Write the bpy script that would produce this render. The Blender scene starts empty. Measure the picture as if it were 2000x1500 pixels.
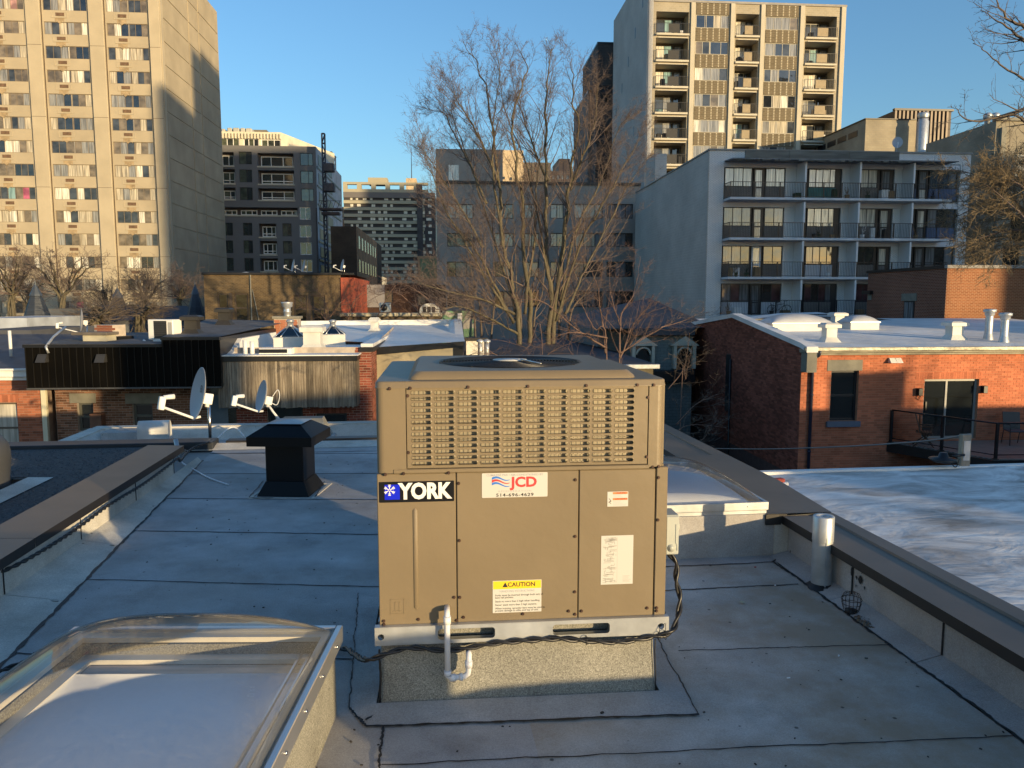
import bpy, math, random
from mathutils import Vector, Matrix
C = bpy.context.scene
random.seed(7)
rad = math.radians
# ------------------------------------------------------------------ camera
EYE = 1.78; PITCH = rad(6.2); FPX = 1500.0
cd = bpy.data.cameras.new('camera'); cam = bpy.data.objects.new('camera', cd)
C.collection.objects.link(cam); C.camera = cam
cam.location = (0, 0, EYE); cam.rotation_euler = (math.pi/2-PITCH, 0, 0)
cd.sensor_width = 36; cd.lens = 27; cd.clip_end = 5000; cd.clip_start = .05
# ------------------------------------------------------------------ sky and sun
SUN_AZ = rad(44); SUN_EL = rad(5.6)     # the sun stands low, behind the photographer's right shoulder
w = bpy.data.worlds.new('World'); C.world = w; w.use_nodes = True
nt = w.node_tree; bg = nt.nodes['Background']
sky = nt.nodes.new('ShaderNodeTexSky'); sky.sky_type = 'NISHITA'; sky.sun_disc = False
sky.sun_elevation = SUN_EL; sky.sun_rotation = rad(136)
sky.altitude = 60; sky.air_density = 1.15; sky.dust_density = 0.8; sky.ozone_density = 3.6
nt.links.new(sky.outputs[0], bg.inputs[0]); bg.inputs[1].default_value = 0.15
sl = bpy.data.lights.new('sun', 'SUN'); sl.energy = 3.0; sl.angle = rad(.53); sl.color = (1, .74, .40)
so = bpy.data.objects.new('sun', sl); C.collection.objects.link(so)
sdir = Vector((math.sin(SUN_AZ)*math.cos(SUN_EL), -math.cos(SUN_AZ)*math.cos(SUN_EL), math.sin(SUN_EL)))
so.rotation_euler = sdir.to_track_quat('Z', 'Y').to_euler(); so.location = (20, -20, 30)
C.view_settings.view_transform = 'Standard'; C.view_settings.look = 'None'
C.view_settings.exposure = 1.18; C.view_settings.gamma = 1; C.view_settings.use_curve_mapping = False
C.render.engine = 'CYCLES'
# ------------------------------------------------------------------ surveying helpers
def ray(px, py):
    u = (px-1000)/FPX; v = (750-py)/FPX
    return Vector((u, math.cos(PITCH)+v*math.sin(PITCH), -math.sin(PITCH)+v*math.cos(PITCH)))
def at(px, py, Y):                       # world point at depth Y on the sight line
    d = ray(px, py); return Vector((0, 0, EYE))+d*(Y/d.y)
def gz(px, py, z=0):                     # world point at height z
    d = ray(px, py); return Vector((0, 0, EYE))+d*((z-EYE)/d.z)
class Plane:                             # a vertical facade plane through a point, turned by yaw
    def __init__(s, px, py, Y, yaw=4.5, P=None):
        s.P = P or at(px, py, Y); s.yaw = rad(yaw); s.c = math.cos(s.yaw); s.s = math.sin(s.yaw)
    def L(s, px, py):                    # local (x, z) of a sight line on the facade
        d = ray(px, py); n = (-s.s, s.c)
        k = (s.P.x*n[0]+s.P.y*n[1])/(d.x*n[0]+d.y*n[1]); X = d.x*k; Y = d.y*k
        return ((X-s.P.x)*s.c+(Y-s.P.y)*s.s, EYE+d.z*k)
    def x(s, px, py): return s.L(px, py)[0]
    def z(s, px, py): return s.L(px, py)[1]
    def r(s, x0, y0, x1, y1):            # rectangle from two pixels -> (xa, xb, za, zb)
        a = s.L(x0, y0); b = s.L(x1, y1); return (a[0], b[0], b[1], a[1])
    def origin(s): return Vector((s.P.x, s.P.y, 0))
    def W(s, x, y, z): return Vector((s.P.x+x*s.c-y*s.s, s.P.y+x*s.s+y*s.c, z))
# ------------------------------------------------------------------ mesh helpers
class MB:
    def __init__(s): s.v = []; s.f = []; s.m = []; s.sm = []; s.c = []; s.T = None
    def add(s, vs, fs, mi=0, smooth=False, col=None):
        o = len(s.v)
        for p in vs: s.v.append(tuple(s.T @ Vector(p)) if s.T else tuple(p))
        for f in fs: s.f.append(tuple(o+i for i in f)); s.m.append(mi); s.sm.append(smooth); s.c.append(col)
        return s
    def quad(s, a, b, c, d, mi=0, col=None): return s.add([a, b, c, d], [(0, 1, 2, 3)], mi, False, col)
    def poly(s, pts, mi=0): return s.add(pts, [tuple(range(len(pts)))], mi)
    def box(s, x0, x1, y0, y1, z0, z1, mi=0, col=None):
        return s.add([(x0,y0,z0),(x1,y0,z0),(x1,y1,z0),(x0,y1,z0),(x0,y0,z1),(x1,y0,z1),(x1,y1,z1),(x0,y1,z1)],
                     [(0,3,2,1),(4,5,6,7),(0,1,5,4),(1,2,6,5),(2,3,7,6),(3,0,4,7)], mi, False, col)
    def bbox(s, x0, x1, y0, y1, z0, z1, b=.01, mi=0):      # box with bevelled edges
        cs = []
        for x, y, z in [(i, j, k) for i in (0, 1) for j in (0, 1) for k in (0, 1)]:
            X = (x0, x1)[x]; Y = (y0, y1)[y]; Z = (z0, z1)[z]; sx = b*(1-2*x); sy = b*(1-2*y); sz = b*(1-2*z)
            cs += [(X, Y+sy, Z+sz), (X+sx, Y, Z+sz), (X+sx, Y+sy, Z)]
        o = len(s.v); s.add(cs, [], mi)
        def I(x, y, z, k): return o+(x*4+y*2+z)*3+k
        F = []
        for k in (0, 1):
            F.append([I(k,0,0,0), I(k,0,1,0), I(k,1,1,0), I(k,1,0,0)]); F.append([I(0,k,0,1), I(1,k,0,1), I(1,k,1,1), I(0,k,1,1)])
            F.append([I(0,0,k,2), I(1,0,k,2), I(1,1,k,2), I(0,1,k,2)])
        for p in (0, 1):
            for q in (0, 1):
                F.append([I(p,q,0,0), I(p,q,1,0), I(p,q,1,1), I(p,q,0,1)]); F.append([I(p,0,q,0), I(p,1,q,0), I(p,1,q,2), I(p,0,q,2)])
                F.append([I(0,p,q,1), I(1,p,q,1), I(1,p,q,2), I(0,p,q,2)])
                for r in (0, 1): F.append([I(p,q,r,0), I(p,q,r,1), I(p,q,r,2)]) if p+q+r >= 0 and r in (0, 1) else None
        cx = Vector(((x0+x1)/2, (y0+y1)/2, (z0+z1)/2)); cx = s.T @ cx if s.T else cx
        for f in F:
            a, b2, c2 = (Vector(s.v[i]) for i in f[:3]); n = (b2-a).cross(c2-a)
            if n.dot(a-cx) < 0: f = f[::-1]
            s.f.append(tuple(f)); s.m.append(mi); s.sm.append(False); s.c.append(None)
        return s
    def prism(s, pts, z0, z1, mi=0):     # pts: xy polygon (ccw)
        n = len(pts)
        return s.add([(x, y, z0) for x, y in pts]+[(x, y, z1) for x, y in pts],
            [tuple(range(n-1, -1, -1)), tuple(range(n, 2*n))]+[(i, (i+1) % n, n+(i+1) % n, n+i) for i in range(n)], mi)
    def frustum(s, x0, x1, y0, y1, z0, X0, X1, Y0, Y1, z1, mi=0):
        return s.add([(x0,y0,z0),(x1,y0,z0),(x1,y1,z0),(x0,y1,z0),(X0,Y0,z1),(X1,Y0,z1),(X1,Y1,z1),(X0,Y1,z1)],
                     [(0,3,2,1),(4,5,6,7),(0,1,5,4),(1,2,6,5),(2,3,7,6),(3,0,4,7)], mi)
    def cyl(s, a, b, r0, r1=None, n=12, mi=0, cap=True, smooth=True):
        a = Vector(a); b = Vector(b); r1 = r0 if r1 is None else r1
        d = (b-a).normalized(); u = d.orthogonal().normalized(); w_ = d.cross(u)
        vs = []
        for P, r in ((a, r0), (b, r1)):
            for i in range(n):
                t = 2*math.pi*i/n; vs.append(P+u*(r*math.cos(t))+w_*(r*math.sin(t)))
        s.add(vs, [(i, (i+1) % n, n+(i+1) % n, n+i) for i in range(n)], mi, smooth)
        if cap:
            o = len(s.v)-2*n
            s.f.append(tuple(o+i for i in range(n-1, -1, -1))); s.f.append(tuple(o+n+i for i in range(n)))
            s.m += [mi, mi]; s.sm += [False, False]; s.c += [None, None]
        return s
    def tube(s, pts, r, n=8, mi=0, cap=True):
        pts = [Vector(p) for p in pts]; N = len(pts); rs = r if isinstance(r, (list, tuple)) else [r]*N
        vs = []; prev = None
        for i, p in enumerate(pts):
            d = (pts[min(i+1, N-1)]-pts[max(i-1, 0)])
            d = d.normalized() if d.length > 1e-9 else Vector((0, 0, 1))
            u = d.orthogonal().normalized() if prev is None else (prev-d*prev.dot(d)).normalized()
            prev = u; w_ = d.cross(u)
            for k in range(n):
                t = 2*math.pi*k/n; vs.append(p+u*(rs[i]*math.cos(t))+w_*(rs[i]*math.sin(t)))
        fs = [(i*n+k, i*n+(k+1) % n, (i+1)*n+(k+1) % n, (i+1)*n+k) for i in range(N-1) for k in range(n)]
        if cap: fs += [tuple(range(n-1, -1, -1)), tuple((N-1)*n+k for k in range(n))]
        return s.add(vs, fs, mi, True)
    def lathe(s, prof, c=(0, 0, 0), n=24, mi=0, smooth=True):   # prof [(r, z)]
        N = len(prof); vs = []
        for r, z in prof:
            for k in range(n):
                t = 2*math.pi*k/n; vs.append((c[0]+r*math.cos(t), c[1]+r*math.sin(t), c[2]+z))
        return s.add(vs, [(i*n+k, i*n+(k+1) % n, (i+1)*n+(k+1) % n, (i+1)*n+k) for i in range(N-1) for k in range(n)], mi, smooth)
    def mesh(s, name, mats):
        me = bpy.data.meshes.new(name); me.from_pydata(s.v, [], s.f)
        if not isinstance(mats, (list, tuple)): mats = [mats]
        for m_ in mats: me.materials.append(m_)
        me.polygons.foreach_set('material_index', s.m); me.polygons.foreach_set('use_smooth', s.sm)
        if any(c is not None for c in s.c):
            at_ = me.color_attributes.new('tint', 'FLOAT_COLOR', 'CORNER'); buf = []
            for p, c in zip(s.f, s.c):
                c = .5 if c is None else c
                for _ in p: buf += [c, c, c, 1]
            at_.data.foreach_set('color', buf)
        me.update(); return me
    def build(s, name, mats, parent=None, loc=None, kind=None, label=None, rz=0):
        return link(name, s.mesh(name, mats), parent, loc, kind, label, rz)
def link(name, me, parent=None, loc=None, kind=None, label=None, rz=0):
    o = bpy.data.objects.new(name, me); C.collection.objects.link(o)
    if loc is not None: o.location = loc
    if rz: o.rotation_euler = (0, 0, rz)
    if parent is not None: o.parent = parent
    if kind: o['kind'] = kind
    if label: o['label'] = label
    return o
def thing(name, label, cat, loc=(0, 0, 0), rz=0, group=None):
    o = bpy.data.objects.new(name, None); C.collection.objects.link(o); o.empty_display_size = .2
    o.location = loc; o.rotation_euler = (0, 0, rz); o['label'] = label; o['category'] = cat
    if group: o['group'] = group
    return o
def tag(o, label, cat, group=None):
    o['label'] = label; o['category'] = cat
    if group: o['group'] = group
    return o
def dup(root, loc, rz=None, label=None, group=None, scale=None):
    def cp(o, par):
        c = o.copy(); C.collection.objects.link(c); c.parent = par
        for ch in kids.get(o, ()): cp(ch, c)
        return c
    kids = {}
    def walk(o):
        kids[o] = list(o.children)
        for k in kids[o]: walk(k)
    walk(root)
    r = cp(root, None); r.location = loc
    if rz is not None: r.rotation_euler = (0, 0, rz)
    if label: r['label'] = label
    if group: r['group'] = group
    if scale: r.scale = scale
    return r
def noise_path(a, b, n, amp, rng):
    a = Vector(a); b = Vector(b); d = (b-a); p = Vector((-d.y, d.x, 0)).normalized(); out = []; o = 0
    for i in range(n+1):
        o = o*.7+rng.uniform(-amp, amp); out.append(a+d*(i/n)+p*o)
    return out
def catmull(P, k=6):
    P = [Vector(p) for p in P]; Q = [P[0]]+P+[P[-1]]; out = []
    for i in range(1, len(Q)-2):
        a, b, c, d = Q[i-1:i+3]
        for j in range(k):
            t = j/k; out.append(.5*((2*b)+(c-a)*t+(2*a-5*b+4*c-d)*t*t+(3*b-a-3*c+d)*t**3))
    return out+[P[-1]]
def twisted(path, r, pitch, sub=5):      # two strands wound round each other
    P = catmull(path, sub); L = 0; A = []; B = []
    step = []
    for i in range(len(P)-1):
        n = max(1, int((P[i+1]-P[i]).length/(pitch/7)))
        for j in range(n): step.append(P[i].lerp(P[i+1], j/n))
    step.append(P[-1]); prev = None
    for i, p in enumerate(step):
        d = (step[min(i+1, len(step)-1)]-step[max(i-1, 0)]).normalized()
        u = d.orthogonal().normalized() if prev is None else (prev-d*prev.dot(d)).normalized(); prev = u; w_ = d.cross(u)
        t = 2*math.pi*L/pitch; q = (u*math.cos(t)+w_*math.sin(t))*r
        A.append(p+q); B.append(p-q)
        if i < len(step)-1: L += (step[i+1]-p).length
    mb = MB(); mb.tube(A, r, 7); mb.tube(B, r, 7); return mb
def wall_cells(mb, x0, x1, z0, z1, holes, depth=.15, mi=0, rmi=None):
    """front wall on y=0 with openings; reveals go back to +depth"""
    rmi = mi if rmi is None else rmi
    xs = sorted({x0, x1, *[round(h[0], 4) for h in holes], *[round(h[1], 4) for h in holes]}); zs = sorted({z0, z1, *[round(h[2], 4) for h in holes], *[round(h[3], 4) for h in holes]})
    xs = [x for x in xs if x0 <= x <= x1]; zs = [z for z in zs if z0 <= z <= z1]
    for zi in range(len(zs)-1):
        zc = (zs[zi]+zs[zi+1])/2; run = None
        row = [h for h in holes if h[2] < zc < h[3]]
        for xi in range(len(xs)-1):
            xc = (xs[xi]+xs[xi+1])/2
            hole = any(h[0] < xc < h[1] for h in row)
            if not hole and run is None: run = xs[xi]
            if hole and run is not None:
                mb.quad((run, 0, zs[zi]), (xs[xi], 0, zs[zi]), (xs[xi], 0, zs[zi+1]), (run, 0, zs[zi+1]), mi); run = None
        if run is not None: mb.quad((run, 0, zs[zi]), (x1, 0, zs[zi]), (x1, 0, zs[zi+1]), (run, 0, zs[zi+1]), mi)
    for h in holes:
        a, b, c, d = h[:4]; dp = h[4] if len(h) > 4 else depth
        mb.quad((a, 0, c), (a, 0, d), (a, dp, d), (a, dp, c), rmi); mb.quad((b, 0, d), (b, 0, c), (b, dp, c), (b, dp, d), rmi)
        mb.quad((b, 0, c), (a, 0, c), (a, dp, c), (b, dp, c), rmi); mb.quad((a, 0, d), (b, 0, d), (b, dp, d), (a, dp, d), rmi)
    return mb
# ------------------------------------------------------------------ materials
def nodes(name):
    m = bpy.data.materials.new(name); m.use_nodes = True; t = m.node_tree
    return m, t, t.nodes['Principled BSDF'], lambda k: t.nodes.new('ShaderNode'+k), t.links.new
def M(name, col, rough=.6, metal=0, var=.15, vs=3, bump=0, bs=40, spec=.5, stretch=None, coord='pos', ior=None, var2=0, vs2=.5, dist=0):
    m, t, b, N, L = nodes(name)
    if coord == 'pos': g = N('NewGeometry'); src = g.outputs['Position']
    else: g = N('TexCoord'); src = g.outputs['Object']
    mp = N('Mapping'); L(src, mp.inputs[0])
    if stretch: mp.inputs['Scale'].default_value = stretch
    b.inputs['Roughness'].default_value = rough; b.inputs['Metallic'].default_value = metal; b.inputs['Specular IOR Level'].default_value = spec
    if ior: b.inputs['IOR'].default_value = ior
    cur = None
    def layer(cur, amt, sc, det):
        n = N('TexNoise'); n.inputs['Scale'].default_value = sc; n.inputs['Detail'].default_value = det; n.inputs['Distortion'].default_value = dist; L(mp.outputs[0], n.inputs[0])
        r = N('MapRange'); r.inputs[1].default_value = .3; r.inputs[2].default_value = .7; r.inputs[3].default_value = 1-amt; r.inputs[4].default_value = 1+amt; L(n.outputs[0], r.inputs[0])
        x = N('Mix'); x.data_type = 'RGBA'; x.blend_type = 'MULTIPLY'; x.inputs[0].default_value = 1
        if cur is None: x.inputs[6].default_value = (*col, 1)
        else: L(cur, x.inputs[6])
        L(r.outputs[0], x.inputs[7]); return x.outputs[2]
    if var: cur = layer(cur, var, vs, 6)
    if var2: cur = layer(cur, var2, vs2, 4)
    if cur is None: b.inputs['Base Color'].default_value = (*col, 1)
    else: L(cur, b.inputs['Base Color'])
    if bump:
        n = N('TexNoise'); n.inputs['Scale'].default_value = bs; n.inputs['Detail'].default_value = 5; L(mp.outputs[0], n.inputs[0])
        bp = N('Bump'); bp.inputs['Strength'].default_value = min(1, bump); bp.inputs['Distance'].default_value = .3/bs; L(n.outputs[0], bp.inputs['Height']); L(bp.outputs[0], b.inputs['Normal'])
    return m
def brickmat(name, c1, c2, mortar, bw=.21, bh=.075, ms=.008, rough=.85, var=.25, bump=.5, vs=.35):
    m, t, b, N, L = nodes(name)
    g = N('TexCoord'); sp = N('SeparateXYZ'); L(g.outputs['Object'], sp.inputs[0])
    ad = N('Math'); L(sp.outputs[0], ad.inputs[0]); L(sp.outputs[1], ad.inputs[1])
    cb = N('CombineXYZ'); L(ad.outputs[0], cb.inputs[0]); L(sp.outputs[2], cb.inputs[1])
    k = N('TexBrick'); L(cb.outputs[0], k.inputs[0]); k.inputs['Scale'].default_value = 1
    k.inputs['Color1'].default_value = (*c1, 1); k.inputs['Color2'].default_value = (*c2, 1); k.inputs['Mortar'].default_value = (*mortar, 1)
    k.inputs['Brick Width'].default_value = bw; k.inputs['Row Height'].default_value = bh; k.inputs['Mortar Size'].default_value = ms; k.inputs['Mortar Smooth'].default_value = .3
    n = N('TexNoise'); n.inputs['Scale'].default_value = vs; n.inputs['Detail'].default_value = 8; L(g.outputs['Object'], n.inputs[0])
    r = N('MapRange'); r.inputs[1].default_value = .3; r.inputs[2].default_value = .7; r.inputs[3].default_value = 1-var; r.inputs[4].default_value = 1+var; L(n.outputs[0], r.inputs[0])
    x = N('Mix'); x.data_type = 'RGBA'; x.blend_type = 'MULTIPLY'; x.inputs[0].default_value = 1; L(k.outputs[0], x.inputs[6]); L(r.outputs[0], x.inputs[7])
    L(x.outputs[2], b.inputs['Base Color']); b.inputs['Roughness'].default_value = rough; b.inputs['Specular IOR Level'].default_value = .2
    bp = N('Bump'); bp.inputs['Strength'].default_value = bump; bp.inputs['Distance'].default_value = .01; bp.invert = True; L(k.outputs['Fac'], bp.inputs['Height']); L(bp.outputs[0], b.inputs['Normal'])
    return m
def tintmat(name, col, rough=.85, amt=.45, coord='Object', vs=.8, var=.2):   # bricks and boards: one tint per piece from the attribute
    m, t, b, N, L = nodes(name)
    a = N('Attribute'); a.attribute_name = 'tint'
    r = N('MapRange'); r.inputs[3].default_value = 1-amt; r.inputs[4].default_value = 1+amt; L(a.outputs['Fac'], r.inputs[0])
    g = N('NewGeometry'); n = N('TexNoise'); n.inputs['Scale'].default_value = vs; n.inputs['Detail'].default_value = 8; L(g.outputs['Position'], n.inputs[0])
    r2 = N('MapRange'); r2.inputs[1].default_value = .3; r2.inputs[2].default_value = .7; r2.inputs[3].default_value = 1-var; r2.inputs[4].default_value = 1+var; L(n.outputs[0], r2.inputs[0])
    mu = N('Math'); mu.operation = 'MULTIPLY'; L(r.outputs[0], mu.inputs[0]); L(r2.outputs[0], mu.inputs[1])
    x = N('Mix'); x.data_type = 'RGBA'; x.blend_type = 'MULTIPLY'; x.inputs[0].default_value = 1; x.inputs[6].default_value = (*col, 1); L(mu.outputs[0], x.inputs[7])
    L(x.outputs[2], b.inputs['Base Color']); b.inputs['Roughness'].default_value = rough; b.inputs['Specular IOR Level'].default_value = .2
    return m
def glassmat(name, tint=(1, 1, 1), ior=1.5, rough=.0, refl=1.0, haze=None, dust=False):
    """thin sheet: see-through with Fresnel reflections"""
    m, t, b, N, L = nodes(name); t.nodes.remove(b); out = t.nodes['Material Output']
    tr = N('BsdfTransparent'); tr.inputs[0].default_value = (*tint, 1); gl = N('BsdfGlossy'); gl.inputs['Roughness'].default_value = rough
    lw = N('Fresnel'); lw.inputs[0].default_value = ior; mx = N('MixShader'); L(lw.outputs[0], mx.inputs[0]); L(tr.outputs[0], mx.inputs[1]); L(gl.outputs[0], mx.inputs[2])
    last = mx.outputs[0]
    if haze:
        df = N('BsdfDiffuse'); df.inputs[0].default_value = (*haze[1], 1); m2 = N('MixShader'); m2.inputs[0].default_value = haze[0]
        if dust:                         # dust film, water marks and fine scratches
            g = N('NewGeometry'); n = N('TexNoise'); n.inputs['Scale'].default_value = 38; n.inputs['Detail'].default_value = 9; n.inputs['Roughness'].default_value = .7; L(g.outputs['Position'], n.inputs[0])
            mp = N('Mapping'); mp.inputs['Rotation'].default_value = (0, 0, .5); mp.inputs['Scale'].default_value = (3, 90, 3); L(g.outputs['Position'], mp.inputs[0]); n3 = N('TexNoise'); n3.inputs['Scale'].default_value = 3; n3.inputs['Detail'].default_value = 2; L(mp.outputs[0], n3.inputs[0])
            r = N('MapRange'); r.inputs[1].default_value = .35; r.inputs[2].default_value = .75; r.inputs[3].default_value = haze[0]*.75; r.inputs[4].default_value = haze[0]*1.2; L(n.outputs[0], r.inputs[0])
            r2 = N('MapRange'); r2.inputs[1].default_value = .66; r2.inputs[2].default_value = .72; r2.inputs[3].default_value = 0; r2.inputs[4].default_value = .04; L(n3.outputs[0], r2.inputs[0])
            ad = N('Math'); L(r.outputs[0], ad.inputs[0]); L(r2.outputs[0], ad.inputs[1]); L(ad.outputs[0], m2.inputs[0])
        L(last, m2.inputs[1]); L(df.outputs[0], m2.inputs[2]); last = m2.outputs[0]
    L(last, out.inputs[0]); return m
def panemat(name, col, rough=.06, spec=1.0, ior=1.6, stripes=0):
    m, t, b, N, L = nodes(name)
    b.inputs['Base Color'].default_value = (*col, 1); b.inputs['Roughness'].default_value = rough; b.inputs['Specular IOR Level'].default_value = spec; b.inputs['IOR'].default_value = ior
    g = N('NewGeometry'); mp = N('Mapping'); L(g.outputs['Position'], mp.inputs[0])
    mp.inputs['Scale'].default_value = (9, 9, .5) if stripes else (1.2, 1.2, 1.6)
    n = N('TexNoise'); n.inputs['Scale'].default_value = 1 if stripes else .8; n.inputs['Detail'].default_value = 3; L(mp.outputs[0], n.inputs[0])
    r = N('MapRange'); r.inputs[1].default_value = .35; r.inputs[2].default_value = .65; r.inputs[3].default_value = .55; r.inputs[4].default_value = 1.35; L(n.outputs[0], r.inputs[0])
    x = N('Mix'); x.data_type = 'RGBA'; x.blend_type = 'MULTIPLY'; x.inputs[0].default_value = 1; x.inputs[6].default_value = (*col, 1); L(r.outputs[0], x.inputs[7]); L(x.outputs[2], b.inputs['Base Color'])
    # slightly wavy glass
    n2 = N('TexNoise'); n2.inputs['Scale'].default_value = .9; L(g.outputs['Position'], n2.inputs[0])
    bp = N('Bump'); bp.inputs['Strength'].default_value = .12; bp.inputs['Distance'].default_value = .12; L(n2.outputs[0], bp.inputs['Height']); L(bp.outputs[0], b.inputs['Normal'])
    return m
K = {}
K['beige'] = M('unit_beige_paint', (.198, .154, .094), .42, 0, .06, 2.2, bump=.08, bs=7, var2=.05, vs2=.7)
K['beige_in'] = M('coil_guard', (.30, .26, .20), .5, .3, .3, 14)
K['dark'] = M('dark_cavity', (.012, .011, .012), .7, 0, 0)
K['black'] = M('black_metal', (.012, .012, .014), .35, 0, .15, 6)
K['blackmat'] = M('black_rubber', (.014, .014, .015), .38, 0, .1, 6)
K['galv'] = M('galvanised_steel', (.50, .52, .53), .42, .6, .16, 9, bump=.05, bs=30, var2=.1, vs2=2)
K['alu'] = M('aluminium_frame', (.60, .60, .60), .33, .8, .06, 4)
K['chrome'] = M('bright_steel', (.6, .6, .6), .22, 1, .05, 5)
K['white'] = M('white_paint', (.72, .72, .70), .5, 0, .06, 3)
K['pvc'] = M('white_pvc', (.74, .74, .76), .35, 0, .05, 9)
K['label'] = M('label_paper', (.55, .54, .50), .4, 0, .02, 3)
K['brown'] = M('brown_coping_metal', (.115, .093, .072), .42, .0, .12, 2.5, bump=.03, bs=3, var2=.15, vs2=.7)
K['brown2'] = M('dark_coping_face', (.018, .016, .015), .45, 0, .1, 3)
K['concrete'] = M('grey_concrete', (.30, .285, .26), .85, 0, .12, 2, bump=.2, bs=20)
K['redbrk'] = tintmat('red_brick', (.47, .155, .08), amt=.20)
K['redbrk2'] = tintmat('left_red_brick', (.34, .12, .065), amt=.32)
K['brownbrk'] = tintmat('brown_brick', (.20, .10, .062), amt=.45)
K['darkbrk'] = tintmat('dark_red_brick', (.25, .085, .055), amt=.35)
K['mortar'] = M('mortar', (.30, .22, .17), .95, 0, .12, 6)
K['mortar2'] = M('pale_mortar', (.42, .36, .30), .95, 0, .15, 6)
K['stone'] = M('lintel_stone', (.22, .21, .17), .8, 0, .15, 4, bump=.2, bs=25)
K['winblk'] = M('black_window_frame', (.02, .02, .022), .4, 0, .05, 4)
K['wood_post'] = M('weathered_post', (.30, .25, .19), .8, 0, .3, 5, stretch=(6, 6, 1), bump=.3, bs=20)
# ------------------------------------------------------------------ windows, bricks
CA = {}
def pane_mesh(w_, h, mat):
    k = ('p', round(w_, 2), round(h, 2), mat.name)
    if k not in CA:
        m = MB(); m.box(0, w_, 0, .012, 0, h); CA[k] = m.mesh('pane', mat)
    return CA[k]
def window(par, x0, x1, z0, z1, y, cols, fm, pm, fw=.05, rows=(1,), name='window', fd=.06, rng=random, transom=None, label=None):
    """frame with mullions (one part) and its panes (sub-parts); cols = relative widths"""
    W_ = x1-x0; H_ = z1-z0; k = ('f', round(W_, 3), round(H_, 3), tuple(cols), tuple(rows), fm.name, fw, transom)
    S = sum(cols); xs = [0]
    for c in cols: xs.append(xs[-1]+c/S*W_)
    R_ = sum(rows); zs = [0]
    for c in rows: zs.append(zs[-1]+c/R_*H_)
    if k not in CA:
        m = MB(); m.box(0, fw, 0, fd, 0, H_); m.box(W_-fw, W_, 0, fd, 0, H_); m.box(fw, W_-fw, 0.001, fd-.001, 0, fw); m.box(fw, W_-fw, 0.001, fd-.001, H_-fw, H_)
        for x in xs[1:-1]: m.box(x-fw*.45, x+fw*.45, .003, fd-.004, fw, H_-fw)
        for z in zs[1:-1]: m.box(fw, W_-fw, .006, fd-.006, z-fw*.45, z+fw*.45)
        if transom:
            for ci, fr in transom:
                m.box(xs[ci]+fw*.45, xs[ci+1]-fw*.45, .006, fd-.006, H_*fr-fw*.4, H_*fr+fw*.4)
        CA[k] = m.mesh(name, fm)
    o = link(name, CA[k], par, (x0, y, z0), label=label)
    for i in range(len(cols)):
        for j in range(len(rows)):
            mt = pm if not isinstance(pm, (list, tuple)) else rng.choice(pm)
            link('pane', pane_mesh(xs[i+1]-xs[i]-.002, zs[j+1]-zs[j]-.002, mt), o, (xs[i]+.001, fd*.5, zs[j]+.001))
    return o
def brick_wall(par, T, w0, w1, z0, z1, holes, mat, toW, nparts=300, bw=.205, bh=.067, j=.009, proud=.007, vis=None, off=0.0, seed=1, topf=None):
    """courses of separate bricks on the plane y=0 of T; the nearest full ones in view are parts, the rest one stuff mesh"""
    rng = random.Random(seed); cand = []; st = MB(); row = 0; z = z0
    while z+bh*.6 < z1:
        zt = min(z+bh, z1); x = w0-(bw+j)*(.5 if row % 2 else 0)+off*0
        while x < w1:
            a = max(x, w0); b = min(x+bw, w1); segs = [(a, b)]
            for h in holes:
                if h[2] < zt-.02 and h[3] > z+.02:
                    ns = []
                    for s0, s1 in segs:
                        if h[1] <= s0 or h[0] >= s1: ns.append((s0, s1)); continue
                        if h[0]-s0 > .03: ns.append((s0, h[0]))
                        if s1-h[1] > .03: ns.append((h[1], s1))
                    segs = ns
            for s0, s1 in segs:
                if s1-s0 < .03: continue
                if topf and z > topf((s0+s1)/2)-bh: continue
                full = abs(s1-s0-bw) < .001 and abs(zt-z-bh) < .001; t = rng.random()
                cand.append((s0, s1, z, zt, full, t))
            x += bw+j
        z += bh+j; row += 1
    best = []
    for i, (s0, s1, za, zb, full, t) in enumerate(cand):
        if not full or not nparts: continue
        p = toW((s0+s1)/2, 0, za) - Vector((0, 0, EYE)); F_ = p.y*math.cos(PITCH)-p.z*math.sin(PITCH)
        if F_ <= 0: continue
        px = 1000+FPX*p.x/F_; py = 750-FPX*(p.y*math.sin(PITCH)+p.z*math.cos(PITCH))/F_
        v0, v1, w0_, w1_ = vis or (0, 2000, 0, 1500)
        if v0 <= px <= v1 and w0_ <= py <= w1_: best.append((F_, i))
    pick = {i for _, i in sorted(best)[:nparts]}
    ms = []
    if pick:
        for q in range(8):
            m = MB(); m.box(0, bw, -proud, .0, 0, bh, 0, (q+.5)/8); ms.append(m.mesh('brick', mat))
    er = T.to_euler()
    for i, (s0, s1, za, zb, full, t) in enumerate(cand):
        pr = proud*(0.7+.6*((t*7.3) % 1))
        if i in pick:
            o = link('brick', ms[int(t*8)], par, T @ Vector((s0, -(pr-proud), za))); o.rotation_euler = er
        else:
            st.T = T
            y = -pr
            st.add([(s0, y, za), (s1, y, za), (s1, y, zb), (s0, y, zb), (s0, 0, za), (s1, 0, za), (s1, 0, zb), (s0, 0, zb)],
                   [(0, 1, 2, 3), (0, 4, 5, 1), (1, 5, 6, 2), (2, 6, 7, 3), (3, 7, 4, 0)], 0, False, t)
    if st.v: st.build('brickwork', mat, par, kind='stuff')
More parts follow.
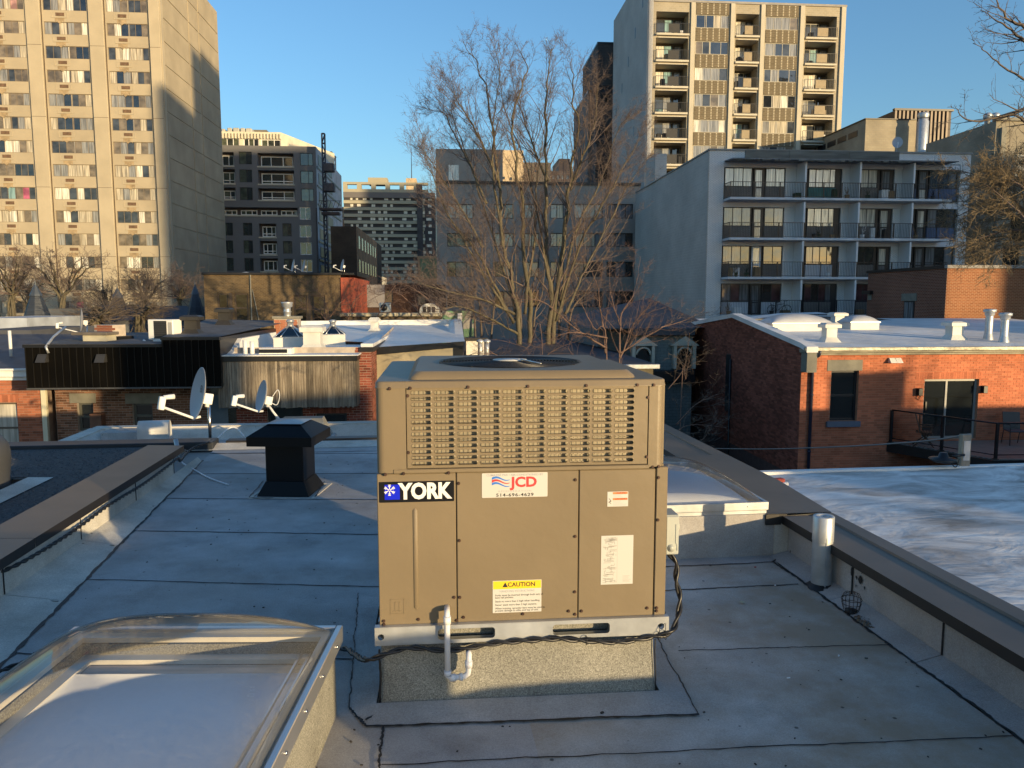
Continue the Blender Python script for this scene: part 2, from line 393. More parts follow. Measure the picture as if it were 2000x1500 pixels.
def soldier(par, T, x0, x1, z0, h, mat, n=None):   # upright bricks over an opening
    n = n or int((x1-x0)/.076); w_ = (x1-x0)/n; rng = random.Random(3)
    for q in range(n):
        m = MB(); m.T = T; m.box(x0+q*w_+.004, x0+(q+1)*w_-.004, -.010, 0, z0, z0+h, 0, rng.random()); m.build('soldier_brick', mat, par)
I4 = Matrix.Identity(4)
def text_mesh(txt, size, mat, bold=0.0, depth=0.0004, sx=1.0, align='CENTER', spacing=1.0):
    cu = bpy.data.curves.new('lettering', 'FONT'); cu.body = txt; cu.size = size; cu.offset = bold; cu.extrude = depth; cu.align_x = align; cu.align_y = 'CENTER'; cu.space_character = spacing; cu.resolution_u = 3
    o = bpy.data.objects.new('lettering', cu); C.collection.objects.link(o); dg = bpy.context.evaluated_depsgraph_get()
    me = bpy.data.meshes.new_from_object(o.evaluated_get(dg)); bpy.data.objects.remove(o); bpy.data.curves.remove(cu)
    me.transform(Matrix.Rotation(math.pi/2, 4, 'X') @ Matrix.Diagonal((sx, 1, 1, 1))); me.materials.clear(); me.materials.append(mat); return me
# ================================================================== OUR ROOF
RT = rad(7)
def RW(a, b, z=0): return Vector((a*math.cos(RT)-b*math.sin(RT), a*math.sin(RT)+b*math.cos(RT), z))
# membrane: granulated cap sheet with stains and specks
def membrane(name, col, stain=.5, grain=(420, .62, 1.38)):
    m, t, b, N, L = nodes(name); g = N('NewGeometry')
    def noise(sc, det=6, rough=.6):
        n = N('TexNoise'); n.inputs['Scale'].default_value = sc; n.inputs['Detail'].default_value = det; n.inputs['Roughness'].default_value = rough; L(g.outputs['Position'], n.inputs[0]); return n.outputs[0]
    def rng(src, a, c, lo, hi):
        r = N('MapRange'); r.inputs[1].default_value = a; r.inputs[2].default_value = c; r.inputs[3].default_value = lo; r.inputs[4].default_value = hi; L(src, r.inputs[0]); return r.outputs[0]
    def mul(c, f):
        x = N('Mix'); x.data_type = 'RGBA'; x.blend_type = 'MULTIPLY'; x.inputs[0].default_value = 1
        if isinstance(c, tuple): x.inputs[6].default_value = (*c, 1)
        else: L(c, x.inputs[6])
        L(f, x.inputs[7]); return x.outputs[2]
    c = mul(col, rng(noise(grain[0], 2), .25, .75, grain[1], grain[2])); c = mul(c, rng(noise(110, 3), .3, .7, .86, 1.14)); c = mul(c, rng(noise(1.1, 7), .3, .7, .86, 1.12)); c = mul(c, rng(noise(5, 8, .7), .35, .7, 1.05, .88))
    c = mul(c, rng(noise(2.3, 9, .75), .50, .66, 1, .80)); c = mul(c, rng(noise(.55, 4), .42, .58, .90, 1.08)); st = rng(noise(.8, 8, .65), .42, .60, 0, stain); x = N('Mix'); x.data_type = 'RGBA'; L(st, x.inputs[0]); L(c, x.inputs[6]); x.inputs[7].default_value = (col[0]*.60, col[1]*.45, col[2]*.30, 1)
    v = N('TexVoronoi'); v.inputs['Scale'].default_value = 5.5; L(g.outputs['Position'], v.inputs[0]); sp = rng(v.outputs['Distance'], .035, .06, .3, 1)
    L(mul(x.outputs[2], sp), b.inputs['Base Color']); b.inputs['Roughness'].default_value = .88; b.inputs['Specular IOR Level'].default_value = .25
    bp = N('Bump'); bp.inputs['Strength'].default_value = .55; bp.inputs['Distance'].default_value = .0022; L(noise(260, 3), bp.inputs['Height'])
    b2 = N('Bump'); b2.inputs['Strength'].default_value = .3; b2.inputs['Distance'].default_value = .02; L(noise(3.5, 4), b2.inputs['Height']); L(b2.outputs[0], bp.inputs['Normal']); L(bp.outputs[0], b.inputs['Normal'])
    return m
K['memb'] = membrane('granulated_membrane', (.44, .43, .42), .30)
K['memb_r'] = membrane('stained_membrane', (.50, .48, .445), .8)
K['memb_w'] = membrane('pale_flashing_membrane', (.60, .58, .52), .25)
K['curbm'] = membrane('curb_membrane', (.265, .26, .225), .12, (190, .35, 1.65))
K['tar'] = M('tar_seam', (.012, .012, .013), .55, 0, .2, 20)
roof = thing('flat_roof_building', 'grey membrane roof under the beige unit, with brown capped parapets on its left and right', 'building', (0, 0, 0), RT)
rr = random.Random(11)
def sheet(a0, b0L, b0R, b1L, b1R, aL0, aL1, aR, z=0, mat='memb', name='membrane_sheet'):
    """one roll of membrane: near edge (aL0,b0L)-(aR,b0R), far edge (aL1,b1L)-(aR,b1R)"""
    m = MB(); m.add([(aL0, b0L, z), (aR, b0R, z), (aR, b1R, z), (aL1, b1L, z), (aL0, b0L, z-.02), (aR, b0R, z-.02), (aR, b1R, z-.02), (aL1, b1L, z-.02)],
        [(0, 1, 2, 3), (0, 4, 5, 1), (1, 5, 6, 2), (2, 6, 7, 3), (3, 7, 4, 0)])
    m.build(name, K[mat], roof)
# left field (a < .45), seams fan slightly; right field
def lt(b): return -2.05-(b-3.9)*.0714
leftseams = [(-2.2, -2.4), (-1.1, -1.3), (-.1, -.3), (.9, .7), (1.9, 1.7), (2.9, 2.7), (4.0, 3.7), (5.05, 4.57), (6.12, 5.66), (7.12, 6.70), (8.12, 7.80), (9.2, 8.85), (9.62, 9.62)]
for i in range(len(leftseams)-1):
    (l0, r0), (l1, r1) = leftseams[i], leftseams[i+1]
    sheet(0, l0, r0, l1, r1, lt(l0), lt(l1), .45)
rightseams = [-2.3, -1.3, -.3, .7, 1.72, 2.71, 3.62, 4.42, 4.83]
for i in range(len(rightseams)-1):
    sheet(0, rightseams[i], rightseams[i]+.0, rightseams[i+1], rightseams[i+1], .45, .45, 2.41, mat='memb_r')
for s0, s1 in zip([4.83, 6.5, 7.6, 8.7], [6.5, 7.6, 8.7, 9.62]): sheet(0, s0, s0, s1, s1, .45, .45, 2.55)
def seam(pts, w_=.010, z=.004, name='tar_seam', amp=.004, par=None, n=60):
    P = []
    for i in range(len(pts)-1):
        q = noise_path((pts[i][0], pts[i][1], 0), (pts[i+1][0], pts[i+1][1], 0), n, amp, rr); P += q if i == 0 else q[1:]
    m = MB(); vs = []
    for i, p in enumerate(P):
        d = (P[min(i+1, len(P)-1)]-P[max(0, i-1)]).normalized(); nn = Vector((-d.y, d.x, 0)); h = w_*rr.uniform(.35, 1.25)*.5
        vs += [p-nn*h+Vector((0, 0, z)), p+nn*h+Vector((0, 0, z)), p+Vector((0, 0, z+.003))]
    fs = []
    for i in range(len(P)-1):
        k = i*3; fs += [(k, k+3, k+5, k+2), (k+2, k+5, k+4, k+1)]
    m.add(vs, fs, 0, True); return m.build(name, K['tar'], par or roof)
for l, r in leftseams[1:-1]: seam([(lt(l), l), (.45 if l > 4.5 else -.17, r)], .011 if l > 6 else .009)
seam([(-.16, 2.5), (-.17, 3.1)], .012); seam([(-.16, 2.82), (2.41, 2.71)], .006); seam([(1.3, 3.62), (2.41, 3.55)], .004)
seam([(1.0, 4.42), (2.36, 4.42)], .011); seam([(1.0, 4.83), (2.38, 4.83), (2.5, 4.95)], .012)
seam([(lt(1.5), 1.5), (lt(3.9), 3.9), (-2.4, 8.8)], .028, amp=.006, n=110); seam([(2.42, 1.2), (2.42, 2.66), (2.40, 4.85)], .020, amp=.007, n=110)
seam([(-2.4, 9.18), (-.2, 9.1)], .006)
# sloping cant strips up to the parapets, split into lapped lengths
def cant(aa, ab, b0, b1, z1, mat='memb_w', f=None):
    m = MB(); A0 = f(b0) if f else aa; A1 = f(b1) if f else aa
    m.add([(A0, b0, .003), (ab, b0, z1), (ab, b1, z1), (A1, b1, .003)], [(0, 1, 2, 3)] if ab > aa else [(3, 2, 1, 0)], 0); m.build('flashing_strip', K[mat], roof)
lb = [-2.2, -1.2, -.2, .8, 1.8, 2.8, 3.75, 4.7, 5.75, 6.85, 7.9, 8.75]
for i in range(len(lb)-1): cant(-2.05, -2.44, lb[i]+.004, lb[i+1], .055, f=lt)
rb = [-2.2, -1.1, .3, 1.5, 2.4, 3.35, 4.15, 4.96]
for i in range(len(rb)-1): cant(2.42, 2.56, rb[i]+.004, rb[i+1], .035, 'memb')
def wallpiece(x0, x1, y0, y1, z0, z1, mat='memb_w', name='parapet_wall'): m = MB(); m.box(x0, x1, y0, y1, z0, z1); return m.build(name, K[mat], roof)
for i in range(len(lb)-2): wallpiece(-2.74, -2.44+.002*(i % 2), lb[i]+.003, min(lb[i+1], 8.15), -.3, .27)
for i in range(len(rb)-1):
    o = wallpiece(2.56+.002*(i % 2), 2.84, rb[i]+.003, rb[i+1], -.3, .262, 'memb')
    for v in o.data.vertices:
        if v.co.z > .15: v.co.z += min(.14, max(0, (1.5-v.co.y)*.117))  # near top raised out of view to lengthen the parapet's shade
wallpiece(2.46, 2.90, 4.965, 9.62, -.3, .262)
for b in (4.15, 3.35): m = MB(); m.box(2.552, 2.5575, b-.004, b+.004, .035, .262); m.build('lap_line', K['tar'], roof)
for b in (3.75, 4.7, 5.75, 6.85, 7.9):
    m = MB(); m.box(-2.4385, -2.434, b-.004, b+.004, .06, .26); m.build('lap_line', K['tar'], roof); seam([(-2.41, b), (lt(b)-.02, b-.03)], .008, z=.012, name='lap_line', n=12)
# metal copings
def coping(a0, a1, b0, b1, zt, drop_in, inner_left, name='coping', slope=.012):
    """folded metal cap; drip edge hangs on both sides"""
    m = MB(); zi = zt-slope if inner_left else zt; zo = zt if inner_left else zt-slope
    A = (a0-.012, a1+.012)
    if inner_left:                       # folded step near the outer edge, shaped to shade a middle band
        q = a0+(a1-a0)*.72; m.add([(A[0], b0, zi), (q, b0, zo-.014), (q+.006, b0, zo-.001), (A[1], b0, zo), (A[0], b1, zi), (q, b1, zo-.014), (q+.006, b1, zo-.001), (A[1], b1, zo)], [(0, 1, 5, 4), (1, 2, 6, 5), (2, 3, 7, 6)], 0)
    else: m.add([(A[0], b0, zi), (A[1], b0, zo), (A[1], b1, zo), (A[0], b1, zi)], [(0, 1, 2, 3)], 0)
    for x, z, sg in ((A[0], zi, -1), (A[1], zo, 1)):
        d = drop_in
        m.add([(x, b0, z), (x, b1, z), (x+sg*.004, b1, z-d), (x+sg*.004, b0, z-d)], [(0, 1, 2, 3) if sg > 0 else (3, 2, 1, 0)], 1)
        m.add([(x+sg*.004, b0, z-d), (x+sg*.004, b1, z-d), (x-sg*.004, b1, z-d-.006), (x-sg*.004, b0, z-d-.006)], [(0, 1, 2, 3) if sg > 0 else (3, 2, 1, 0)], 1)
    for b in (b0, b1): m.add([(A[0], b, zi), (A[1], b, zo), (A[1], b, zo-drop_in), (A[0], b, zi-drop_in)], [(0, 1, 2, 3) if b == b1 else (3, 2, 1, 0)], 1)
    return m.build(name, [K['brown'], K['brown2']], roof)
for b0, b1 in ((-2.2, -.5), (-.5, 2.0), (2.0, 5.05), (5.05, 8.2)):
    coping(-2.76, -2.43, b0+.003, b1-.003, .30, .06, False)
def lift(o):                             # parapet raised out of view so its shade covers roof and curb
    for v in o.data.vertices:
        if v.co.z > .15: v.co.z += min(.14, max(0, (1.5-v.co.y)*.117))
for b0, b1 in ((-2.2, .3), (.3, 1.5), (1.5, 4.96)): lift(coping(2.52, 2.86, b0+.003, b1-.003, .30, .055, True))
# wide coping beside the far skylight, with its mitred corner
m = MB(); z = .302
m.add([(2.40, 4.963, z), (2.872, 4.963, z), (2.95, 5.9, z), (2.95, 7.0, z), (2.46, 7.0, z), (2.44, 5.1, z)], [(0, 1, 2, 3, 4, 5)], 0)
m.add([(2.40, 4.963, z), (2.54, 4.95, z), (2.54, 4.95, z-.065), (2.40, 4.963, z-.065)], [(3, 2, 1, 0)], 1); m.add([(2.872, 4.963, z), (2.95, 5.9, z), (2.95, 5.9, .2), (2.872, 4.963, .2)], [(0, 3, 2, 1)], 1)
m.build('coping', [K['brown'], K['brown2']], roof); coping(2.47, 2.94, 7.003, 9.62, .300, .055, True)
m = MB(); m.box(2.39, 2.50, 4.955, 4.972, .225, .298); m.build('coping_end', K['brown2'], roof)
wallpiece(1.10, 2.50, 4.975, 4.99, -.02, .30, 'memb', 'flashing_strip')
# far edge: low kerb and dark drip metal
m = MB(); m.add([(-2.9, 9.40, .004), (2.45, 9.40, .004), (2.45, 9.62, .05), (-2.9, 9.62, .05)], [(0, 1, 2, 3)]); m.build('flashing_strip', K['memb_w'], roof)
for a0, a1 in ((-2.35, -.4), (-.4, 2.45)):
    m = MB(); m.bbox(a0, a1-.004, 9.622, 9.80, -.1, .075, .008); m.build('edge_metal', K['brown2'], roof)
m = MB(); m.box(-8.5, 2.9, -2.3, 9.6, -.35, -.0225); m.build('roof_deck', K['concrete'], roof)
m = MB(); m.box(-8.5, 2.9, -2.3, 9.6, -9, -.355); m.build('wall', K['concrete'], roof)
# ================================================================== THE PACKAGED ROOFTOP UNIT
U = Plane(741, 1190, 3.215, 5.3); UB = .295; UW = 1.27; UD = 1.10
unit = thing('rooftop_air_conditioner', 'large beige packaged air conditioner with louvred grille and badge, centre of the roof', 'air conditioner', (U.P.x, U.P.y, UB), U.yaw)
def uz(z): return z-UB
def ur(x0, y0, x1, y1): a, b, c, d = U.r(x0, y0, x1, y1); return a, b, c-UB, d-UB
def hole_cell(mb, X0, X1, Z0, Z1, a, b, c, d, r, y, dep, mi=0, n=5, dmi=None, lip=0):
    """rectangular cell X0..X1 x Z0..Z1 with a rounded hole a..b x c..d, walls going back to y+dep"""
    r = min(r, (b-a)/2-1e-4, (d-c)/2-1e-4); ring = []
    for cx, cz, t0 in ((b-r, d-r, 0), (a+r, d-r, 90), (a+r, c+r, 180), (b-r, c+r, 270)):
        for k in range(n+1):
            t = rad(t0+90*k/n); ring.append((cx+r*math.cos(t), cz+r*math.sin(t)))
    corners = [(X1, Z1), (X0, Z1), (X0, Z0), (X1, Z0)]; N = len(ring); q = n+1
    vs = [(x, y-lip, z) for x, z in ring]+[(x, y+dep, z) for x, z in ring]+[(x, y, z) for x, z in corners]
    lo = 0
    if lip:
        g = lip*1.6; cx, cz = (a+b)/2, (c+d)/2
        out = [(x+(g if x > cx else -g)*(1 if True else 0), z+(g if z > cz else -g)) for x, z in ring]
        lo = len(vs); vs += [(x, y, z) for x, z in out]
    o = [2*N+k for k in range(4)]; base = lo if lip else 0; fs = []
    for k in range(4):
        for j in range(n):
            i = k*q+j; fs.append((base+i+1, base+i, o[k]))
        i = k*q+n; fs.append((base+(i+1) % N, base+i, o[k], o[(k+1) % 4]))
    if lip: fs += [((i+1) % N, i, lo+i, lo+(i+1) % N) for i in range(N)]
    mb.add(vs, fs, mi); 
    mb.add([], [], mi)
    b0 = len(mb.v)-len(vs)
    for i in range(N):
        mb.f.append((b0+(i+1) % N, b0+N+(i+1) % N, b0+N+i, b0+i)[::-1]); mb.m.append(mi if dmi is None else dmi); mb.sm.append(True); mb.c.append(None)
    return mb
def upanel(name, x0, x1, z0, z1, y0=-.004, y1=.02, b=.003, mat='beige'):
    m = MB(); m.bbox(x0, x1, y0, y1, z0, z1, b); return m.build(name, K[mat], unit)
zl, zs_, zt = .373-UB, U.z(900, 921)-UB, U.z(900, 754)-UB
# inner cabinet body
m = MB(); m.box(.012, UW-.012, .02, UD, zl, zs_+.01); m.build('cabinet', K['beige'], unit)
m = MB(); m.box(.006, UW-.006, UD-.02, UD, zl, zt)
m.box(.006, .02, .05, UD, zs_, zt); m.box(UW-.02, UW-.006, .05, UD, zs_, zt); m.build('side_panel', K['beige'], unit)
xa = U.x(892, 1100); xb = U.x(1129, 1100); xc = U.x(1277, 1100)
lp = upanel('access_panel', .0, xa-.002, zl+.001, zs_-.004)
upanel('access_panel', xa+.002, xb-.002, zl+.001, zs_-.004); upanel('access_panel', xb+.002, xc-.002, zl+.001, zs_-.004)
upanel('corner_post', xc+.003, UW, zl+.001, zs_+.004, -.006)
m = MB(); m.box(.01, UW-.01, .006, .012, zl, zs_); m.build('panel_gap_backing', K['dark'], unit)  # near-black sheet behind the panels, seen through their gaps
# pressed rib and embossed mark on the left panel
a, b, c, d = ur(806, 992, 818, 1190)
m = MB(); n = 6
for k in range(n):
    t0, t1 = math.pi*k/n, math.pi*(k+1)/n; xm = (a+b)/2; hw = (b-a)/2
    p = [(xm-hw*math.cos(t), -.004-.006*math.sin(t)) for t in (t0, t1)]
    m.add([(p[0][0], p[0][1], c+.01), (p[1][0], p[1][1], c+.01), (p[1][0], p[1][1], d-.01), (p[0][0], p[0][1], d-.01), (xm, -.004, d), (xm, -.004, c)], [(0, 1, 2, 3), (3, 2, 4), (1, 0, 5)], 0, True)
m.build('pressed_rib', K['beige'], lp)
a, b, c, d = ur(762, 1170, 790, 1198)
m = MB(); e = .003
for q in ((a, b, c, c+e), (a, b, d-e, d), (a, a+e, c, d), (b-e, b, c, d), (a+.02, a+.023, c+.012, d-.012), (a+.02, b-.02, d-.015, d-.012), (b-.023, b-.02, c+.012, d-.012), (a+.010, b-.010, c+.012, c+.015)): m.box(q[0], q[1], -.0055, -.004, q[2], q[3])
m.build('embossed_mark', K['beige'], lp)
# upper section: posts, rail and louvred panel
def post(x0, x1, left):
    m = MB(); pts = []; r = .032; X0, X1 = (x0, x1); n = 6
    if left: pts = [(X1, 0), (X1, .02), (X0+.01, .02+.06), (X0+.01, .12), (X0, .12)]+[(X0+r-r*math.cos(rad(90*k/n)), r-r*math.sin(rad(90*k/n))) for k in range(n+1)]
    else: pts = [(X0, .02), (X0, 0)]+[(X1-r+r*math.sin(rad(90*k/n)), r-r*math.cos(rad(90*k/n))) for k in range(n+1)]+[(X1, .12), (X1-.01, .12), (X1-.01, .08)]
    zb = zs_+(.0 if left else .006)
    N = len(pts); vs = [(x, y-.008, zb) for x, y in pts]+[(x, y-.008, zt+.01) for x, y in pts]
    m.add(vs, [(i, (i+1) % N, N+(i+1) % N, N+i) for i in range(N)]+[tuple(range(N-1, -1, -1)), tuple(range(N, 2*N))], 0, False); m.build('corner_post', K['beige'], unit)
lx = U.x(795, 850); rx = U.x(1264, 850); tx0 = U.x(735, 850)
post(tx0, lx-.004, True); post(rx+.004, U.x(1297, 830), False)
zb_ = U.z(1030, 911)-UB
m = MB(); m.bbox(lx-.06, rx+.01, -.012, .012, zs_-.002, zs_+.016, .003); m.build('mid_rail', K['beige'], unit)
gp = MB(); cx0, cx1 = lx, rx; cz0, cz1 = zs_+.019, zt-.002
s0 = U.L(805, 767); s1 = U.L(1203, 761); sb = U.L(805, 905.5); sw = U.x(846, 767)-s0[0]; px_ = (s1[0]-s0[0])/9; pz_ = (s0[1]-sb[1])/12; sh = .0150
gx0 = s0[0]-px_*.10; gz1 = s0[1]+pz_*.5-UB; gx1 = gx0+10*px_; gz0 = gz1-13*pz_
for i in range(10):
    for j in range(13):
        X0 = gx0+i*px_; Z1 = gz1-j*pz_; a = X0+px_*.055; b = a+px_*.87; zc = Z1-pz_/2
        hole_cell(gp, X0, X0+px_, Z1-pz_, Z1, a, b, zc-sh/2, zc+sh/2, sh/2, -.004, .006, lip=.0016)
def q4(a, b, c, d, y=-.004): gp.quad((a, y, c), (b, y, c), (b, y, d), (a, y, d))
q4(cx0, gx0, cz0, cz1); q4(gx1, cx1, cz0, cz1); q4(gx0, gx1, cz0, gz0); q4(gx0, gx1, gz1, cz1)
q4(cx0, cx1, cz0, cz1, -.001) if False else None
gp.build('louvred_panel', K['beige'], unit)
m = MB(); m.box(lx-.004, rx+.004, .024, .034, zs_, zt); m.build('coil', M('coil_fins', (.34, .30, .22), .45, .35, .22, 220, stretch=(1, 1, .05), bump=.3, bs=300), unit)
m = MB()
for k in range(54):
    x = lx+.02+(rx-lx-.04)*k/53; m.box(x-.0008, x+.0008, .014, .016, zs_+.01, zt)
for k in range(9):
    z = zs_+.03+k*.036; m.cyl((lx, .019, z), (rx, .019, z), .0022, n=6)
m.build('coil_guard', K['beige_in'], unit)
# lid
zL = U.z(735, 745)-UB; m = MB(); r = .035; n = 6
def rrect(x0, x1, y0, y1, r, n=6):
    out = []
    for cx, cy, t0 in ((x1-r, y1-r, 0), (x0+r, y1-r, 90), (x0+r, y0+r, 180), (x1-r, y0+r, 270)):
        for k in range(n+1): t = rad(t0+90*k/n); out.append((cx+r*math.cos(t), cy+r*math.sin(t)))
    return out
lx0, lx1 = tx0-.002, U.x(1298, 830)+.001
def loft(mb, rings, mi=0, cap=True, smooth=True):
    N = len(rings[0]); vs = [p for r_ in rings for p in r_]
    fs = [(i*N+k, i*N+(k+1) % N, (i+1)*N+(k+1) % N, (i+1)*N+k) for i in range(len(rings)-1) for k in range(N)]
    mb.add(vs, fs, mi, smooth)
    if cap: o = len(mb.v)-N; mb.f.append(tuple(o+k for k in range(N))); mb.m.append(mi); mb.sm.append(False); mb.c.append(None)
rg = [[(x, y, zt-.006) for x, y in rrect(lx0-.003, lx1+.003, -.014, UD+.01, .036)], [(x, y, zt-.003) for x, y in rrect(lx0-.003, lx1+.003, -.014, UD+.01, .036)], [(x, y, zt) for x, y in rrect(lx0, lx1, -.011, UD+.008, .034)],
      [(x, y, zL-.006) for x, y in rrect(lx0, lx1, -.011, UD+.008, .034)], [(x, y, zL) for x, y in rrect(lx0+.006, lx1-.006, -.005, UD+.002, .030)]]
loft(m, rg); m.build('lid', K['beige'], unit)
# raised deck with the fan opening
RX0, RX1, RY0, RY1 = .135, 1.135, .045, 1.05; zR = zL+.034; fc = (.62, .555); FR = .345; m = MB(); b_ = .03
rg = [[(x, y, zL+.0005) for x, y in rrect(RX0, RX1, RY0, RY1, .04)], [(x, y, zL+.012) for x, y in rrect(RX0+.004, RX1-.004, RY0+.004, RY1-.004, .04)], [(x, y, zR-.004) for x, y in rrect(RX0+b_*.8, RX1-b_*.8, RY0+b_*.8, RY1-b_*.8, .04)], [(x, y, zR) for x, y in rrect(RX0+b_, RX1-b_, RY0+b_, RY1-b_, .04)]]
loft(m, rg, cap=False)
o = len(m.v)-28; N = 28; outer = rg[-1]
cir = []
for x, y, _ in outer:
    t = math.atan2(y-fc[1], x-fc[0]); cir.append((fc[0]+FR*math.cos(t), fc[1]+FR*math.sin(t)))
def arc_fill(mb):
    vs = list(outer); fs = []; M_ = 8; allc = []
    for k in range(N):
        t0 = math.atan2(cir[k][1]-fc[1], cir[k][0]-fc[0]); t1 = math.atan2(cir[(k+1) % N][1]-fc[1], cir[(k+1) % N][0]-fc[0])
        while t1 < t0: t1 += 2*math.pi
        o0, o1 = Vector(outer[k]), Vector(outer[(k+1) % N]); st = max(1, int((t1-t0)/rad(6)))
        for j in range(st):
            ta, tb = t0+(t1-t0)*j/st, t0+(t1-t0)*(j+1)/st; pa, pb = o0.lerp(o1, j/st), o0.lerp(o1, (j+1)/st)
            ca = (fc[0]+FR*math.cos(ta), fc[1]+FR*math.sin(ta)); cb = (fc[0]+FR*math.cos(tb), fc[1]+FR*math.sin(tb))
            mb.add([pa, pb, (cb[0], cb[1], zR), (ca[0], ca[1], zR), (cb[0], cb[1], zR-.012), (ca[0], ca[1], zR-.012)], [(0, 1, 2, 3), (3, 2, 4, 5)], 0)
arc_fill(m); m.build('raised_fan_deck', K['beige'], unit)
m = MB(); m.lathe([(FR, zR-.012), (FR-.002, zL+.003), (0.0, zL+.002)], (fc[0], fc[1], 0), 48); m.build('fan_well', K['dark'], unit)
fan = MB()
for k in range(3):
    t = rad(120*k+20); c_, s_ = math.cos(t), math.sin(t)
    vs = []
    for rr_, wd, tw in ((.06, .05, .010), (.2, .09, .008), (.32, .10, .004)):
        for s2 in (-1, 1): vs.append((fc[0]+rr_*c_-s2*wd*s_, fc[1]+rr_*s_+s2*wd*c_, zL+.0125+s2*tw*.6))
    fan.add(vs, [(0, 1, 3, 2), (2, 3, 5, 4)], 0, True)
fan.build('fan_blades', K['black'], unit)
g = MB()
for k in range(19):
    r = .075+(.352-.075)*k/18; P = [(fc[0]+r*math.cos(rad(t)), fc[1]+r*math.sin(rad(t)), zR+.010-.006*(k/18)) for t in range(0, 361, 8)]; g.tube(P, .0016, 5, cap=False)
for k in range(8):
    t = rad(45*k+10); g.tube([(fc[0]+.06*math.cos(t), fc[1]+.06*math.sin(t), zR+.007), (fc[0]+.356*math.cos(t), fc[1]+.356*math.sin(t), zR+.002)], .0022, 5)
g.build('fan_grille', K['black'], unit)
g = MB(); g.lathe([(.085, zR+.010), (.085, zR+.013), (.02, zR+.015), (0, zR+.015)], (fc[0], fc[1], 0), 28); g.build('fan_hub_plate', K['label'], unit)
g = MB(); g.tube([(fc[0]+.05, fc[1]-.05, zR+.016), (fc[0]+.12, fc[1]-.28, zR+.014)], .004, 6); g.build('motor_conduit', K['alu'], unit)
# base rail: galvanised channel with fork pockets
rail = MB(); rx0, rx1 = U.x(733, 1235), U.x(1303, 1200); z0, z1 = 0, zl-.002
pk = [(ur(855, 1221, 966, 1243)), (ur(1078, 1211, 1188, 1233))]
xs = [rx0, pk[0][0]-.02, pk[0][1]+.02, pk[1][0]-.02, pk[1][1]+.02, rx1]
ce = U.x(745, 1240); cr = U.x(1288, 1213)
hole_cell(rail, rx0, xs[1], z0, z1, ce-.014, ce+.014, .022, .050, .014, -.03, .004)
hole_cell(rail, xs[1], xs[2], z0, z1, pk[0][0], pk[0][1], .014, z1-.014, .014, -.03, .03)
rail.quad((xs[2], -.03, z0), (xs[3], -.03, z0), (xs[3], -.03, z1), (xs[2], -.03, z1))
hole_cell(rail, xs[3], xs[4], z0, z1, pk[1][0], pk[1][1], .014, z1-.014, .014, -.03, .03)
hole_cell(rail, xs[4], rx1, z0, z1, cr-.014, cr+.014, .022, .050, .014, -.03, .004)
rail.box(rx0, rx1, -.0295, .004, z1, z1+.003); rail.box(rx0, rx1, -.0295, .0, -.003, 0)
rail.quad((rx0, UD, z0), (rx0, -.03, z0), (rx0, -.03, z1), (rx0, UD, z1)); rail.quad((rx1, -.03, z0), (rx1, UD, z0), (rx1, UD, z1), (rx1, -.03, z1))
rail.build('base_rail', K['galv'], unit)
m = MB(); m.box(.0, UW, .045, .05, .0, zl); m.build('base_pan', K['curbm'], unit); m = MB(); m.box(-.01, UW+.01, .05, UD, -.0, zl-.004); m.build('base_pan', K['galv'], unit)
# screws
sc = MB(); sc.cyl((0, 0, 0), (0, -.003, 0), .0075, n=8); sc.cyl((0, -.003, 0), (0, -.008, 0), .0048, n=6); scm = sc.mesh('screw', M('rusty_screw', (.07, .04, .03), .5, .4, .3, 40))
PZ = lambda x, z: (720+x*.3, 690+z*.3)
scr = [PZ(*p) for p in ((137, 228), (271, 225), (646, 218), (1034, 213), (1413, 208), (1744, 204), (1851, 204), (253, 276), (258, 645), (1817, 286), (1808, 672), (1847, 734), (1884, 735), (1884, 807), (585, 845), (590, 1217), (1344, 822), (1343, 1190), (1880, 1082), (520, 774), (110, 785), (228, 779))]
scr += [(660+x*.37, 1080+z*.37) for x, z in ((242, 357), (243, 375), (424, 348), (613, 232), (643, 232), (626, 353), (662, 337), (975, 319), (1216, 304), (1249, 203), (1250, 321), (1284, 304), (1630, 288), (1680, 286), (1679, 302))]
for px, py in scr:
    x, z = U.L(px, py); yy = -.013 if py < 762 or 905 < py < 932 and px < 1266 else -.006 if px > 1277 else -.004
    link('screw', scm, unit, (x, yy, z-UB))
# ---- badges and labels
def plate(name, px0, py0, px1, py1, mat, y=-.0044, t=.0012, rnd=.004, par=None):
    a, b, c, d = ur(px0, py0, px1, py1); m = MB(); pts = rrect(a, b, c, d, rnd, 3); N = len(pts)
    m.add([(x, y-t, z) for x, z in pts]+[(x, y, z) for x, z in pts], [tuple(range(N)), *[((i+1) % N, i, N+i, N+(i+1) % N) for i in range(N)]]); return m.build(name, mat, par or unit), a, b, c, d
ink = M('black_ink', (.02, .02, .022), .5, 0, 0); red = M('red_ink', (.62, .04, .04), .5, 0, 0); blue = M('blue_ink', (.03, .17, .60), .5, 0, 0); blu2 = M('badge_blue', (.0, .012, .62), .4, 0, 0); yel = M('caution_yellow', (.85, .55, .02), .45, 0, 0); orange = M('warning_orange', (.75, .20, .06), .5, 0, 0); gry = M('grey_ink', (.36, .36, .38), .6, 0, 0); wl = M('badge_white', (.82, .82, .78), .4, 0, 0)
def put(txt, cx, cz, size, mat, par, y=-.0060, bold=0, sx=1, align='CENTER', spacing=1, name='lettering'):
    me = text_mesh(txt, size, mat, bold, .0002, sx, align, spacing); return link(name, me, par, (cx, y, cz))
bd, a, b, c, d = plate('badge', 740, 941, 887, 978, M('badge_black', (.006, .006, .007), .3, 0, 0)); W_ = b-a; H_ = d-c
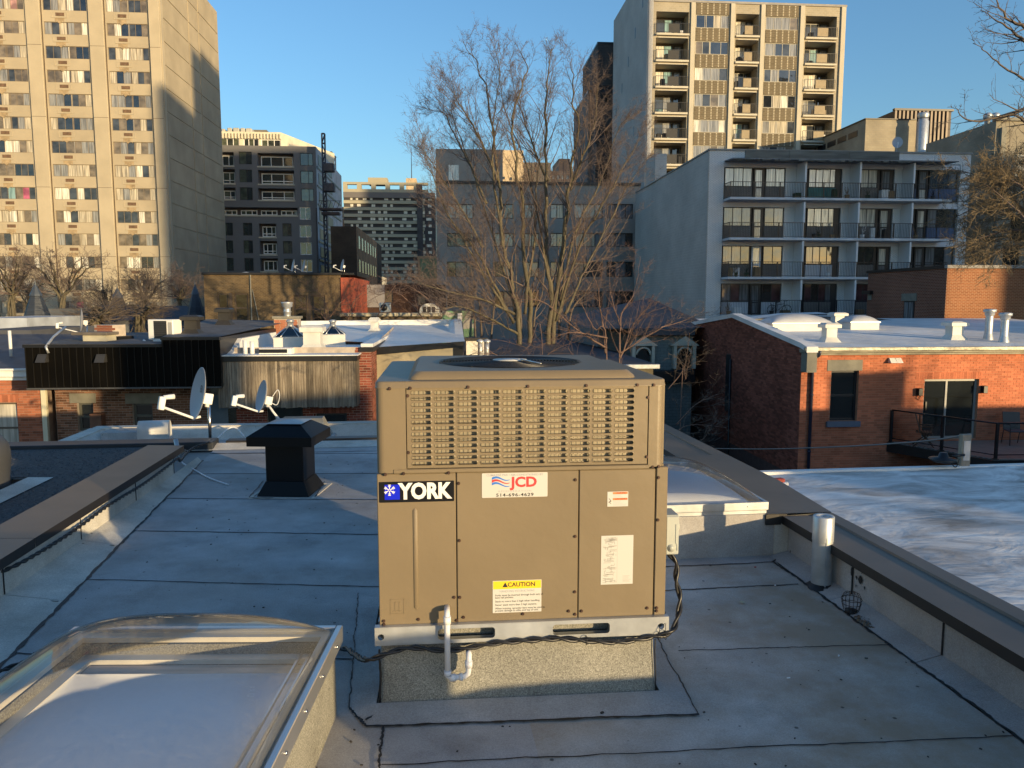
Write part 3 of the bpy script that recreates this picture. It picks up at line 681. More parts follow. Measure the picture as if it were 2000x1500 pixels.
m = MB(); m.box(a+W_*.075, a+W_*.275, -.0062, -.0056, c+H_*.14, c+H_*.86); m.build('emblem_square', blu2, bd)
sx_, sz_ = a+W_*.14, c+H_*.60; m = MB()
for k in range(6):
    t = rad(60*k+90); m.T = Matrix.Translation((sx_, 0, sz_)) @ Matrix.Rotation(-t, 4, 'Y'); m.box(.003, .024, -.0068, -.0062, -.0016, .0016)
    for q in (.013, .019):
        for s2 in (-1, 1):
            m.T = Matrix.Translation((sx_, 0, sz_)) @ Matrix.Rotation(-t, 4, 'Y') @ Matrix.Translation((q, 0, 0)) @ Matrix.Rotation(-s2*rad(50), 4, 'Y'); m.box(0, .0075, -.0067, -.0062, -.0011, .0011)
m.build('snowflake', wl, bd)
put('YORK', a+W_*.61, c+H_*.49, H_*1.03, wl, bd, bold=.0042, sx=.86, spacing=1.0)
jd, a, b, c, d = plate('contractor_sticker', 941, 924, 1069, 969, K['label']); W_ = b-a; H_ = d-c
m = MB(); rnd_ = [(a+.002, b-.002, c+.002, c+.0032), (a+.002, b-.002, d-.0032, d-.002), (a+.002, a+.0032, c+.002, d-.002), (b-.0032, b-.002, c+.002, d-.002)]
put('CLIMATISÉ PAR • AIR-CONDITIONED BY', a+W_*.5, c+H_*.91, H_*.115, gry, jd, sx=1.1, bold=.0003); put('JCD', a+W_*.64, c+H_*.60, H_*.56, red, jd, bold=.0022, sx=1.08)
put('RÉFRIGÉRATION', a+W_*.5, c+H_*.25, H_*.10, gry, jd, sx=1.5, spacing=1.25); put('514-696-4629', a+W_*.5, c+H_*.095, H_*.18, ink, jd, sx=1.3, spacing=1.15, bold=.0004)
for k, (mt, dz) in enumerate(((blue, .76), (red, .65), (blue, .54))):
    m = MB(); N = 14; vs = []
    for i in range(N+1):
        t = i/N; x = a+W_*(.15+.27*t); z = c+H_*(dz+.065*math.sin(t*5.4+.2)-.03*t*k*.6); th = H_*.052*(1-t*.75)
        vs += [(x, -.0061, z-th), (x, -.0061, z+th)]
    m.add(vs, [(2*i, 2*i+2, 2*i+3, 2*i+1) for i in range(N)]); m.build('wave_mark', mt, jd)
cs, a, b, c, d = plate('caution_label', 962, 1134, 1057, 1193, K['label'], rnd=.001); W_ = b-a; H_ = d-c
m = MB(); m.box(a+.002, b-.002, -.0060, -.0056, d-H_*.26, d-.002); m.build('caution_band', yel, cs)
put('CAUTION', a+W_*.59, d-H_*.135, H_*.185, ink, cs, y=-.0064, bold=.0005); m = MB(); tx, tz = a+W_*.255, d-H_*.135; q = H_*.085
m.add([(tx-q, -.0062, tz-q*.8), (tx+q, -.0062, tz-q*.8), (tx, -.0062, tz+q)], [(0, 1, 2)]); m.build('warning_triangle', ink, cs)
put('HANDLING INSTRUCTIONS', a+W_*.5, c+H_*.665, H_*.085, gry, cs)
for i, t_ in enumerate(('Forks must be inserted through both sets of', 'base rail pockets.', 'Stack no more than 2 high when handling.', 'Never stack more than 3 high anytime.', 'When hoisting, spreader bars must be used to', 'prevent damage to sides and top of unit.')):
    put(t_, a+W_*.05, c+H_*(.545-(.0, .07, .19, .30, .41, .48)[i]), H_*.082, ink, cs, align='LEFT', sx=.98)
wn, a, b, c, d = plate('warning_label', 1186, 960, 1226, 988, K['label'], rnd=.001); W_ = b-a; H_ = d-c
for q in (.90, .50):
    m = MB(); m.box(a+W_*.26, b-W_*.03, -.0060, -.0056, c+H_*(q-.07), c+H_*(q+.07)); m.build('warning_band', orange, wn)
put('WARNING', a+W_*.66, c+H_*.90, H_*.13, ink, wn, y=-.0064); put('AVERTISSEMENT', a+W_*.66, c+H_*.50, H_*.11, ink, wn, y=-.0064)
rg2 = random.Random(4); m = MB()
for q in (.78, .71, .64, .36, .29, .22, .15, .08):
    x1 = a+W_*rg2.uniform(.6, .95); m.box(a+W_*.28, x1, -.0059, -.0056, c+H_*q-.0006, c+H_*q+.0006)
m.build('small_print', gry, wn); m = MB(); m.tube([(a+W_*.08, -.006, c+H_*.55), (a+W_*.16, -.006, c+H_*.42), (a+W_*.10, -.006, c+H_*.30), (a+W_*.18, -.006, c+H_*.2)], .0012, 4); m.tube([(a+W_*.06, -.006, c+H_*.3), (a+W_*.2, -.006, c+H_*.38)], .0012, 4); m.build('hazard_pictogram', ink, wn)
wd, a, b, c, d = plate('wiring_diagram_sheet', 1174, 1046, 1235, 1139, K['label'], rnd=.0005); W_ = b-a; H_ = d-c; m = MB()
lg = M('faint_print', (.30, .29, .27), .6, 0, 0)
for k in range(110):
    z = c+H_*rg2.uniform(.03, .97); x = a+W_*rg2.uniform(.04, .3)
    if k % 3: m.box(x, min(x+W_*rg2.uniform(.05, .28), a+W_*.49), -.0059, -.0056, z-.0009, z+.0009)
    else: h = H_*rg2.uniform(.02, .07); x = a+W_*rg2.uniform(.08, .47); m.box(x-.0008, x+.0008, -.0059, -.0056, max(c, z-h), z)
m.box(a+W_*.50, a+W_*.504, -.0059, -.0056, c+H_*.03, d-H_*.03)
for k in range(6): m.box(a+W_*.68, a+W_*rg2.uniform(.85, .96), -.0059, -.0056, c+H_*(.17-.025*k)-.0005, c+H_*(.17-.025*k)+.0005)
m.build('diagram_lines', lg, wd)
# disconnect switch box on the right side
x, z = U.L(1296, 1088); a0 = U.x(1297, 1050); a1 = U.x(1320, 1040)
db = thing('disconnect_switch', 'grey electrical disconnect box with side lever on the right side of the beige unit', 'switch box', U.W(UW+.006, .0, uz(0)+UB+.60), U.yaw)
bz0, bz1 = U.z(1310, 1088)-.60, U.z(1310, 1010)-.60
gb = M('grey_enamel', (.40, .42, .38), .45, 0, .04, 5)
m = MB(); m.bbox(0, .062, .03, .15, bz0, bz1, .004); m.build('box', gb, db)
m = MB(); m.bbox(.001, .058, .022, .03, bz0+.004, bz1-.004, .003); cv = m.build('cover', gb, db)
m = MB(); m.lathe([(.018, 0), (.018, .003), (.012, .003), (.012, .005), (0, .006)], n=20); m.T = None; me = m.mesh('knockout', gb); me.transform(Matrix.Rotation(math.pi/2, 4, 'X')); link('knockout', me, cv, (.026, .022, bz0+.034))
m = MB(); m.tube([(.045, .021, bz1-.04), (.045, .021, bz0+.06), (.052, .021, bz0+.045), (.052, .021, bz0+.022)], .0016, 5); m.build('cover_seam', gb, cv)
m = MB(); m.cyl((.062, .08, bz1-.065), (.074, .08, bz1-.065), .022, n=18); m.bbox(.062, .074, .072, .088, bz1-.115, bz1-.05, .002); m.build('lever', gb, db)
# curb below the unit
cb_ = Plane(745, 1380, None, 5.0, P=gz(745, 1380, 0)); cl = cb_
curb = thing('roof_curb', 'granulated membrane covered curb carrying the beige air conditioner', 'roof curb', (cb_.P.x+.0, cb_.P.y, 0), cb_.yaw)
CW = 1.225; m = MB(); rr2 = .035
pts = rrect(0, CW, .015, 1.08, .03, 4); pb = rrect(-.01, CW+.01, 0, 1.09, .03, 4)
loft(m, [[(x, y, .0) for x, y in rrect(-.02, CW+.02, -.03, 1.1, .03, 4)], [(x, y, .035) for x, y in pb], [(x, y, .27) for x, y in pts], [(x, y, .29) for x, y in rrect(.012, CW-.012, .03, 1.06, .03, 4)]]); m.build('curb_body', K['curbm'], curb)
m = MB(); m.tube(noise_path((-.006, -.004, .02), (-.002, .006, .26), 14, .002, rr), .005, 6); m.build('tar_joint', K['tar'], curb)
m = MB(); m.tube(noise_path((CW+.008, -.002, .02), (CW+.002, .006, .26), 14, .002, rr), .003, 6); m.build('tar_joint', K['tar'], curb)
# flashing apron on the roof around the curb with tarred edge
A = [gz(*p) for p in ((715, 1421), (1365, 1398), (1310, 1300), (683, 1386))]; B = [cl.W(-.0, .0, 0), cl.W(CW, 0, 0)]
inv = lambda v: Vector(((v-RW(0, 0)).x*math.cos(RT)+(v-RW(0, 0)).y*math.sin(RT), -(v.x)*math.sin(RT)+v.y*math.cos(RT), v.z))
ia = [inv(p) for p in A]; c0, c1 = inv(cl.W(-.02, -.02, .03)), inv(cl.W(CW+.02, -.02, .03)); cb0, cb1 = inv(cl.W(-.02, 1.1, .02)), inv(cl.W(CW+.02, 1.1, .02))
m = MB(); zz = .006
rb_ = Vector((1.30, 4.6, 0)); lb_ = Vector((-.38, 4.6, 0))
def lv(p, z=zz): return (p.x, p.y, z)
m.add([lv(ia[0]), lv(ia[1]), lv(c1, .028), lv(c0, .028), lv(rb_), lv(cb1, .02), lv(ia[3]), lv(lb_), lv(cb0, .02)], [(0, 1, 2, 3), (1, 4, 5, 2), (6, 0, 3), (7, 6, 3, 8)])
m.build('curb_flashing', K['memb'], roof)
seam([(ia[3].x, ia[3].y), (ia[0].x, ia[0].y), (ia[1].x, ia[1].y)], .014, z=.008, amp=.003); seam([(ia[1].x, ia[1].y), (rb_.x, rb_.y)], .006, z=.008); seam([(ia[3].x, ia[3].y), (lb_.x, lb_.y)], .007, z=.008)
p5, p6 = inv(gz(713, 1412)), inv(gz(762, 1384)); seam([(p5.x, p5.y), (p6.x, p6.y)], .012, z=.014, n=14)
# condensate pipe
T0 = U.L(873, 1185); T1 = U.L(873, 1308); T2 = U.L(920, 1262)
pv = thing('condensate_pipe', 'white PVC drain trap hanging from the front of the beige unit', 'drain pipe', U.W(T0[0], 0, T1[1]), U.yaw)
h = T0[1]-T1[1]; m = MB(); yb = -.075; r = .0125
m.tube([(0, .02, h), (0, yb+.02, h), (0, yb+.006, h-.004), (0, yb, h-.02), (0, yb, .02)], r, 14); m.tube([(0, yb, .03), (0, yb, .012), (.012, yb, .0), (.05, yb, 0.002), (.072, yb, .004), (.088, yb, .016), (.090, yb, .03), (.092, yb, .085), (.092, yb+.005, .098), (.092, yb+.03, .104)], r, 14); m.build('pipe', K['pvc'], pv)
m = MB()
for a, b in (((0, yb, .034), (0, yb, .012)), ((.008, yb, 0), (.036, yb, .001)), ((.05, yb, .002), (.066, yb, .003)), ((0, yb, h-.045), (0, yb, h-.012)), ((.0905, yb, .045), (.0915, yb, .075))): m.cyl(a, b, .0162, n=16)
m.build('fitting', K['pvc'], pv)
# power cables
cab = twisted([gz(0, 1311, .04), gz(95, 1282, .02), RW(-1.55, 3.75, .018), RW(-1.0, 3.82, .018), Vector((-.90, 3.74, .02)), Vector((-.76, 3.50, .11)), U.W(-.05, -.055, .245), U.W(.12, -.045, .285), U.W(.30, -.05, .268), U.W(.50, -.045, .290), U.W(.75, -.045, .300), U.W(.88, -.045, .288), U.W(1.05, -.05, .275), U.W(1.20, -.04, .288), U.W(1.29, -.03, .30), U.W(1.335, 0.02, .34), U.W(1.36, .06, .42), U.W(1.345, .08, .50), U.W(1.35, .09, .57), U.W(1.31, .09, .63), U.W(1.305, .09, bz0+.615)], .0072, .17)
tag(cab.build('power_cable', K['blackmat']), 'twisted black power cable running along the unit base to its switch box', 'cable')
for i, x in enumerate((.905, 1.235, 1.262)):
    m = MB(); P = [(.0, -.018*math.cos(t), .020*math.sin(t)) for t in [rad(30*k) for k in range(13)]]; m.tube(P, .0016, 5)
    if i: m.tube([(0, 0, .02), (.004, .01, .05)], .0014, 5)
    o = m.build('cable_tie', K['black'], None, U.W(x, -.045, (.287, .29, .296)[i]), rz=U.yaw); tag(o, ('thin black tie round the cable below the right fork pocket', 'thin black tie at the right end of the base rail, left of its twin', 'thin black tie at the right end of the base rail, nearest the corner')[i], 'cable tie', 'cable ties on the unit cable')
# ================================================================== SKYLIGHTS, VENT, DISHES, PIPE
def dome_mesh(mb, w_, d_, h, z0, n=20, inset=.0, mi=0, p=2.6):
    vs = []
    for j in range(n+1):
        for i in range(n+1):
            u = -1+2*i/n; v = -1+2*j/n
            u = math.copysign(abs(math.sin(u*math.pi/2)), u); v = math.copysign(abs(math.sin(v*math.pi/2)), v)
            f = (max(0, 1-abs(u)**p)*max(0, 1-abs(v)**p))**.5
            vs.append((u*w_/2, v*d_/2, z0+h*f))
    mb.add(vs, [(j*(n+1)+i, j*(n+1)+i+1, (j+1)*(n+1)+i+1, (j+1)*(n+1)+i) for j in range(n) for i in range(n)], mi, True)
acr = glassmat('clear_acrylic', (.97, .97, .96), 1.24, .0, haze=(.08, (.85, .82, .74)), dust=True)
milk = M('milky_acrylic', (.62, .64, .68), .30, 0, .05, 2, ior=1.5)
# near skylight: world-aligned, right edge at x = -.72
NS = gz(672, 1222, .39); NL = gz(150, 1222, .39); SW = NS.x-NL.x; SD = 1.25
sk = thing('skylight', 'big clear acrylic dome skylight in the bottom left corner', 'skylight', (NL.x+SW/2, NS.y-SD/2, 0), rad(.6))
hw, hd = SW/2, SD/2
m = MB(); t = .05
for x0, x1, y0, y1 in ((-hw+.03, -hw+.03+t, -hd+.03, hd-.03), (hw-.03-t, hw-.03, -hd+.03, hd-.03), (-hw+.03+t, hw-.03-t, -hd+.03, -hd+.03+t), (-hw+.03+t, hw-.03-t, hd-.03-t, hd-.03)): m.box(x0, x1, y0, y1, 0, .345)
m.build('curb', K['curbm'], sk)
m = MB(); f = .026
for x0, x1, y0, y1 in ((-hw, -hw+f, -hd, hd), (hw-f, hw, -hd, hd), (-hw+f, hw-f, -hd, -hd+f), (-hw+f, hw-f, hd-f, hd)):
    m.bbox(x0, x1, y0, y1, .315, .39, .003)
m.build('frame', K['alu'], sk)
m = MB(); g0 = .075
for x0, x1, y0, y1 in ((-hw+f, -hw+g0, -hd+f, hd-f), (hw-g0, hw-f, -hd+f, hd-f), (-hw+g0, hw-g0, -hd+f, -hd+g0), (-hw+g0, hw-g0, hd-g0, hd-f)): m.box(x0, x1, y0, y1, .35, .372)
m.build('dome_flange', M('ledge_sealant', (.70, .66, .57), .7, 0, .1, 6), sk)
m = MB(); dome_mesh(m, SW-2*f-.02, SD-2*f-.02, .205, .376, 32, p=2.6); m.build('dome', acr, sk)
# inside: pale inner lining, timber trim and the milky inner pane
m = MB(); i0 = .13; zi = .30
for x0, x1, y0, y1 in ((-hw+.08, -hw+i0, -hd+.08, hd-.08), (hw-i0, hw-.08, -hd+.08, hd-.08), (-hw+i0, hw-i0, hd-i0, hd-.08)): m.box(x0, x1, y0, y1, zi-.02, zi)
m.build('inner_ledge', M('painted_ledge', (.66, .63, .56), .6, 0, .15, 8), sk)
m = MB(); m.box(-hw+i0, hw-i0, hd-i0-.10, hd-i0-.002, zi-.05, zi-.022); m.build('plywood_ledge', M('aged_plywood', (.58, .47, .38), .7, 0, .25, 7, stretch=(.6, 4, 4), bump=.2, bs=30), sk)
m = MB(); m.box(-hw+i0+.01, hw-i0-.16, hd-i0-.112, hd-i0-.101, zi-.062, zi-.03); m.build('timber_edge', M('orange_timber', (.45, .22, .10), .6, 0, .2, 9), sk)
m = MB(); dome_mesh(m, SW-2*i0-.0, SD-2*i0-.11, -.085, zi-.005, 28, p=2.6); pn = m.build('inner_pane', milk, sk, (0, -.055, 0))
m = MB()
for x in (hw-.115, hw-.155): m.bbox(x-.006, x+.006, -hd+.05, hd-.10, zi, zi+.014, .002)
m.build('retaining_bar', K['alu'], sk)
me = text_mesh('PROXY', .04, M('etched_print', (.62, .66, .72), .5, 0, 0), .0004, .0002, 1, 'CENTER', 1.3); me.transform(Matrix.Rotation(-math.pi/2, 4, 'X')); me.transform(Matrix.Rotation(rad(-72), 4, 'Z')); link('lettering', me, sk, (hw-.27, hd-.40, .2865))
m = MB(); m.box(-hw+.08, hw-.08, -hd+.08, hd-.08, .02, .04); m.build('well_floor', K['concrete'], sk)
for k in range(5):
    m = MB(); m.cyl((hw+.0005, -hd+.12+k*.25, .352), (hw+.006, -hd+.12+k*.25, .352), .007, n=8); m.build('rivet', K['chrome'], sk)
# far skylight right of the unit
F0 = RW(2.42, 5.0, 0); S2W = 1.30; S2D = 1.35
s2 = thing('skylight', 'low dome skylight behind the right side of the unit, beside the brown coping', 'skylight', RW(2.42-S2W/2, 4.985+S2D/2, 0), RT); hw, hd = S2W/2, S2D/2
m = MB(); m.box(-hw+.02, hw-.01, -hd+.02, hd-.02, 0, .29); m.build('curb', K['curbm'], s2)
m = MB(); m.bbox(-hw, hw, -hd, -hd+.022, .325, .383, .003); m.bbox(-hw, -hw+.022, -hd+.022, hd, .325, .383, .003); m.bbox(hw-.022, hw, -hd+.022, hd, .325, .383, .003); m.bbox(-hw+.022, hw-.022, hd-.022, hd, .325, .383, .003); m.build('frame', K['galv'], s2)
m = MB(); m.bbox(-hw+.006, hw-.012, -hd+.006, hd-.01, .288, .324, .002); m.build('frame_skirt', K['galv'], s2)
m = MB(); dome_mesh(m, S2W-.05, S2D-.05, .17, .370, 26, p=2.4); m.build('dome', acr, s2)
m = MB(); dome_mesh(m, S2W-.14, S2D-.14, .10, .335, 20, p=3); m.build('inner_dome', M('milky_dome', (.60, .62, .66), .25, 0, .05, 2), s2)
for k in (-.52, -.05, .50):
    m = MB(); m.cyl((k, -hd-.004, .355), (k, -hd+.001, .355), .006, n=8); m.build('rivet', K['galv'], s2)
# black roof ventilator
vp = gz(555, 971, 0)
vt = thing('roof_vent', 'square black metal roof vent with pyramid cap, left of the beige unit', 'vent', (vp.x, vp.y+.24, 0), rad(-3))
bk = M('vent_black_enamel', (.005, .005, .006), .38, 0, .1, 5, spec=.22)
m = MB(); m.frustum(-.24, .24, -.24, .24, .004, -.178, .178, -.178, .178, .13); m.build('flared_base', bk, vt)
m = MB(); m.bbox(-.175, .175, -.175, .175, .128, .50, .006); m.build('shaft', bk, vt)
m = MB(); m.box(-.297, .297, -.297, .297, .475, .56); m.frustum(-.297, .297, -.297, .297, .5605, -.155, .155, -.155, .155, .655); m.build('hood', bk, vt)
m = MB(); m.add([(-.165, -.165, .662), (.165, -.165, .662), (.165, .165, .662), (-.165, .165, .662), (0, 0, .682)], [(0, 1, 4), (1, 2, 4), (2, 3, 4), (3, 0, 4)]); m.build('cap_top', M('grey_cap_sheet', (.30, .31, .33), .35, .3, .05, 4), vt)
m = MB()
for a, b, c, d in ((-.30, .30, -.30, -.27), (-.30, .30, .27, .30), (-.30, -.27, -.27, .27), (.27, .30, -.27, .27)): m.box(a, b, c, d, 0, .005)
m.build('flashing_sheet', K['memb_w'], vt)
for p in (((487, 973), (513, 941)), ((616, 971), (634, 942)), ((487, 973), (533, 974))):
    a, b = inv(gz(*p[0])), inv(gz(*p[1])); seam([(a.x, a.y), (b.x, b.y)], .012, z=.007, n=16)
# galvanised flue pipe by the right parapet
pp = gz(1603, 1146, 0); fl = thing('flue_pipe', 'galvanised flue pipe standing against the right parapet', 'pipe', (pp.x, pp.y, 0))
m = MB(); m.lathe([(.0605, 0), (.0605, .30)], n=32); m.build('pipe', K['galv'], fl)
m = MB(); m.lathe([(.0635, .30), (.0635, .452), (.060, .456), (.028, .456), (.027, .44), (.027, .30)], n=32); m.build('collar', K['galv'], fl)
m = MB(); m.lathe([(.0275, .40), (.0, .40)], n=20); m.build('bore', K['dark'], fl)
m = MB(); rg3 = random.Random(2)
P = [(.085*rg3.uniform(.8, 1.35)*math.cos(rad(a)), .085*rg3.uniform(.8, 1.3)*math.sin(rad(a))) for a in range(0, 360, 12)]
m.add([(x, y, .004) for x, y in P]+[(.058*math.cos(rad(a)), .058*math.sin(rad(a)), .03) for a in range(0, 360, 12)], [(i, (i+1) % 30, 30+(i+1) % 30, 30+i) for i in range(30)], 0, True); m.build('tar_collar', K['tar'], fl)
m = MB(); m.box(-.003, .003, -.0645, -.0605, .02, .33); m.build('lock_seam', K['galv'], fl)
for k in range(9):
    px = rg3.uniform(1626, 1640); py = rg3.uniform(1060, 1150); 
    a = RW(2.5585, 4.18-(px-1626)*.012, .26-(py-1060)/90*.22); m = MB(); s_ = rg3.uniform(.008, .02)
    Q = [(0, s_*rg3.uniform(.4, 1)*math.cos(rad(t)), 1.8*s_*rg3.uniform(.5, 1.2)*math.sin(rad(t))) for t in range(0, 360, 45)]; m.poly([(-.003, y, z) for _, y, z in Q][::-1]); m.build('tar_smear', K['tar'], roof, inv(a))
# wire strainer basket and debris beside it
bp_ = gz(1662, 1198, 0); bs_ = thing('wire_basket', 'rusty wire drain strainer basket at the foot of the right parapet', 'drain strainer', (bp_.x, bp_.y, .004)); rust = M('rusty_wire', (.045, .028, .020), .7, .4, .4, 30)
m = MB()
for k in range(14):
    t = rad(360/14*k); m.tube([(r*math.cos(t), r*math.sin(t), z) for r, z in ((.030, 0), (.042, .02), (.052, .06), (.054, .085), (.040, .115), (.012, .118+.006*(k % 2)))], .0013, 5)
m.build('ribs', rust, bs_); m = MB()
for r, z in ((.030, 0), (.050, .055), (.055, .082)): m.tube([(r*math.cos(rad(t)), r*math.sin(rad(t)), z) for t in range(0, 361, 20)], .0017, 5, cap=False)
m.build('hoops', rust, bs_); m = MB(); m.lathe([(.031, .001), (.034, .018), (0, .02)], n=16); m.build('drain_ring', K['tar'], bs_)
lv_ = M('dead_leaves', (.20, .15, .10), .9, 0, .4, 40)
m = MB()
for k in range(150):
    t = rg3.random(); c_ = gz(1672+t*34+rg3.gauss(0, 4), 1204+t*22+rg3.gauss(0, 3), .006+rg3.random()*.02*(1-t)); s_ = rg3.uniform(.004, .011); n_ = Vector((rg3.gauss(0, 1), rg3.gauss(0, 1), 1)).normalized(); u = n_.orthogonal().normalized()*s_; v = n_.cross(u)
    m.add([c_-u, c_-v*.6, c_+u, c_+v*.6], [(0, 1, 2, 3)])
o = m.build('leaf_litter', lv_, kind='stuff'); tag(o, 'brown leaf litter beside the wire basket', 'leaves')
# small litter on the membrane
def bit(px, py, l, w_, h, col, label, cat, rz=0, rnd=False):
    p = gz(px, py, .004); m = MB()
    if rnd: m.cyl((-l/2, 0, h/2), (l/2, 0, h/2), h/2, n=8)
    else: m.bbox(-l/2, l/2, -w_/2, w_/2, 0, h, min(h, w_)*.25)
    tag(m.build(cat.replace(' ', '_'), M(cat+'_mat', col, .6, 0, .1, 20), None, p, rz=rz), label, cat)
bit(1540, 1325, .016, .006, .006, (.8, .8, .8), 'white plug lying alone in the middle of the right roof area', 'white plug', .2, True)
bit(1638, 1282, .012, .006, .007, (.75, .75, .75), 'tiny white plug next to a black clip on the right roof', 'plug fragment', 1.0, True)
bit(1692, 1286, .016, .006, .004, (.01, .01, .01), 'small black clip near the right tar seam', 'black clip', -.1)
bit(1475, 1108, .014, .010, .004, (.45, .02, .03), 'small red scrap on the roof in front of the far skylight curb', 'red scrap', .4)
bit(1514, 1144, .011, .007, .005, (.8, .8, .8), 'white crumb on the seam near the flue pipe', 'crumb', .4)
bit(1176, 1395, .018, .012, .012, (.03, .025, .02), 'small dark chip on the apron before the unit curb', 'dark chip', .6)
m = MB(); rg3 = random.Random(5); P = [(0.022*(.55+.45*(k % 2))*math.cos(rad(k*36)), .02*(.55+.45*(k % 2))*math.sin(rad(k*36)), .002+.004*rg3.random()) for k in range(10)]; m.add(P+[(0, 0, .007)], [(k, (k+1) % 10, 10) for k in range(10)])
tag(m.build('leaf', M('pale_leaf', (.42, .40, .28), .8, 0, .1, 20), None, gz(1450, 1177, .004)), 'single pale dry leaf on the right half of the roof', 'leaf')
m = MB()
for k in range(420):
    a = rg3.uniform(-2, 2.4); b = rg3.uniform(1.8, 9); s_ = rg3.uniform(.0018, .006); m.T = Matrix.Translation((a, b, .002)) @ Matrix.Rotation(rg3.random()*6, 4, 'Z'); m.box(-s_, s_, -s_*.6, s_*.6, 0, s_*.6)
m.build('roof_grit', M('grit', (.05, .045, .04), .9, 0, .3, 40), roof, kind='stuff')
# galvanised stub, twisted lead and white wire at the left coping
gp_ = gz(352, 905, 0); st_ = thing('conduit_stub', 'short galvanised conduit stub at the far end of the left parapet', 'conduit', (gp_.x, gp_.y, 0)); m = MB(); m.cyl((0, 0, .03), (-.06, .05, .26), .024, n=14); m.build('tube', K['galv'], st_)
tw = twisted([gz(0, 1118, .196), RW(-2.395, 4.9, .200), RW(-2.39, 5.5, .188), RW(-2.395, 6.2, .202), RW(-2.39, 6.9, .190), RW(-2.395, 7.5, .198), RW(-2.38, 7.85, .22), gz(352, 900, .10), gz(364, 886, .08), gz(376, 876, .09), gz(392, 869, .10), gz(409, 864, .10)], .0075, .15)
tag(tw.build('coax_bundle', K['blackmat']), 'twisted black cable fixed along the inner edge of the left brown coping', 'cable')
m = MB(); m.tube(catmull([gz(349, 895, .03), gz(358, 905, .012), gz(380, 918, .010), gz(410, 934, .010), gz(447, 947, .010)], 8), .008, 8)
tag(m.build('loose_wire', K['pvc']), 'white cord lying on the membrane beside the left parapet', 'cord')
for i, (px, py, z) in enumerate(((108, 1020, .20), (112, 1098, .01))):
    m = MB(); m.box(-.014, .014, -.006, .006, 0, .006); m.cyl((0, 0, 0), (0, 0, .018), .006, n=8); tag(m.build('cable_clip', K['alu'], None, gz(px, py, z), rz=.6), ('metal clip holding the twisted cable under the left coping', 'loose metal clip on the tar seam by the left parapet')[i], 'clip')
# satellite dishes
def dish(name, label, base, H_, rw, rh, az, el, armlen, legs=False, group='satellite dishes'):
    d = thing(name, label, 'satellite dish', base, 0, group); m = MB()
    if not legs: m.cyl((0, 0, 0), (0, 0, H_), .022, n=14); m.build('mast', K['chrome'], d)
    else: m.tube([(.18, .02, 0), (.0, 0, H_*.45), (-.06, 0, H_*.62)], .02, 10); m.tube([(0.02, .2, 0), (.05, 0, H_*.34)], .014, 8); m.build('mast', K['white'], d)
    R_ = Matrix.Translation((0 if not legs else -.06, 0, H_ if not legs else H_*.66)) @ Matrix.Rotation(rad(az), 4, 'Z') @ Matrix.Rotation(rad(-el), 4, 'X')   # dish faces -y
    m = MB(); m.T = R_; n = 36; rings = 8; vs = [(0, -.05+.0, .10)]
    def surf(r, t, off): x = rw*r*math.cos(t); z = rh*r*math.sin(t); return (x, -.10-.07*r*r*1.0+off+.0, z+.12)
    for off in (0, .006):
        vs = []
        for j in range(rings+1):
            for k in range(n): vs.append(surf(max(.001, j/rings), 2*math.pi*k/n, off))
        m.add(vs, [(j*n+k, j*n+(k+1) % n, (j+1)*n+(k+1) % n, (j+1)*n+k) if not off else (j*n+k, (j+1)*n+k, (j+1)*n+(k+1) % n, j*n+(k+1) % n) for j in range(rings) for k in range(n)], 0, True)
    vs = [surf(1, 2*math.pi*k/n, 0) for k in range(n)]+[surf(1.02, 2*math.pi*k/n, .006) for k in range(n)]; m.add(vs, [(k, (k+1) % n, n+(k+1) % n, n+k) for k in range(n)], 0, True)
    df = m.build('reflector', M(name+'_grey', (.42, .42, .44), .5, 0, .04, 4), d)
    m = MB(); m.T = R_; m.bbox(-.04, .04, -.09, .03, .0, .14, .005); m.cyl((0, -.02, -.04), (0, -.02, .04), .03, n=12); m.build('bracket', K['white'], d)
    m = MB(); m.T = R_; m.tube([(0, -.08, -rh*.80+.1), (0, -.16, -rh*.95+.12), (0, -.16-armlen, -rh*.45+.05)], .018, 8); e = (0, -.16-armlen, -rh*.45+.05)
    m.build('arm', K['white'], d); m = MB(); m.T = R_; m.bbox(-.03, .03, e[1]-.05, e[1]+.03, e[2]-.04, e[2]+.13, .008); m.cyl((-.0, e[1], e[2]+.12), (0, e[1]+.13, e[2]+.15), .028, .034, n=14); m.build('feed_horn', K['white'], d)
    return d, R_
b1_ = at(411, 862, 10.1); d1, R1 = dish('satellite_dish', 'larger grey satellite dish on a steel mast at the far left edge of the roof', Vector((b1_.x, b1_.y, b1_.z)), .50, .25, .345, -50, 12, .42)
me = text_mesh('B', .14, M('faint_brown_print', (.20, .15, .14), .6, 0, 0), 0, .0004); l_ = link('lettering', me, d1); l_.matrix_local = R1 @ Matrix.Translation((-.05, -.116, .18))
b2_ = at(534, 832, 12.9); d2, R2 = dish('satellite_dish', 'smaller grey satellite dish on a white bent foot behind the black roof vent', Vector((b2_.x, b2_.y, b2_.z)), .55, .20, .275, -52, 14, .42, True)
d2.scale = (1.0, 1.0, 1.0)
m = MB(); m.tube(catmull([(.0, 0, .5), (.10, -.02, .62), (.12, 0, .5), (.06, .02, .36), (-.05, 0, .42)], 6), .008, 6); m.build('coax_loop', K['white'], d2)
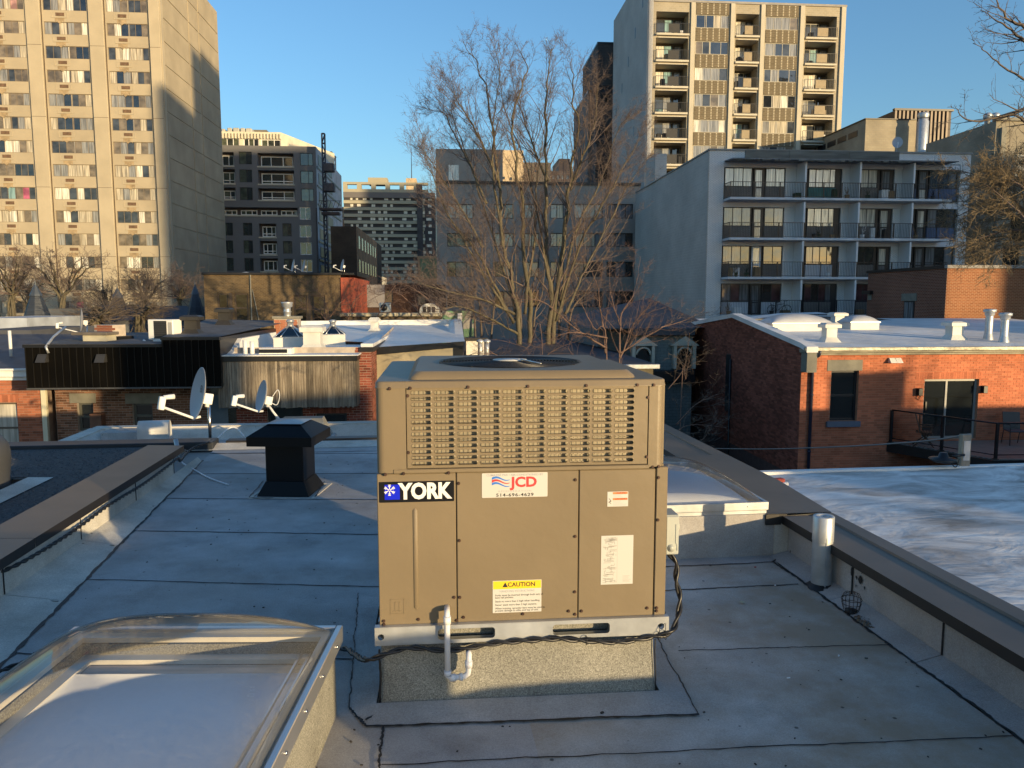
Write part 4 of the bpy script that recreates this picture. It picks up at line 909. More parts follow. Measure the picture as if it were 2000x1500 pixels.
# ================================================================== GROUND AND NEIGHBOURING ROOFS
m = MB(); m.box(-900, 900, -500, 1400, -9.6, -9.0); m.build('ground', M('ground_asphalt', (.11, .105, .095), .9, 0, .3, .5, bump=.2, bs=6), kind='structure')
m = MB(); m.add([(-60, 11.5, -8.99), (60, 16, -8.99), (60, 20.5, -8.99), (-60, 15, -8.99)], [(0, 1, 2, 3)]); m.build('alley', M('alley_paving', (.10, .10, .10), .9, 0, .3, .8), kind='structure')
SIDE = Matrix(((0, 1, 0, 0), (-1, 0, 0, 0), (0, 0, 1, 0), (0, 0, 0, 1)))       # plane seen from -x
SIDER = Matrix(((0, -1, 0, 0), (1, 0, 0, 0), (0, 0, 1, 0), (0, 0, 0, 1)))      # plane seen from +x
# silver coated roof right of ours
def silver(name):
    m, t, b, N, L = nodes(name); g = N('NewGeometry'); mp = N('Mapping'); mp.inputs['Scale'].default_value = (.9, 1.7, 1); mp.inputs['Rotation'].default_value = (0, 0, .2); L(g.outputs['Position'], mp.inputs[0])
    n = N('TexNoise'); n.inputs['Scale'].default_value = 1.5; n.inputs['Detail'].default_value = 9; n.inputs['Roughness'].default_value = .68; n.inputs['Distortion'].default_value = .8; L(mp.outputs[0], n.inputs[0])
    cr = N('ValToRGB'); e = cr.color_ramp.elements; e[0].position = .34; e[0].color = (.30, .26, .22, 1); e[1].position = .60; e[1].color = (.84, .82, .78, 1); x = cr.color_ramp.elements.new(.46); x.color = (.56, .53, .50, 1); L(n.outputs[0], cr.inputs[0])
    n2 = N('TexNoise'); n2.inputs['Scale'].default_value = 2.1; n2.inputs['Detail'].default_value = 8; n2.inputs['Distortion'].default_value = 2; L(mp.outputs[0], n2.inputs[0])
    L(cr.outputs[0], b.inputs['Base Color']); b.inputs['Roughness'].default_value = .62
    bp = N('Bump'); bp.inputs['Strength'].default_value = .6; bp.inputs['Distance'].default_value = .016; L(n2.outputs[0], bp.inputs['Height']); L(bp.outputs[0], b.inputs['Normal']); return m
nb = thing('neighbour_building', 'flat building with a wrinkled silver coated roof right of the brown coping', 'building', (0, 0, 0), RT)
K['silver'] = silver('silver_roof_coating'); rg4 = random.Random(9)
m = MB(); nx, ny = 60, 50; vs = []
for j in range(ny+1):
    for i in range(nx+1):
        a = 2.86+(16)*(i/nx)**1.5; b = -4+10.9*j/ny; vs.append((a, b, .12+.008*math.sin(a*3.1+b*1.7)*math.sin(b*2.3-a)+rg4.uniform(-.004, .004)-.01*math.sin(a*.8)))
m.add(vs, [(j*(nx+1)+i, j*(nx+1)+i+1, (j+1)*(nx+1)+i+1, (j+1)*(nx+1)+i) for j in range(ny) for i in range(nx)], 0, True); m.build('roof_surface', K['silver'], nb)
m = MB(); m.bbox(2.87, 18.9, 6.88, 6.96, -.05, .145, .006); m.build('roof_edge', K['white'], nb)
m = MB(); m.box(2.86, 18.86, -4, 6.87, -9, .07); m.build('wall', K['concrete'], nb)
for yy in (5.75, 4.35, 3.2):
  m = MB(); P = [(2.9+i*.1, yy+.02*math.sin(i*.9+yy), .137+.006*math.sin(i*2.2)) for i in range(90)]
  for i in range(len(P)-1): m.add([P[i], P[i+1], (P[i+1][0], P[i+1][1]+.02, .145), (P[i][0], P[i][1]+.02, .145), (P[i+1][0], P[i+1][1]+.045, .133), (P[i][0], P[i][1]+.045, .133)], [(0, 1, 2, 3), (3, 2, 4, 5)])
m.build('lap_seam', K['silver'], nb)
for (px, py, col, nm, lb_) in ((1517, 945, (.45, .08, .05), 'brick_fragment', 'red brick fragment on the silver roof just past the brown coping'), (1530, 952, (.7, .7, .7), 'plastic_scrap', 'white plastic cap on the silver roof beside the red fragment')):
    m = MB(); m.bbox(-.07, .07, -.035, .035, 0, .05, .01) if nm[0] == 'b' else m.cyl((-.04, 0, .02), (.04, 0, .03), .02, n=10)
    tag(m.build(nm, M(nm, col, .7, 0, .2, 20), None, gz(px, py, .125), rz=.3), lb_, 'debris')
# wooden post with a floodlight at the far edge of that roof
pw = gz(1893, 918, .12); po = thing('wooden_post', 'weathered wooden post with a black round lamp arm at the silver roof edge', 'post', (pw.x, pw.y+.1, -.2), RT)
m = MB(); m.bbox(-.05, .05, -.03, .03, 0, .66, .006); m.build('timber', K['wood_post'], po); m = MB(); m.bbox(-.035, .035, -.036, -.031, .40, .60, .002); m.build('junction_box', K['galv'], po)
m = MB(); m.lathe([(0, 0), (.09, .0), (.125, .015), (.13, .03), (.05, .045), (.035, .09), (0, .09)], (-.26, -.05, .40), 20); m.tube([(-.03, -.04, .46), (-.16, -.05, .45)], .014, 8); m.build('lamp_head', K['black'], po)
m = MB(); m.tube(catmull([(-.26, -.03, .44), (-.2, -.06, .40), (-.12, -.05, .34), (-.08, -.04, .42)], 5), .005, 5); m.build('lamp_cord', K['black'], po)
m = MB(); P = [at(1895, 848, pw.y+.1), at(1800, 862, 9), at(1650, 872, 11), at(1500, 877, 14), at(1397, 876, 17)]; m.tube(catmull([tuple(p) for p in P], 8), .010, 5)
tag(m.build('overhead_wire', M('grey_wire', (.25, .24, .23), .6, 0, 0)), 'grey overhead wire sagging from the wooden post across the red brick house', 'wire')
# gravel roof left of ours
gr = thing('gravel_roof_building', 'dark gravel covered roof left of the brown coping', 'building', (0, 0, 0), RT)
m = MB(); m.box(-9.5, -2.76, -2.3, 9.55, -9, .02); m.build('wall', K['concrete'], gr)
gm = M('dark_gravel', (.055, .056, .058), .85, 0, .5, 30, bump=1, bs=45)
m = MB(); m.add([(-9.5, -2.3, .06), (-2.775, -2.3, .06), (-2.775, 9.4, .06), (-9.5, 9.4, .06)], [(0, 1, 2, 3)]); m.build('gravel_bed', gm, gr)
m = MB(); base = [(1, 0, 0), (0, 1, 0), (-1, 0, 0), (0, -1, 0), (0, 0, .8)]
for k in range(11000):
    b = 3.0+6.35*(rg4.random()**.8); a = rg4.uniform(-3.4-b*.55, -2.79); s_ = rg4.uniform(.006, .020); t = rg4.random()*6; c_, q = math.cos(t)*s_, math.sin(t)*s_*rg4.uniform(.6, 1)
    m.add([(a+x*c_-y*q, b+x*q+y*c_, .058+z*s_) for x, y, z in base], [(0, 1, 4), (1, 2, 4), (2, 3, 4), (3, 0, 4)])
m.build('gravel', M('gravel_stones', (.085, .085, .088), .85, 0, .6, 60), gr, kind='stuff')
m = MB(); m.bbox(-9.5, -2.45, 9.42, 9.72, -.1, .10, .01); m.build('edge_metal', M('blue_black_edge', (.02, .024, .03), .5, 0, .15, 3), gr)
m = MB(); P = noise_path((-5.5, 5.45, .075), (-2.8, 5.62, .075), 12, .03, rr); m.tube(P, .006, 5); m.build('loose_cord', K['blackmat'], gr)
gv = gz(-66, 962, .06); g_ = thing('roof_turbine', 'grey domed roof ventilator at the far left on the gravel roof', 'vent', (gv.x, gv.y, .06), RT)
gm2 = M('grey_vent_metal', (.07, .073, .078), .5, .2, .05, 3); m = MB(); m.lathe([(.34, 0), (.34, .10), (.36, .28), (.36, .34), (.345, .42), (.30, .49), (.22, .54), (.1, .565), (0, .57)], n=36); m.build('dome_cap', gm2, g_)
m = MB(); m.add([(-.5, -.5, .01), (.52, -.5, .01), (.52, .5, .01), (-.5, .5, .01), (-.35, -.35, .05), (.36, -.35, .05), (.36, .35, .05), (-.35, .35, .05)], [(0, 1, 5, 4), (1, 2, 6, 5), (2, 3, 7, 6), (3, 0, 4, 7)]); m.build('flashing_sheet', K['memb_w'], g_)
# lower rear extension roof behind the far edge
ex = Plane(190, 832, 12.9, 7); ez = ex.z(190, 832)
e_ = thing('rear_extension', 'lower grey membrane roof with a low parapet behind the far edge, under the satellite dishes', 'building', ex.origin(), ex.yaw)
exw = ex.x(740, 830)+1.5; m = MB(); m.box(0, exw, -2.95, -.0, -9, ez-.22); m.build('wall', K['concrete'], e_)
m = MB(); m.add([(.2, -2.9, ez-.20), (exw, -2.9, ez-.20), (exw, -.4, ez-.20), (.2, -.4, ez-.20)], [(0, 1, 2, 3)]); m.build('membrane_sheet', K['memb'], e_)
m = MB(); m.add([(.2, -.45, ez-.2), (exw, -.45, ez-.2), (exw, -.22, ez-.02), (.2, -.22, ez-.02)], [(0, 1, 2, 3)]); m.box(0, exw, -.22, 0, ez-.4, ez); m.build('parapet_wall', K['memb_w'], e_)
m = MB(); m.box(-.03, .2, -2.95, -.221, ez-.4, ez-.002); m.add([(.2, -2.9, ez-.02), (.42, -2.9, ez-.195), (.42, -.5, ez-.195), (.2, -.3, ez-.02)], [(0, 1, 2, 3)]); m.build('parapet_wall', K['memb_w'], e_)
bx = ex.x(232, 850); m = MB(); m.box(bx, bx+.75, -.75, -.3, ez-.2, ez+.0); m.build('roof_step', K['memb'], e_)
m = MB(); m.tube(catmull([ex.W(ex.x(445, 845)-0, -.9, ez-.15)-ex.origin(), ex.W(ex.x(465, 832), -.7, ez+.02)-ex.origin(), ex.W(ex.x(480, 829), -.7, ez+.03)-ex.origin(), ex.W(ex.x(497, 842), -.8, ez-.1)-ex.origin()], 5), .014, 6)
tag(m.build('white_cable', K['white'], None, ex.origin()), 'white cable looping over the parapet between the two dishes', 'cable')
wb = at(302, 842, 10.6); wt_ = thing('barrel_vent_cover', 'translucent white barrel shaped plastic cover at the far roof edge, left of the larger dish', 'vent cover', (wb.x, wb.y, wb.z-.12), rad(15))
m = MB(); n = 16; L_ = .40; prof = [(.14, 0)]+[(.14*math.cos(rad(t)), .13+.14*math.sin(rad(t))) for t in range(0, 181, 12)]+[(-.14, 0)]
m.add([(-L_/2, y, z) for y, z in prof]+[(L_/2, y, z) for y, z in prof], [(i, i+1, len(prof)+i+1, len(prof)+i) for i in range(len(prof)-1)]+[tuple(range(len(prof))), tuple(range(2*len(prof)-1, len(prof)-1, -1))], 0, True); m.build('shell', M('translucent_plastic', (.55, .55, .53), .35, 0, .12, 6), wt_)
m = MB(); m.box(-.22, .22, -.16, .16, -.25, 0); m.build('base', K['memb'], wt_)
# small clear lantern skylight on the extension (right of the smaller dish)
lsp = at(585, 838, 12.4); ls = thing('lantern_skylight', 'small faceted clear skylight behind the hood of the black roof vent', 'skylight', (lsp.x, lsp.y, lsp.z-.15), RT)
m = MB(); m.box(-.75, .55, -.3, .35, -.2, .02); m.build('curb', K['memb'], ls); m = MB(); m.frustum(-.72, .5, -.28, .32, .02, -.25, .38, -.1, .15, .34); m.build('glazing', glassmat('lantern_glazing', (.7, .72, .7), 1.5, .05, haze=(.35, (.5, .5, .46))), ls)
# ================================================================== RED BRICK HOUSE (right)
H1 = Plane(1562, 800, 24, 4.5); ho = H1.origin()
rh = thing('red_brick_house', 'red brick house with white flat roof, deck and sliding door on the right', 'house', ho, H1.yaw)
zc = H1.z(1590, 693); HW = 16
win = H1.r(1624, 724, 1673, 822); door = H1.r(1806, 741, 1905, 856)
holes = [win, door]
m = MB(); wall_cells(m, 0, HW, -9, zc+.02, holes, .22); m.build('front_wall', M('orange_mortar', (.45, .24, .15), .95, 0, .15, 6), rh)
zf, zp, zb = .47, 1.28, .69; dpk, dbk = 6.0, 12.4
def sidetop(x): y = -x; return zf+(zp-zf)*y/dpk if y < dpk else zp+(zb-zp)*(y-dpk)/(dbk-dpk)
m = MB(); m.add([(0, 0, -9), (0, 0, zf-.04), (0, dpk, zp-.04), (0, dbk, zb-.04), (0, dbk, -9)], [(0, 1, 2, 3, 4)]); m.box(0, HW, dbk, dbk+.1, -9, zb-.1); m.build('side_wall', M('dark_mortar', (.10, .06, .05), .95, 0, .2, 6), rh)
brick_wall(rh, I4, 0.0, 8.6, -3.8, zc, holes+[(0, 99, 9, 9)], K['redbrk'], H1.W, 300, vis=(1560, 2000, 700, 915), seed=3)
swin = (-6.6, -6.1, -2.6, -.3)
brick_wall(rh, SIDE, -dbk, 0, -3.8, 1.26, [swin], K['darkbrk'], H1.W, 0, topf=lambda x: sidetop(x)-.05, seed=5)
m = MB(); m.box(-.02, -.01, 6.1, 6.6, -2.6, -.35); m.build('narrow_window', K['winblk'], rh)
m = MB(); m.tube([(-.05, 6.0, -.5), (-.05, 6.0, -9)], .04, 8); m.build('drainpipe', K['black'], rh)
# window
def sash(par, x0, x1, z0, z1, y=.10, name='window', fm=None, pm=None):
    fm = fm or K['winblk']; o = window(par, x0, x1, z0, z1, y, (1,), fm, pm or K['pn_dark'], .07, (1, 1.0), name); return o
K['pn_dark'] = panemat('dark_glass', (.012, .014, .013)); K['pn_blue'] = panemat('blue_glass', (.02, .03, .045)); K['pn_cur'] = panemat('curtained_glass', (.42, .40, .34), .12, .6, 1.5, 1); K['pn_cur2'] = panemat('grey_curtained_glass', (.22, .22, .21), .12, .7, 1.5, 1); K['pn_brn'] = panemat('brown_blind', (.15, .115, .08), .15, .6); K['pn_wht'] = panemat('white_blind', (.60, .58, .50), .2, .5, 1.5, 1)
x0, x1, z0, z1 = win; sash(rh, x0, x1, z0, z1, .12)
a = H1.r(1616, 703, 1684, 724); m = MB(); m.bbox(a[0], a[1], -.02, .2, a[2], a[3]-.0, .008); m.build('lintel', K['stone'], rh)
a = H1.r(1613, 823, 1678, 833); m = MB(); m.bbox(a[0], a[1], -.09, .12, a[2], a[3], .008); m.build('window_sill', M('blue_grey_stone', (.12, .14, .18), .7, 0, .1, 5), rh)
x0, x1, z0, z1 = door
o = window(rh, x0, x1, z0, z1, .10, (1, 1.25), M('grey_door_frame', (.30, .30, .28), .45, 0, .03, 4), [K['pn_dark']], .07, name='sliding_door'); m = MB(); m.box(.12, .17, -.03, -.0, .9, 1.2); m.build('handle', K['black'], o)
soldier(rh, I4, x0-.30, x1+.10, z1+.01, .205, K['redbrk'])
# cornice, gutter, roof
m = MB(); m.bbox(.0, HW, -.16, .1, zc+.0, zc+.07, .01); m.bbox(-.05, HW, -.30, .1, zc+.07, zc+.20, .02); m.build('cornice', M('weathered_cornice', (.30, .28, .22), .7, 0, .3, 2, bump=.2, bs=10), rh)
m = MB(); P = [(-.1, -.36), (-.1, .02), (HW, .02), (HW, -.36)]; m.bbox(-.10, HW, -.42, -.301, zc+.14, zc+.26, .02); m.build('gutter', M('dented_gutter', (.36, .34, .27), .5, .3, .35, 1.6, bump=.5, bs=6), rh)
zr0, zr1 = zc+.25, .93
K['wroof'] = M('white_roof_sheet', (.76, .75, .73), .55, 0, .14, .9, bump=.2, bs=2.5, var2=.12, vs2=.25)
m = MB(); m.add([(.25, -.30, zr0), (HW, -.30, zr0), (HW, dbk, zr1), (.25, dbk, zr1)], [(0, 1, 2, 3)]); m.build('roof', K['wroof'], rh)
for k in range(7):
    y = .8+k*1.7; z = zr0+(zr1-zr0)*(y+.3)/(dbk+.3); m = MB(); m.add([(.25, y, z+.006), (HW, y+.1, z+.006), (HW, y+.14, z+.012), (.25, y+.04, z+.012)], [(0, 1, 2, 3)]); m.build('lap_seam', K['white'], rh)
m = MB()
for (ya, za), (yb, zb2) in (((-.42, zf-.10), (0, zf)), ((0, zf), (dpk, zp)), ((dpk, zp), (dbk, zb))):
    m.add([(-.06, ya, za-.16), (-.06, yb, zb2-.16), (-.06, yb, zb2), (-.06, ya, za), (.30, ya, za), (.30, yb, zb2), (.30, yb, zb2-.3), (.30, ya, za-.3)], [(0, 3, 2, 1), (3, 4, 5, 2), (4, 7, 6, 5)])
m.box(-.06, .30, -.44, -.42, zf-.28, zf-.10); m.build('parapet_cap', K['wroof'], rh)
m = MB(); m.box(-.02, .30, -.40, -.0, zf-.9, zf-.285); m.build('cornice_return', K['stone'], rh)
m = MB(); m.add([(1.5, dbk-1.6, zr1-.12), (4.6, dbk-1.5, zr1+.22), (6.5, dbk-1.4, zr1+.25), (11, dbk-1.2, zr1-.2), (11, dbk, zr1-.2), (6.5, dbk, zr1+.3), (4.6, dbk, zr1+.25), (1.5, dbk, zr1-.1)], [(0, 1, 6, 7), (1, 2, 5, 6), (2, 3, 4, 5)]); m.build('raised_roof_edge', K['wroof'], rh)
dpx = H1.x(1583, 760); m = MB(); m.tube([(dpx+.08, -.38, zc+.16), (dpx+.08, -.30, zc+.0), (dpx, -.12, zc-.12), (dpx, -.08, zc-.25), (dpx, -.08, -9)], .05, 10)
for z in (-1.2, -3): m.cyl((dpx, -.08, z), (dpx, -.08, z+.06), .062, n=10)
m.build('downpipe', M('dark_blue_pipe', (.03, .035, .06), .35, .2, .05, 3), rh)
for i, px in enumerate((1740, 1752)):
    q = H1.L(px, 705); m = MB(); m.frustum(q[0]-.1, q[0]+.1, -.2, 0, q[1]-.05, q[0]-.09, q[0]+.09, -.06, 0, q[1]+.1); m.build('exhaust_hood', K['white'], rh)
for i, (px, py) in enumerate(((1793, 765), (1919, 760))):
    q = H1.L(px, py); m = MB(); m.bbox(q[0]-.07, q[0]+.07, -.16, 0, q[1]-.12, q[1]+.12, .01); 
    if i == 0: m.tube([(q[0], -.03, q[1]-.1), (q[0]-.08, -.03, q[1]-.2), (q[0]+.02, -.03, q[1]-.27), (q[0]+.08, -.03, q[1]-.12)], .01, 5)
    m.build('wall_light', K['black'], rh)
m = MB(); q = H1.L(1640, 917); m.box(q[0]-.5, q[0]+.6, -.06, .1, q[1]-.2, q[1]+.03); m.build('lintel', M('blue_grey_lintel', (.12, .14, .18), .7, 0, .1, 5), rh)
# deck
dz = H1.z(1800, 858)-.06; dk = thing('deck', 'grey raised deck with black steel railing in front of the sliding door', 'deck', H1.W(H1.x(1735, 858), 0, dz), H1.yaw)
dx1 = 8.5; dd = 2.9; db_ = M('grey_deck_boards', (.17, .165, .15), .8, 0, .12, 5)
PA, PB = [(0, 0), (1.45, -dd)], 0
nb_ = 21
for k in range(nb_):
    y0 = -dd+dd*k/nb_; y1 = -dd+dd*(k+1)/nb_-.012; xs0 = 0.0+1.45*(-y0)/dd
    m = MB(); m.box(xs0, dx1, y0, y1, -.03, 0); m.build('deck_board', db_, dk)
m = MB(); m.prism([(1.40, -dd-.03), (dx1, -dd-.03), (dx1, -.0), (-.05, 0)], -.32, -.032); m.build('deck_frame', K['black'], dk)
m = MB(); m.box(2.5, 2.65, -2.4, -2.25, -7, -.32); m.box(6.5, 6.65, -2.4, -2.25, -7, -.32); m.build('deck_support', K['black'], dk)
rp = [(.05, -.05), (.78, -dd*.52), (1.50, -dd+.04), (3.6, -dd+.04), (5.7, -dd+.04), (7.8, -dd+.04)]
for x, y in rp: m = MB(); m.box(x-.035, x+.035, y-.035, y+.035, 0, 1.02); m.box(x-.06, x+.06, y-.06, y+.06, 0, .02); m.build('railing_post', K['black'], dk)
for i in range(len(rp)-1):
    (x0, y0), (x1, y1) = rp[i], rp[i+1]; m = MB(); m.tube([(x0, y0, 1.03), (x1, y1, 1.03)], .032, 4); m.tube([(x0, y0, .12), (x1, y1, .12)], .02, 4); m.build('rail', K['black'], dk)
    m = MB(); dxn = Vector((x1-x0, y1-y0, 0)); a_ = Vector((x0, y0, 0))+dxn*.04; b_2 = Vector((x0, y0, 0))+dxn*.96
    m.add([(a_.x, a_.y, .16), (b_2.x, b_2.y, .16), (b_2.x, b_2.y, .98), (a_.x, a_.y, .98)], [(0, 1, 2, 3)]); m.build('glass_panel', K.setdefault('railglass', glassmat('railing_glass', (.93, .95, .94), 1.45, .0)), dk)
def deck_chair(x, y, rz, folding, label):
    c = thing('deck_chair', label, 'chair', H1.W(H1.x(1735, 858)+x, y, dz), H1.yaw+rz, 'chairs on the deck'); wd_ = M('teak', (.10, .06, .035), .7, 0, .2, 8) if folding else K['black']
    if folding:
        for s2 in (-.24, .24):
            m = MB(); m.tube([(s2, -.28, 0), (s2, .10, .44), (s2, .26, 1.0)], .018, 5); m.build('back_leg', wd_, c); m = MB(); m.tube([(s2*.9, .28, 0), (s2*.9, -.22, .44)], .018, 5); m.build('front_leg', wd_, c); m = MB(); m.tube([(s2, -.25, .64), (s2, .16, .62)], .018, 5); m.tube([(s2, -.2, .42), (s2, -.2, .64)], .014, 5); m.build('armrest', wd_, c)
        for k in range(6): m = MB(); m.box(-.24, .24, -.22+k*.075, -.165+k*.075, .43, .45); m.build('seat_slat', wd_, c)
        for k in range(6): m = MB(); m.box(-.20+k*.07, -.15+k*.07, .12, .14, .48, .95); m.build('back_slat', wd_, c)
    else:
        m = MB(); m.bbox(-.25, .25, -.24, .22, .42, .47, .015); m.build('seat', M('grey_sling', (.06, .065, .08), .8, 0, .05, 8), c); m = MB(); m.add([(-.25, .20, .45), (.25, .20, .45), (.25, .32, 1.0), (-.25, .32, 1.0), (-.25, .23, .45), (.25, .23, .45), (.25, .35, 1.0), (-.25, .35, 1.0)], [(0, 1, 2, 3), (7, 6, 5, 4), (0, 3, 7, 4), (1, 5, 6, 2), (3, 2, 6, 7)]); m.build('backrest', K['black'], c)
        for s2 in (-.24, .24):
            m = MB(); m.tube([(s2, -.24, 0), (s2, -.2, .44)], .014, 6); m.build('leg', K['black'], c); m = MB(); m.tube([(s2, .3, 0), (s2, .2, .44)], .014, 6); m.build('leg', K['black'], c); m = MB(); m.tube([(s2, -.2, .44), (s2, -.22, .64), (s2, .24, .66)], .014, 6); m.build('armrest', K['black'], c)
deck_chair(H1.x(1775, 860)-H1.x(1735, 858), -.75, rad(60), True, 'slatted wooden folding chair by the left railing of the deck')
deck_chair(H1.x(1940, 860)-H1.x(1735, 858)+.1, -.8, rad(-12), False, 'black high backed patio chair on the right part of the deck')
# things on the white roof of the red house
def roofz(P): y = -(P.x-ho.x)*math.sin(H1.yaw)+(P.y-ho.y)*math.cos(H1.yaw); return zr0+(zr1-zr0)*(y+.3)/(dbk+.3)
def onroof(px, Y): p = at(px, 600, Y); p.z = roofz(p); return p
wm = M('white_vent_metal', (.62, .61, .56), .5, 0, .1, 3)
def capvent(px, Y, w_, h, label, par_z=None, mat=None, group='white box vents on the flat roofs', cat='vent', cap=1.55):
    p = onroof(px, Y) if par_z is None else at(px, 600, Y); 
    if par_z is not None: p.z = par_z
    v = thing('roof_vent', label, cat, p, H1.yaw, group); mt = mat or wm
    m = MB(); m.frustum(-w_*.8, w_*.8, -w_*.8, w_*.8, -.02, -w_/2, w_/2, -w_/2, w_/2, h*.25); m.box(-w_/2, w_/2, -w_/2, w_/2, h*.25, h*.74); m.build('shaft', mt, v)
    c_ = w_*cap/2; m = MB(); m.box(-c_, c_, -c_, c_, h*.74, h*.92); m.frustum(-c_, c_, -c_, c_, h*.9201, -c_*.7, c_*.7, -c_*.7, c_*.7, h); m.build('cap', mt, v); return v
capvent(1622, 25.6, .36, .62, 'white capped box vent nearest the left gutter corner of the red house roof')
capvent(1867, 26.6, .40, .62, 'white capped box vent left of the steel flues on the red house roof')
capvent(1637, 32.6, .40, .55, 'white box vent between the two white dome skylights')
for i, (px, Y) in enumerate(((1489, 29.5), (1519, 27.5))):
    p = onroof(px, Y); p.z += .0; v = thing('pipe_cap', ('tiny white conical pipe cap left of the big white dome skylight', 'tiny white conical pipe cap in front of the big white dome skylight')[i], 'pipe cap', p, 0, 'tiny pipe caps'); m = MB(); m.lathe([(.07, -.1), (.07, .16), (.13, .16), (.02, .30), (0, .30)], n=12); m.build('cap', wm, v)
for i, (px, Y) in enumerate(((1934, 26.5), (1965, 25.6))):
    p = onroof(px, Y); v = thing('steel_flue', ('taller round steel flue on the red house roof, left one of the pair', 'round steel flue on the red house roof, right one of the pair')[i], 'flue', p, 0, 'pair of steel flues'); h = (1.05, .98)[i]
    m = MB(); m.lathe([(.19, -.1), (.13, .18), (.12, .2), (.12, h-.22)], n=20); m.build('pipe', K['galv'], v); m = MB(); m.lathe([(.12, h-.24), (.15, h-.2), (.15, h-.12), (.2, h-.10), (.2, h-.02), (.15, h), (0, h+.01)], n=20); m.build('cap', K['galv'], v)
def domelight(px, Y, w_, d_, h, label):
    p = onroof(px, Y); v = thing('dome_skylight', label, 'skylight', p, H1.yaw, 'white dome skylights of the red house'); m = MB(); m.box(-w_/2+.04, w_/2-.04, -d_/2+.04, d_/2-.04, -.1, .24); m.build('curb', wm, v)
    m = MB(); m.bbox(-w_/2, w_/2, -d_/2, d_/2, .24, .29, .008); m.build('frame', K['alu'], v); m = MB(); dome_mesh(m, w_-.06, d_-.06, h, .288, 18, p=2.2); m.build('dome', M('frosted_dome', (.45, .46, .48), .3, 0, .08, 2), v)
domelight(1553, 30.4, 2.45, 1.5, .34, 'larger white dome skylight on the left of the red house roof'); domelight(1678, 31.0, 1.25, 1.1, .26, 'smaller white dome skylight right of the larger one')
# ================================================================== LEFT NEAR BUILDINGS
# red brick house at the left edge
L1 = Plane(83, 800, 22.6, 4.5); h2 = thing('corner_brick_house', 'lit red brick house with white cornice and curtained window at the left edge', 'house', L1.origin(), L1.yaw)
zc = L1.z(60, 742); wn_ = L1.r(-30, 787, 41, 905); x_l = -7
m = MB(); wall_cells(m, x_l, 0, -9, zc, [wn_], .2); m.box(-.02, 0, .001, 7, -9, zc); m.build('wall', K['mortar'], h2)
brick_wall(h2, I4, -3.2, 0, -3.6, zc, [wn_], K['redbrk2'], L1.W, 300, vis=(0, 90, 740, 880), seed=8)
soldier(h2, I4, wn_[0]-.1, wn_[1]+.06, wn_[3]+.01, .22, K['redbrk2'])
o = window(h2, wn_[0], wn_[1], wn_[2], wn_[3], .09, (1,), M('brown_sash', (.10, .08, .06), .5, 0, .05, 4), K['pn_cur'], .06, (1, .72))
m = MB(); m.box(wn_[0], wn_[1], .2, .21, wn_[2], wn_[3]); m.build('curtain', K['pn_cur'], h2)
m = MB(); m.bbox(x_l, .35, -.12, .1, zc, zc+.10, .01); m.bbox(x_l, .35, -.22, .1, zc+.101, zc+.30, .02); m.bbox(x_l, .35, -.30, .1, zc+.301, zc+.36, .01); m.build('cornice', K['white'], h2)
m = MB(); m.bbox(.0, .14, -.06, .06, -9, zc-.01, .006); m.build('corner_board', M('cream_trim', (.60, .57, .42), .6, 0, .05, 4), h2)
m = MB(); m.add([(x_l, -.2, zc+.36), (.35, -.2, zc+.36), (.35, 6, zc+1.1), (x_l, 6, zc+1.1)], [(0, 1, 2, 3)]); m.build('roof', M('slate_roof', (.05, .055, .07), .6, 0, .3, 3), h2)
m = MB(); m.tube([(-1.6, 1.5, zc+.6), (-1.6, 1.5, zc+1.4)], .05, 8); m.build('vent_stack', K['white'], h2)
# brown brick house behind the black bay
L2 = Plane(110, 800, 22.9, 4.5); h3 = thing('brown_brick_house', 'brown brick house under the black metal bay, with stone lintels', 'house', L2.origin(), L2.yaw)
wA = L2.r(150, 787, 185, 842); wB = L2.r(258, 788, 300, 838); x1_ = L2.x(412, 800)
m = MB(); wall_cells(m, 0, x1_, -9, L2.z(200, 700), [wA, wB], .2); m.box(-.01, 0, .001, 8, -9, L2.z(200, 700)); m.build('wall', K['mortar2'], h3)
brick_wall(h3, I4, 0, x1_, -3.3, L2.z(200, 755), [wA, wB], K['brownbrk'], L2.W, 300, vis=(110, 412, 755, 860), seed=12)
for w_, nm in ((wA, (135, 768, 188, 787)), (wB, (244, 768, 316, 788))):
    sash(h3, *w_, .12, fm=M('grey_sash', (.10, .10, .085), .5, 0, .05, 4)); a = L2.r(*nm); m = MB(); m.bbox(a[0], a[1], -.025, .15, a[2], a[3]-.004, .008); m.build('lintel', K['stone'], h3)
a = L2.r(183, 806, 208, 845); m = MB(); m.bbox(a[0], a[1], -.3, 0, a[2], a[3], .01); m.build('wall_vent_box', M('rust_brown_box', (.16, .08, .05), .7, 0, .3, 4), h3)
m = MB(); m.box(-.9, -.02, .6, .8, -9, L2.z(100, 762)); m.build('gap_infill', K['black'], h3)
# blue grey clapboard strip
L2b = Plane(413, 800, 22.7, 4.5); a = L2b.r(413, 775, 448, 860); cbd = thing('clapboard_wall', 'narrow blue grey clapboard wall between the black bay and the weathered wood bay', 'wall', L2b.origin(), L2b.yaw); cm = M('blue_grey_clapboard', (.09, .12, .145), .6, 0, .1, 4)
z = -3.4; k = 0
while z < a[3]:
    m = MB(); m.add([(0, -.02, z), (a[1], -.02, z), (a[1], 0, z+.14), (0, 0, z+.14), (0, .1, z), (a[1], .1, z)], [(0, 1, 2, 3), (0, 4, 5, 1)]); m.build('clapboard', cm, cbd); z += .14
